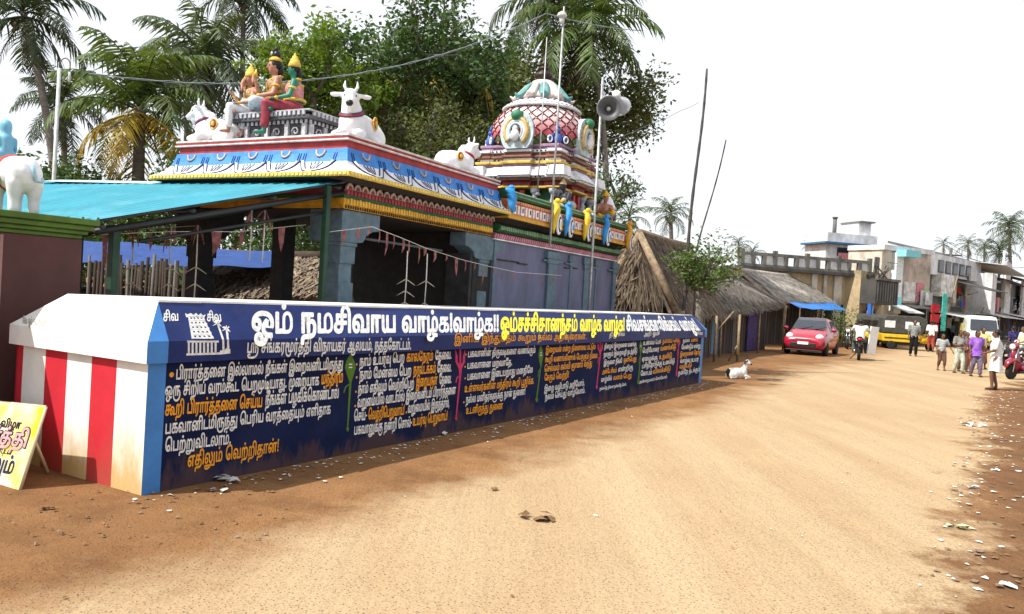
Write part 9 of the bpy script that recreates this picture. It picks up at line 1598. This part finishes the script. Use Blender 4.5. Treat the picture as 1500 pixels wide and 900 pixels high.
def two_wheeler(loc, rz, label, kind, paint, group='parked two wheelers'):
    t = thing('parked_scooter' if kind == 's' else 'motorcycle', label, 'scooter' if kind == 's' else 'motorcycle', loc, rz, group)
    if kind == 's':
        r = .23; wheel(t, (.62,0,r), r, .10, spokes=5, rim=.68); wheel(t, (-.58,0,r), r, .10, spokes=5, rim=.68)
        b = MB(); b.tube([(.36,0,.52), (.58,0,.60), (.78,0,.53), (.90,0,.36)], [.09, .12, .11, .04], 8, flat=.6); b.build('front_mudguard', paint, t)
        b = MB(); b.tube([(.30,0,.20), (.40,0,.45), (.47,0,.75), (.50,0,.95)], [.16, .22, .20, .13], 10, flat=.35); b.build('leg_shield', paint, t)
        b = MB(); b.tube([(.20,0,.30), (-.15,0,.42), (-.45,0,.58), (-.82,0,.66), (-1.0,0,.64)], [.14, .18, .20, .16, .06], 10, flat=.9); b.build('tail_body', paint, t)
        b = MB(); b.box((.10,0,.23), (.55, .34, .06)); b.build('footboard', blkpl, t, bevel=.02)
        b = MB(); b.tube([(.02,0,.74), (-.35,0,.79), (-.80,0,.80)], [.10, .15, .11], 8, flat=.4); b.build('seat', blkpl, t)
        b = MB(); b.ell((.52,0,1.0), (.13,.13,.10)); b.build('headset', paint, t); hz = 1.02; hx = .48; lx, lz = .62, .98
    else:
        r = .29; wheel(t, (.66,0,r), r, .09, spokes=6, rim=.78); wheel(t, (-.62,0,r), r, .11, spokes=6, rim=.78)
        b = MB(); b.tube([(.44,0,.50), (.66,0,.62), (.88,0,.50)], [.05,.07,.04], 8, flat=.5); b.build('front_mudguard', paint, t)
        b = MB(); b.tube([(.30,0,.72), (.10,0,.80), (-.15,0,.74)], [.10,.15,.09], 10); b.build('fuel_tank', paint, t)
        b = MB(); b.tube([(-.12,0,.76), (-.45,0,.77), (-.85,0,.86)], [.10,.14,.08], 8, flat=.45); b.build('seat', blkpl, t)
        b = MB(); b.box((.02,0,.40), (.34,.24,.32)); b.tube([(.40,0,.85), (.15,0,.28), (-.30,0,.30), (-.55,0,.72)], .03, 6); b.tube([(.40,0,.86), (-.2,0,.66)], .03, 6); b.build('engine_frame', blkpl, t, bevel=.02)
        b = MB(); b.tube([(.10,.13,.28), (-.30,.15,.26), (-.75,.16,.36)], [.025,.04,.05], 7); b.build('exhaust', chrome, t)
        b = MB(); b.tube([(-.5,0,.60), (-.78,0,.66), (-.98,0,.50)], [.05,.07,.05], 8, flat=.5); b.build('rear_mudguard', blkpl, t); hz = 1.02; hx = .36; lx, lz = .50, .88
    b = MB()
    for y in (-.06, .06): b.tube([(hx-.02, y, hz-.05), (.64, y, r)], .022, 6)
    b.build('fork', chrome, t); b = MB(); b.tube([(hx-.10,.36,hz+.02), (hx,.18,hz+.05), (hx,-.18,hz+.05), (hx-.10,-.36,hz+.02)], .017, 6); b.build('handlebar', blkpl, t)
    b = MB(); b.lathe([(.03,-.08), (.085,-.02), (.09,.02), (.06,.05), (0,.06)], (lx,0,lz), 14, axis=Vector((1,0,0))); b.build('headlight', lampg, t)
    for y in (-1, 1): b = MB(); b.tube([(hx, .24*y, hz+.05), (hx-.02, .32*y, hz+.20)], .008, 4); b.ell((hx-.03, .34*y, hz+.23), (.02, .07, .045)); b.build('mirror', blkpl, t)
    b = MB(); b.ell((-.98 if kind == 's' else -.92, 0, .66 if kind == 's' else .78), (.05,.09,.05)); b.build('tail_light', redl, t)
    b = MB(); b.tube([(-.05,.12,.22), (-.15,.30,.02)], .018, 5); b.build('side_stand', blkpl, t); return t
sred = mat('dark_red_scooter_paint', (.26,.008,.03), rough=.3, spec=.6, coat=.5, var=.1); bpaint = mat('black_bike_paint', (.02,.02,.024), rough=.3, spec=.6)
two_wheeler(gnd(1490,556)+Vector((.25,.1,0)), R(206), 'dark red scooter at the right edge, spoked front wheel towards the road', 's', sred)
two_wheeler(gnd(1474,548)+Vector((.35,.5,0)), R(208), 'black motorcycle parked right behind the dark red scooter', 'm', bpaint)
two_wheeler(gnd(1500,540)+Vector((.3,.4,0)), R(205), 'second red scooter parked beyond the dark red one', 's', sred)
for px, py, rz, lb in ((1366, 503, 230, 'black motorcycle parked nearest the turquoise banner'), (1381, 502, 240, 'black motorcycle second in the row under the turquoise banner'), (1396, 500, 235, 'black motorcycle at the far end of the parked row'), (1240, 511, 250, 'black motorcycle parked between the maroon car and the blue doorway'), (1248, 508, 245, 'black motorcycle half hidden behind the white shirted rider')):
    two_wheeler(gnd(px, py), R(rz), lb, 'm', bpaint)
mp = gnd(1258, 527); two_wheeler(mp, R(66), 'black motorcycle ridden away from the camera by a man in white', 'm', bpaint, 'moving two wheelers')
person(0, 0, 1.72, 66, 'motorcycle rider in loose white shirt, back to the camera', whs_, cloth('dark_check_lungi', (.10,.11,.11), var=.7, scale=18), 'trousers', 'front', .02, loc=mp+Vector((-.16,-.36,.14)), seat=True, group='people in the street')
t = thing('white_board', 'big white board held upright at the right side of the motorcycle rider', 'board', mp+Vector((.42,-.12,.22)), R(40)); b = MB(); b.box((0,0,.52), (.62,.05,1.04), Euler((R(4),R(3),0)).to_matrix()); b.build('panel', whs_, t, bevel=.01); b = MB(); b.box((0,.035,.52), (.04,.03,1.0)); b.build('batten', bamboo, t)

def auto(loc, rz, label):
    t = thing('auto_rickshaw', label, 'auto rickshaw', loc, rz, 'black and yellow auto rickshaws'); yp = mat('rickshaw_yellow', (.70,.45,.02), rough=.4, var=.2); cv = mat('rickshaw_canopy', (.06,.058,.05), rough=.8, var=.4)
    def side(name, poly, w, m_, bev): b = MB(); b.prism(poly, 2*w, (0,-w,0), (1,0,0), (0,0,1)); return b.build(name, m_, t, bevel=bev)
    side('tub', [(-1.34,.80), (-1.30,.40), (.28,.38), (.52,.50), (.58,.80)], .63, yp, .04); side('canopy', [(-1.36,1.0), (-1.33,.815), (.60,.815), (.82,1.42), (.74,1.66), (.40,1.78), (-1.12,1.75), (-1.31,1.60)], .655, cv, .05)
    side('underbody', [(-1.2,.37), (-1.1,.26), (.6,.26), (.6,.37)], .55, blkpl, .02)
    b, r_ = loft([(1.30,.46,.60,.70,.14,.18,.12), (1.18,.40,.66,.80,.28,.33,.26), (.90,.36,.70,.86,.42,.48,.42), (.50,.38,.70,.82,.56,.60,.56)]); b.build('front_cowl', yp, t)
    for y in (-1, 1):
        b = MB(); b.box((-.98,.668*y,1.30), (.50,.014,.36)); b.build('side_window', mat('bright_window_fill', (.66,.67,.66), rough=.3), t); b = MB(); b.box((.08,.668*y,1.28), (.66,.014,.38)); b.build('side_window', MATS['bright_window_fill'], t)  # opaque pale windows; the brightness seen through them is painted in
        b = MB(); b.box((-.35,.645*y,.60), (1.7,.03,.05)); b.build('side_stripe', blkpl, t); b = MB(); b.box((.44,.668*y,1.15), (.06,.02,.66)); b.build('pillar', blkpl, t)
        wheel(t, (-.85,.60*y,.22), .22, .12); b = MB(); b.ell((1.10,.34*y,.80), (.09,.09,.09)); b.build('headlight', lampg, t)
    b = MB(); b.box((.755,0,1.20), (.02,1.06,.52), Euler((0,R(19),0)).to_matrix()); b.build('windscreen', glassv, t); wheel(t, (1.12,0,.22), .22, .10)
    return t
auto(gp(1330,42.5), R(-14), 'yellow and black auto rickshaw standing side on behind the man in grey')
auto(gp(1296,44.5), R(243), 'yellow and black auto rickshaw further left, its front end turned to the road')
auto(gp(1273,46), R(250), 'auto rickshaw mostly hidden behind the motorcycle rider and his white board')
# white van in the distance
tk = thing('white_van', 'white van with a pale yellow side coming down the far street behind the pedestrians', 'van', gp(1434, 50), R(-112)); wv = mat('white_van_paint', (.66,.67,.66), rough=.35, var=.1)
b, r_ = loft([(2.1,.45,.85,.98,.72,.82,.72), (2.0,.35,.98,1.15,.80,.86,.78), (1.55,.33,1.10,1.85,.82,.88,.74), (1.2,.33,1.2,2.05,.82,.88,.74), (-2.1,.35,1.2,2.08,.82,.88,.76)]); b.build('body', wv, tk)
b = MB(); b.add([(2.02,.72,1.18), (2.02,-.72,1.18), (1.60,-.68,1.82), (1.60,.68,1.82)], [(0,1,2,3)]); b.v = [v+Vector((.03,0,.02)) for v in b.v]; b.build('windscreen', glassv, tk); b = MB(); b.box((2.12,0,.55), (.06,1.5,.16)); b.build('bumper', blkpl, tk, bevel=.02)
for y in (-1, 1):
    b = MB(); b.box((2.06,.58*y,.86), (.05,.28,.16)); b.build('headlight', lampg, tk, bevel=.02); b = MB(); b.box((-.5,.875*y,1.1), (2.4,.02,.9)); b.build('side_panel', mat('pale_yellow_panel', (.60,.54,.20)), tk)
    for x in (1.4, -1.4): wheel(tk, (x,.76*y,.31), .31, .2)

# ================================================================== goat
def goat(loc, rz, label):
    t = thing('goat', label, 'goat', loc, rz); m_ = MB()
    m_.ell((-.10,0,.20), (.34,.17,.18)); m_.ell((-.30,0,.19), (.17,.16,.17)); m_.ell((.16,0,.22), (.17,.15,.19)); m_.cap_((.20,0,.28), (.30,0,.55), .10, .07)
    fh = Vector((.25,-.62,-.05)).normalized(); h = Vector((.31,-.02,.60)); m_.cap_(h, h+fh*.15-Vector((0,0,.05)), .075, .045)
    for y in (-1, 1):
        m_.cap_((.22,.11*y,.12), (.40,.12*y,.07), .055, .035); m_.cap_((.40,.12*y,.06), (.22,.14*y,.035), .032, .026); m_.ell((-.28,.14*y,.13), (.16,.07,.12)); m_.cap_((-.18,.17*y,.06), (-.38,.18*y,.035), .035, .026)
    remesh(m_, .016, 3).build('body', mat('white_goat_coat', (.66,.65,.62), rough=.9, var=.25, scale=9, stain=(.40,.34,.26), stain_amt=.4), t)
    bf = mat('black_goat_hair', (.015,.014,.013), rough=.8); sd_ = fh.cross(Vector((0,0,1))).normalized()
    for y in (-1, 1):
        b = MB(); b.tube([h+sd_*y*.05+Vector((0,0,.02)), h+sd_*y*.12+Vector((0,0,-.01)), h+sd_*y*.15-Vector((0,0,.12))], [.02,.035,.012], 6, flat=.5); b.build('ear', bf, t)
        b = MB(); b.tube([h+sd_*y*.03+Vector((0,0,.06)), h+sd_*y*.04-fh*.04+Vector((0,0,.13))], [.014,.004], 5); b.build('horn', bf, t)
        b = MB(); b.ell(h+fh*.05+sd_*y*.052+Vector((0,0,.015)), (.03,.03,.035)); b.build('eye_patch', bf, t)
    b = MB(); b.ell(h+fh*.19-Vector((0,0,.065)), (.032,.035,.03)); b.build('muzzle', bf, t); b = MB(); b.tube([(-.46,0,.25), (-.53,.02,.20)], [.03,.008], 5); b.build('tail', bf, t); b = MB(); b.ell((-.40,0,.20), (.085,.13,.14)); b.build('rump_patch', bf, t); return t
goat(gnd(1083,556)+Vector((0,.1,0)), R(12), 'white goat with black ears and face patches lying on the dirt beyond the wall end').scale = (.64, .64, .70)

# ================================================================== litter
random.seed(123)
paperm = mat('litter_paper', (.62,.60,.56), var=.3, scale=30); leafl = mat('dry_leaf_litter', (.20,.11,.05), var=.5, scale=20); lb_ = mat('pebble_stone', (.22,.15,.10), var=.5, scale=20)
def scrap(mb, p, s, h=.3):
    c_ = [p+Vector((math.cos(a+rd(-.3,.3)), math.sin(a+rd(-.3,.3)), 0))*s*rd(.5,1.1)+Vector((0,0,.006+rd(0,1)*s*h)) for a in (0, 1.26, 2.5, 3.8, 5.0)]; mb.add([p+Vector((0,0,.01+s*h*rd(.3,.9)))]+c_, [(0,1,2), (0,2,3), (0,3,4), (0,4,5), (0,5,1)])
b = MB(); l2 = MB(); st_ = MB()
for k in range(520):
    u = random.random()**1.2; p = WC+WXv*((u*13.4 if k % 3 else round(u*9)*1.49+random.gauss(0,.28))+rd(-.1,.3))-WYv*(abs(random.gauss(0,.28 if k % 3 else .14))+.02)+Vector((0,0,.002)); s = rd(.008,.028); q = rd(0,1); scrap(b if q < .45 else l2 if q < .8 else st_, p, s)
for k in range(760):
    Yk = rd(2.6, 20) if k % 3 else 3.2+round(rd(0, 7))*2.1+random.gauss(0,.3); p = Vector((edge_at(RE, Yk)+abs(random.gauss(0,.9))-.75+(.4*math.sin(Yk*1.3) if k % 3 == 0 else 0), Yk, .004)); s = rd(.008,.04); q = rd(0,1); scrap(b if q < .38 else l2 if q < .8 else st_, p, s)
for k in range(150):
    Yk = rd(3.4, 26); p = Vector((edge_at(LE, Yk)+rd(0,1)*(edge_at(RE, Yk)-edge_at(LE, Yk)), Yk, .006)); scrap(l2 if k % 4 else b, p, rd(.006,.02))
for k in range(90): p = gnd(rd(0,420), rd(720,800)); scrap(st_ if k % 2 else l2, p, rd(.006,.022), .8)
for mb_, m_, n_, lb in ((b, paperm, 'paper_litter', 'scattered white paper and plastic scraps on the verges'), (l2, leafl, 'leaf_litter', 'scattered dry brown leaf bits on the verges'), (st_, lb_, 'pebbles', 'scattered pebbles on the dirt')):
    o = mb_.build(n_, m_); tag(o, lb, 'litter', kind='stuff')
def crumple(px, py, s, n, label, m_, name='crumpled_paper'):
    q = gnd(px, py); t = thing(name, label, 'litter', q, 0, 'larger pieces of litter'); b = MB()
    for k in range(n): scrap(b, Vector((rd(-1,1)*s*1.3, rd(-1,1)*s*.6, 0)), s*rd(.4,.9), .7)
    b.build('scraps', m_, t)
silver = mat('grey_plastic_scrap', (.45,.44,.43), rough=.4, var=.4, scale=20)
for px, py, s, n, lb, m_ in ((335,704,.09,14,'heap of torn grey white plastic at the foot of the wall below the orange line', silver), (318,720,.05,5,'small torn plastic bit in front of the grey white heap', silver), (643,637,.06,4,'bright white crumpled paper at the wall foot below the pink trident', paperm), (870,757,.03,3,'small white paper bit out on the sandy road', paperm), (1427,625,.12,7,'large white paper scraps on the right road edge by the brown dirt', paperm), (1404,775,.08,4,'pale green leaf wrapper on the lower right road edge', mat('pale_green_wrapper', (.40,.46,.26))), (1425,716,.06,5,'grey plastic twist on the right road edge above the leaf wrapper', silver), (1455,690,.06,4,'white scrap on the dark dirt at the right', paperm), (1470,860,.05,5,'white torn scraps at the lower right corner', paperm), (787,762,.09,5,'dry dark leaf spray lying on the road', leafl), (72,748,.04,6,'dark clod of earth in front of the striped end wall', mat('dark_clod', (.05,.03,.02))), (725,720,.05,3,'brown dry leaf on the road', leafl)):
    crumple(px, py, s, n, lb, m_)
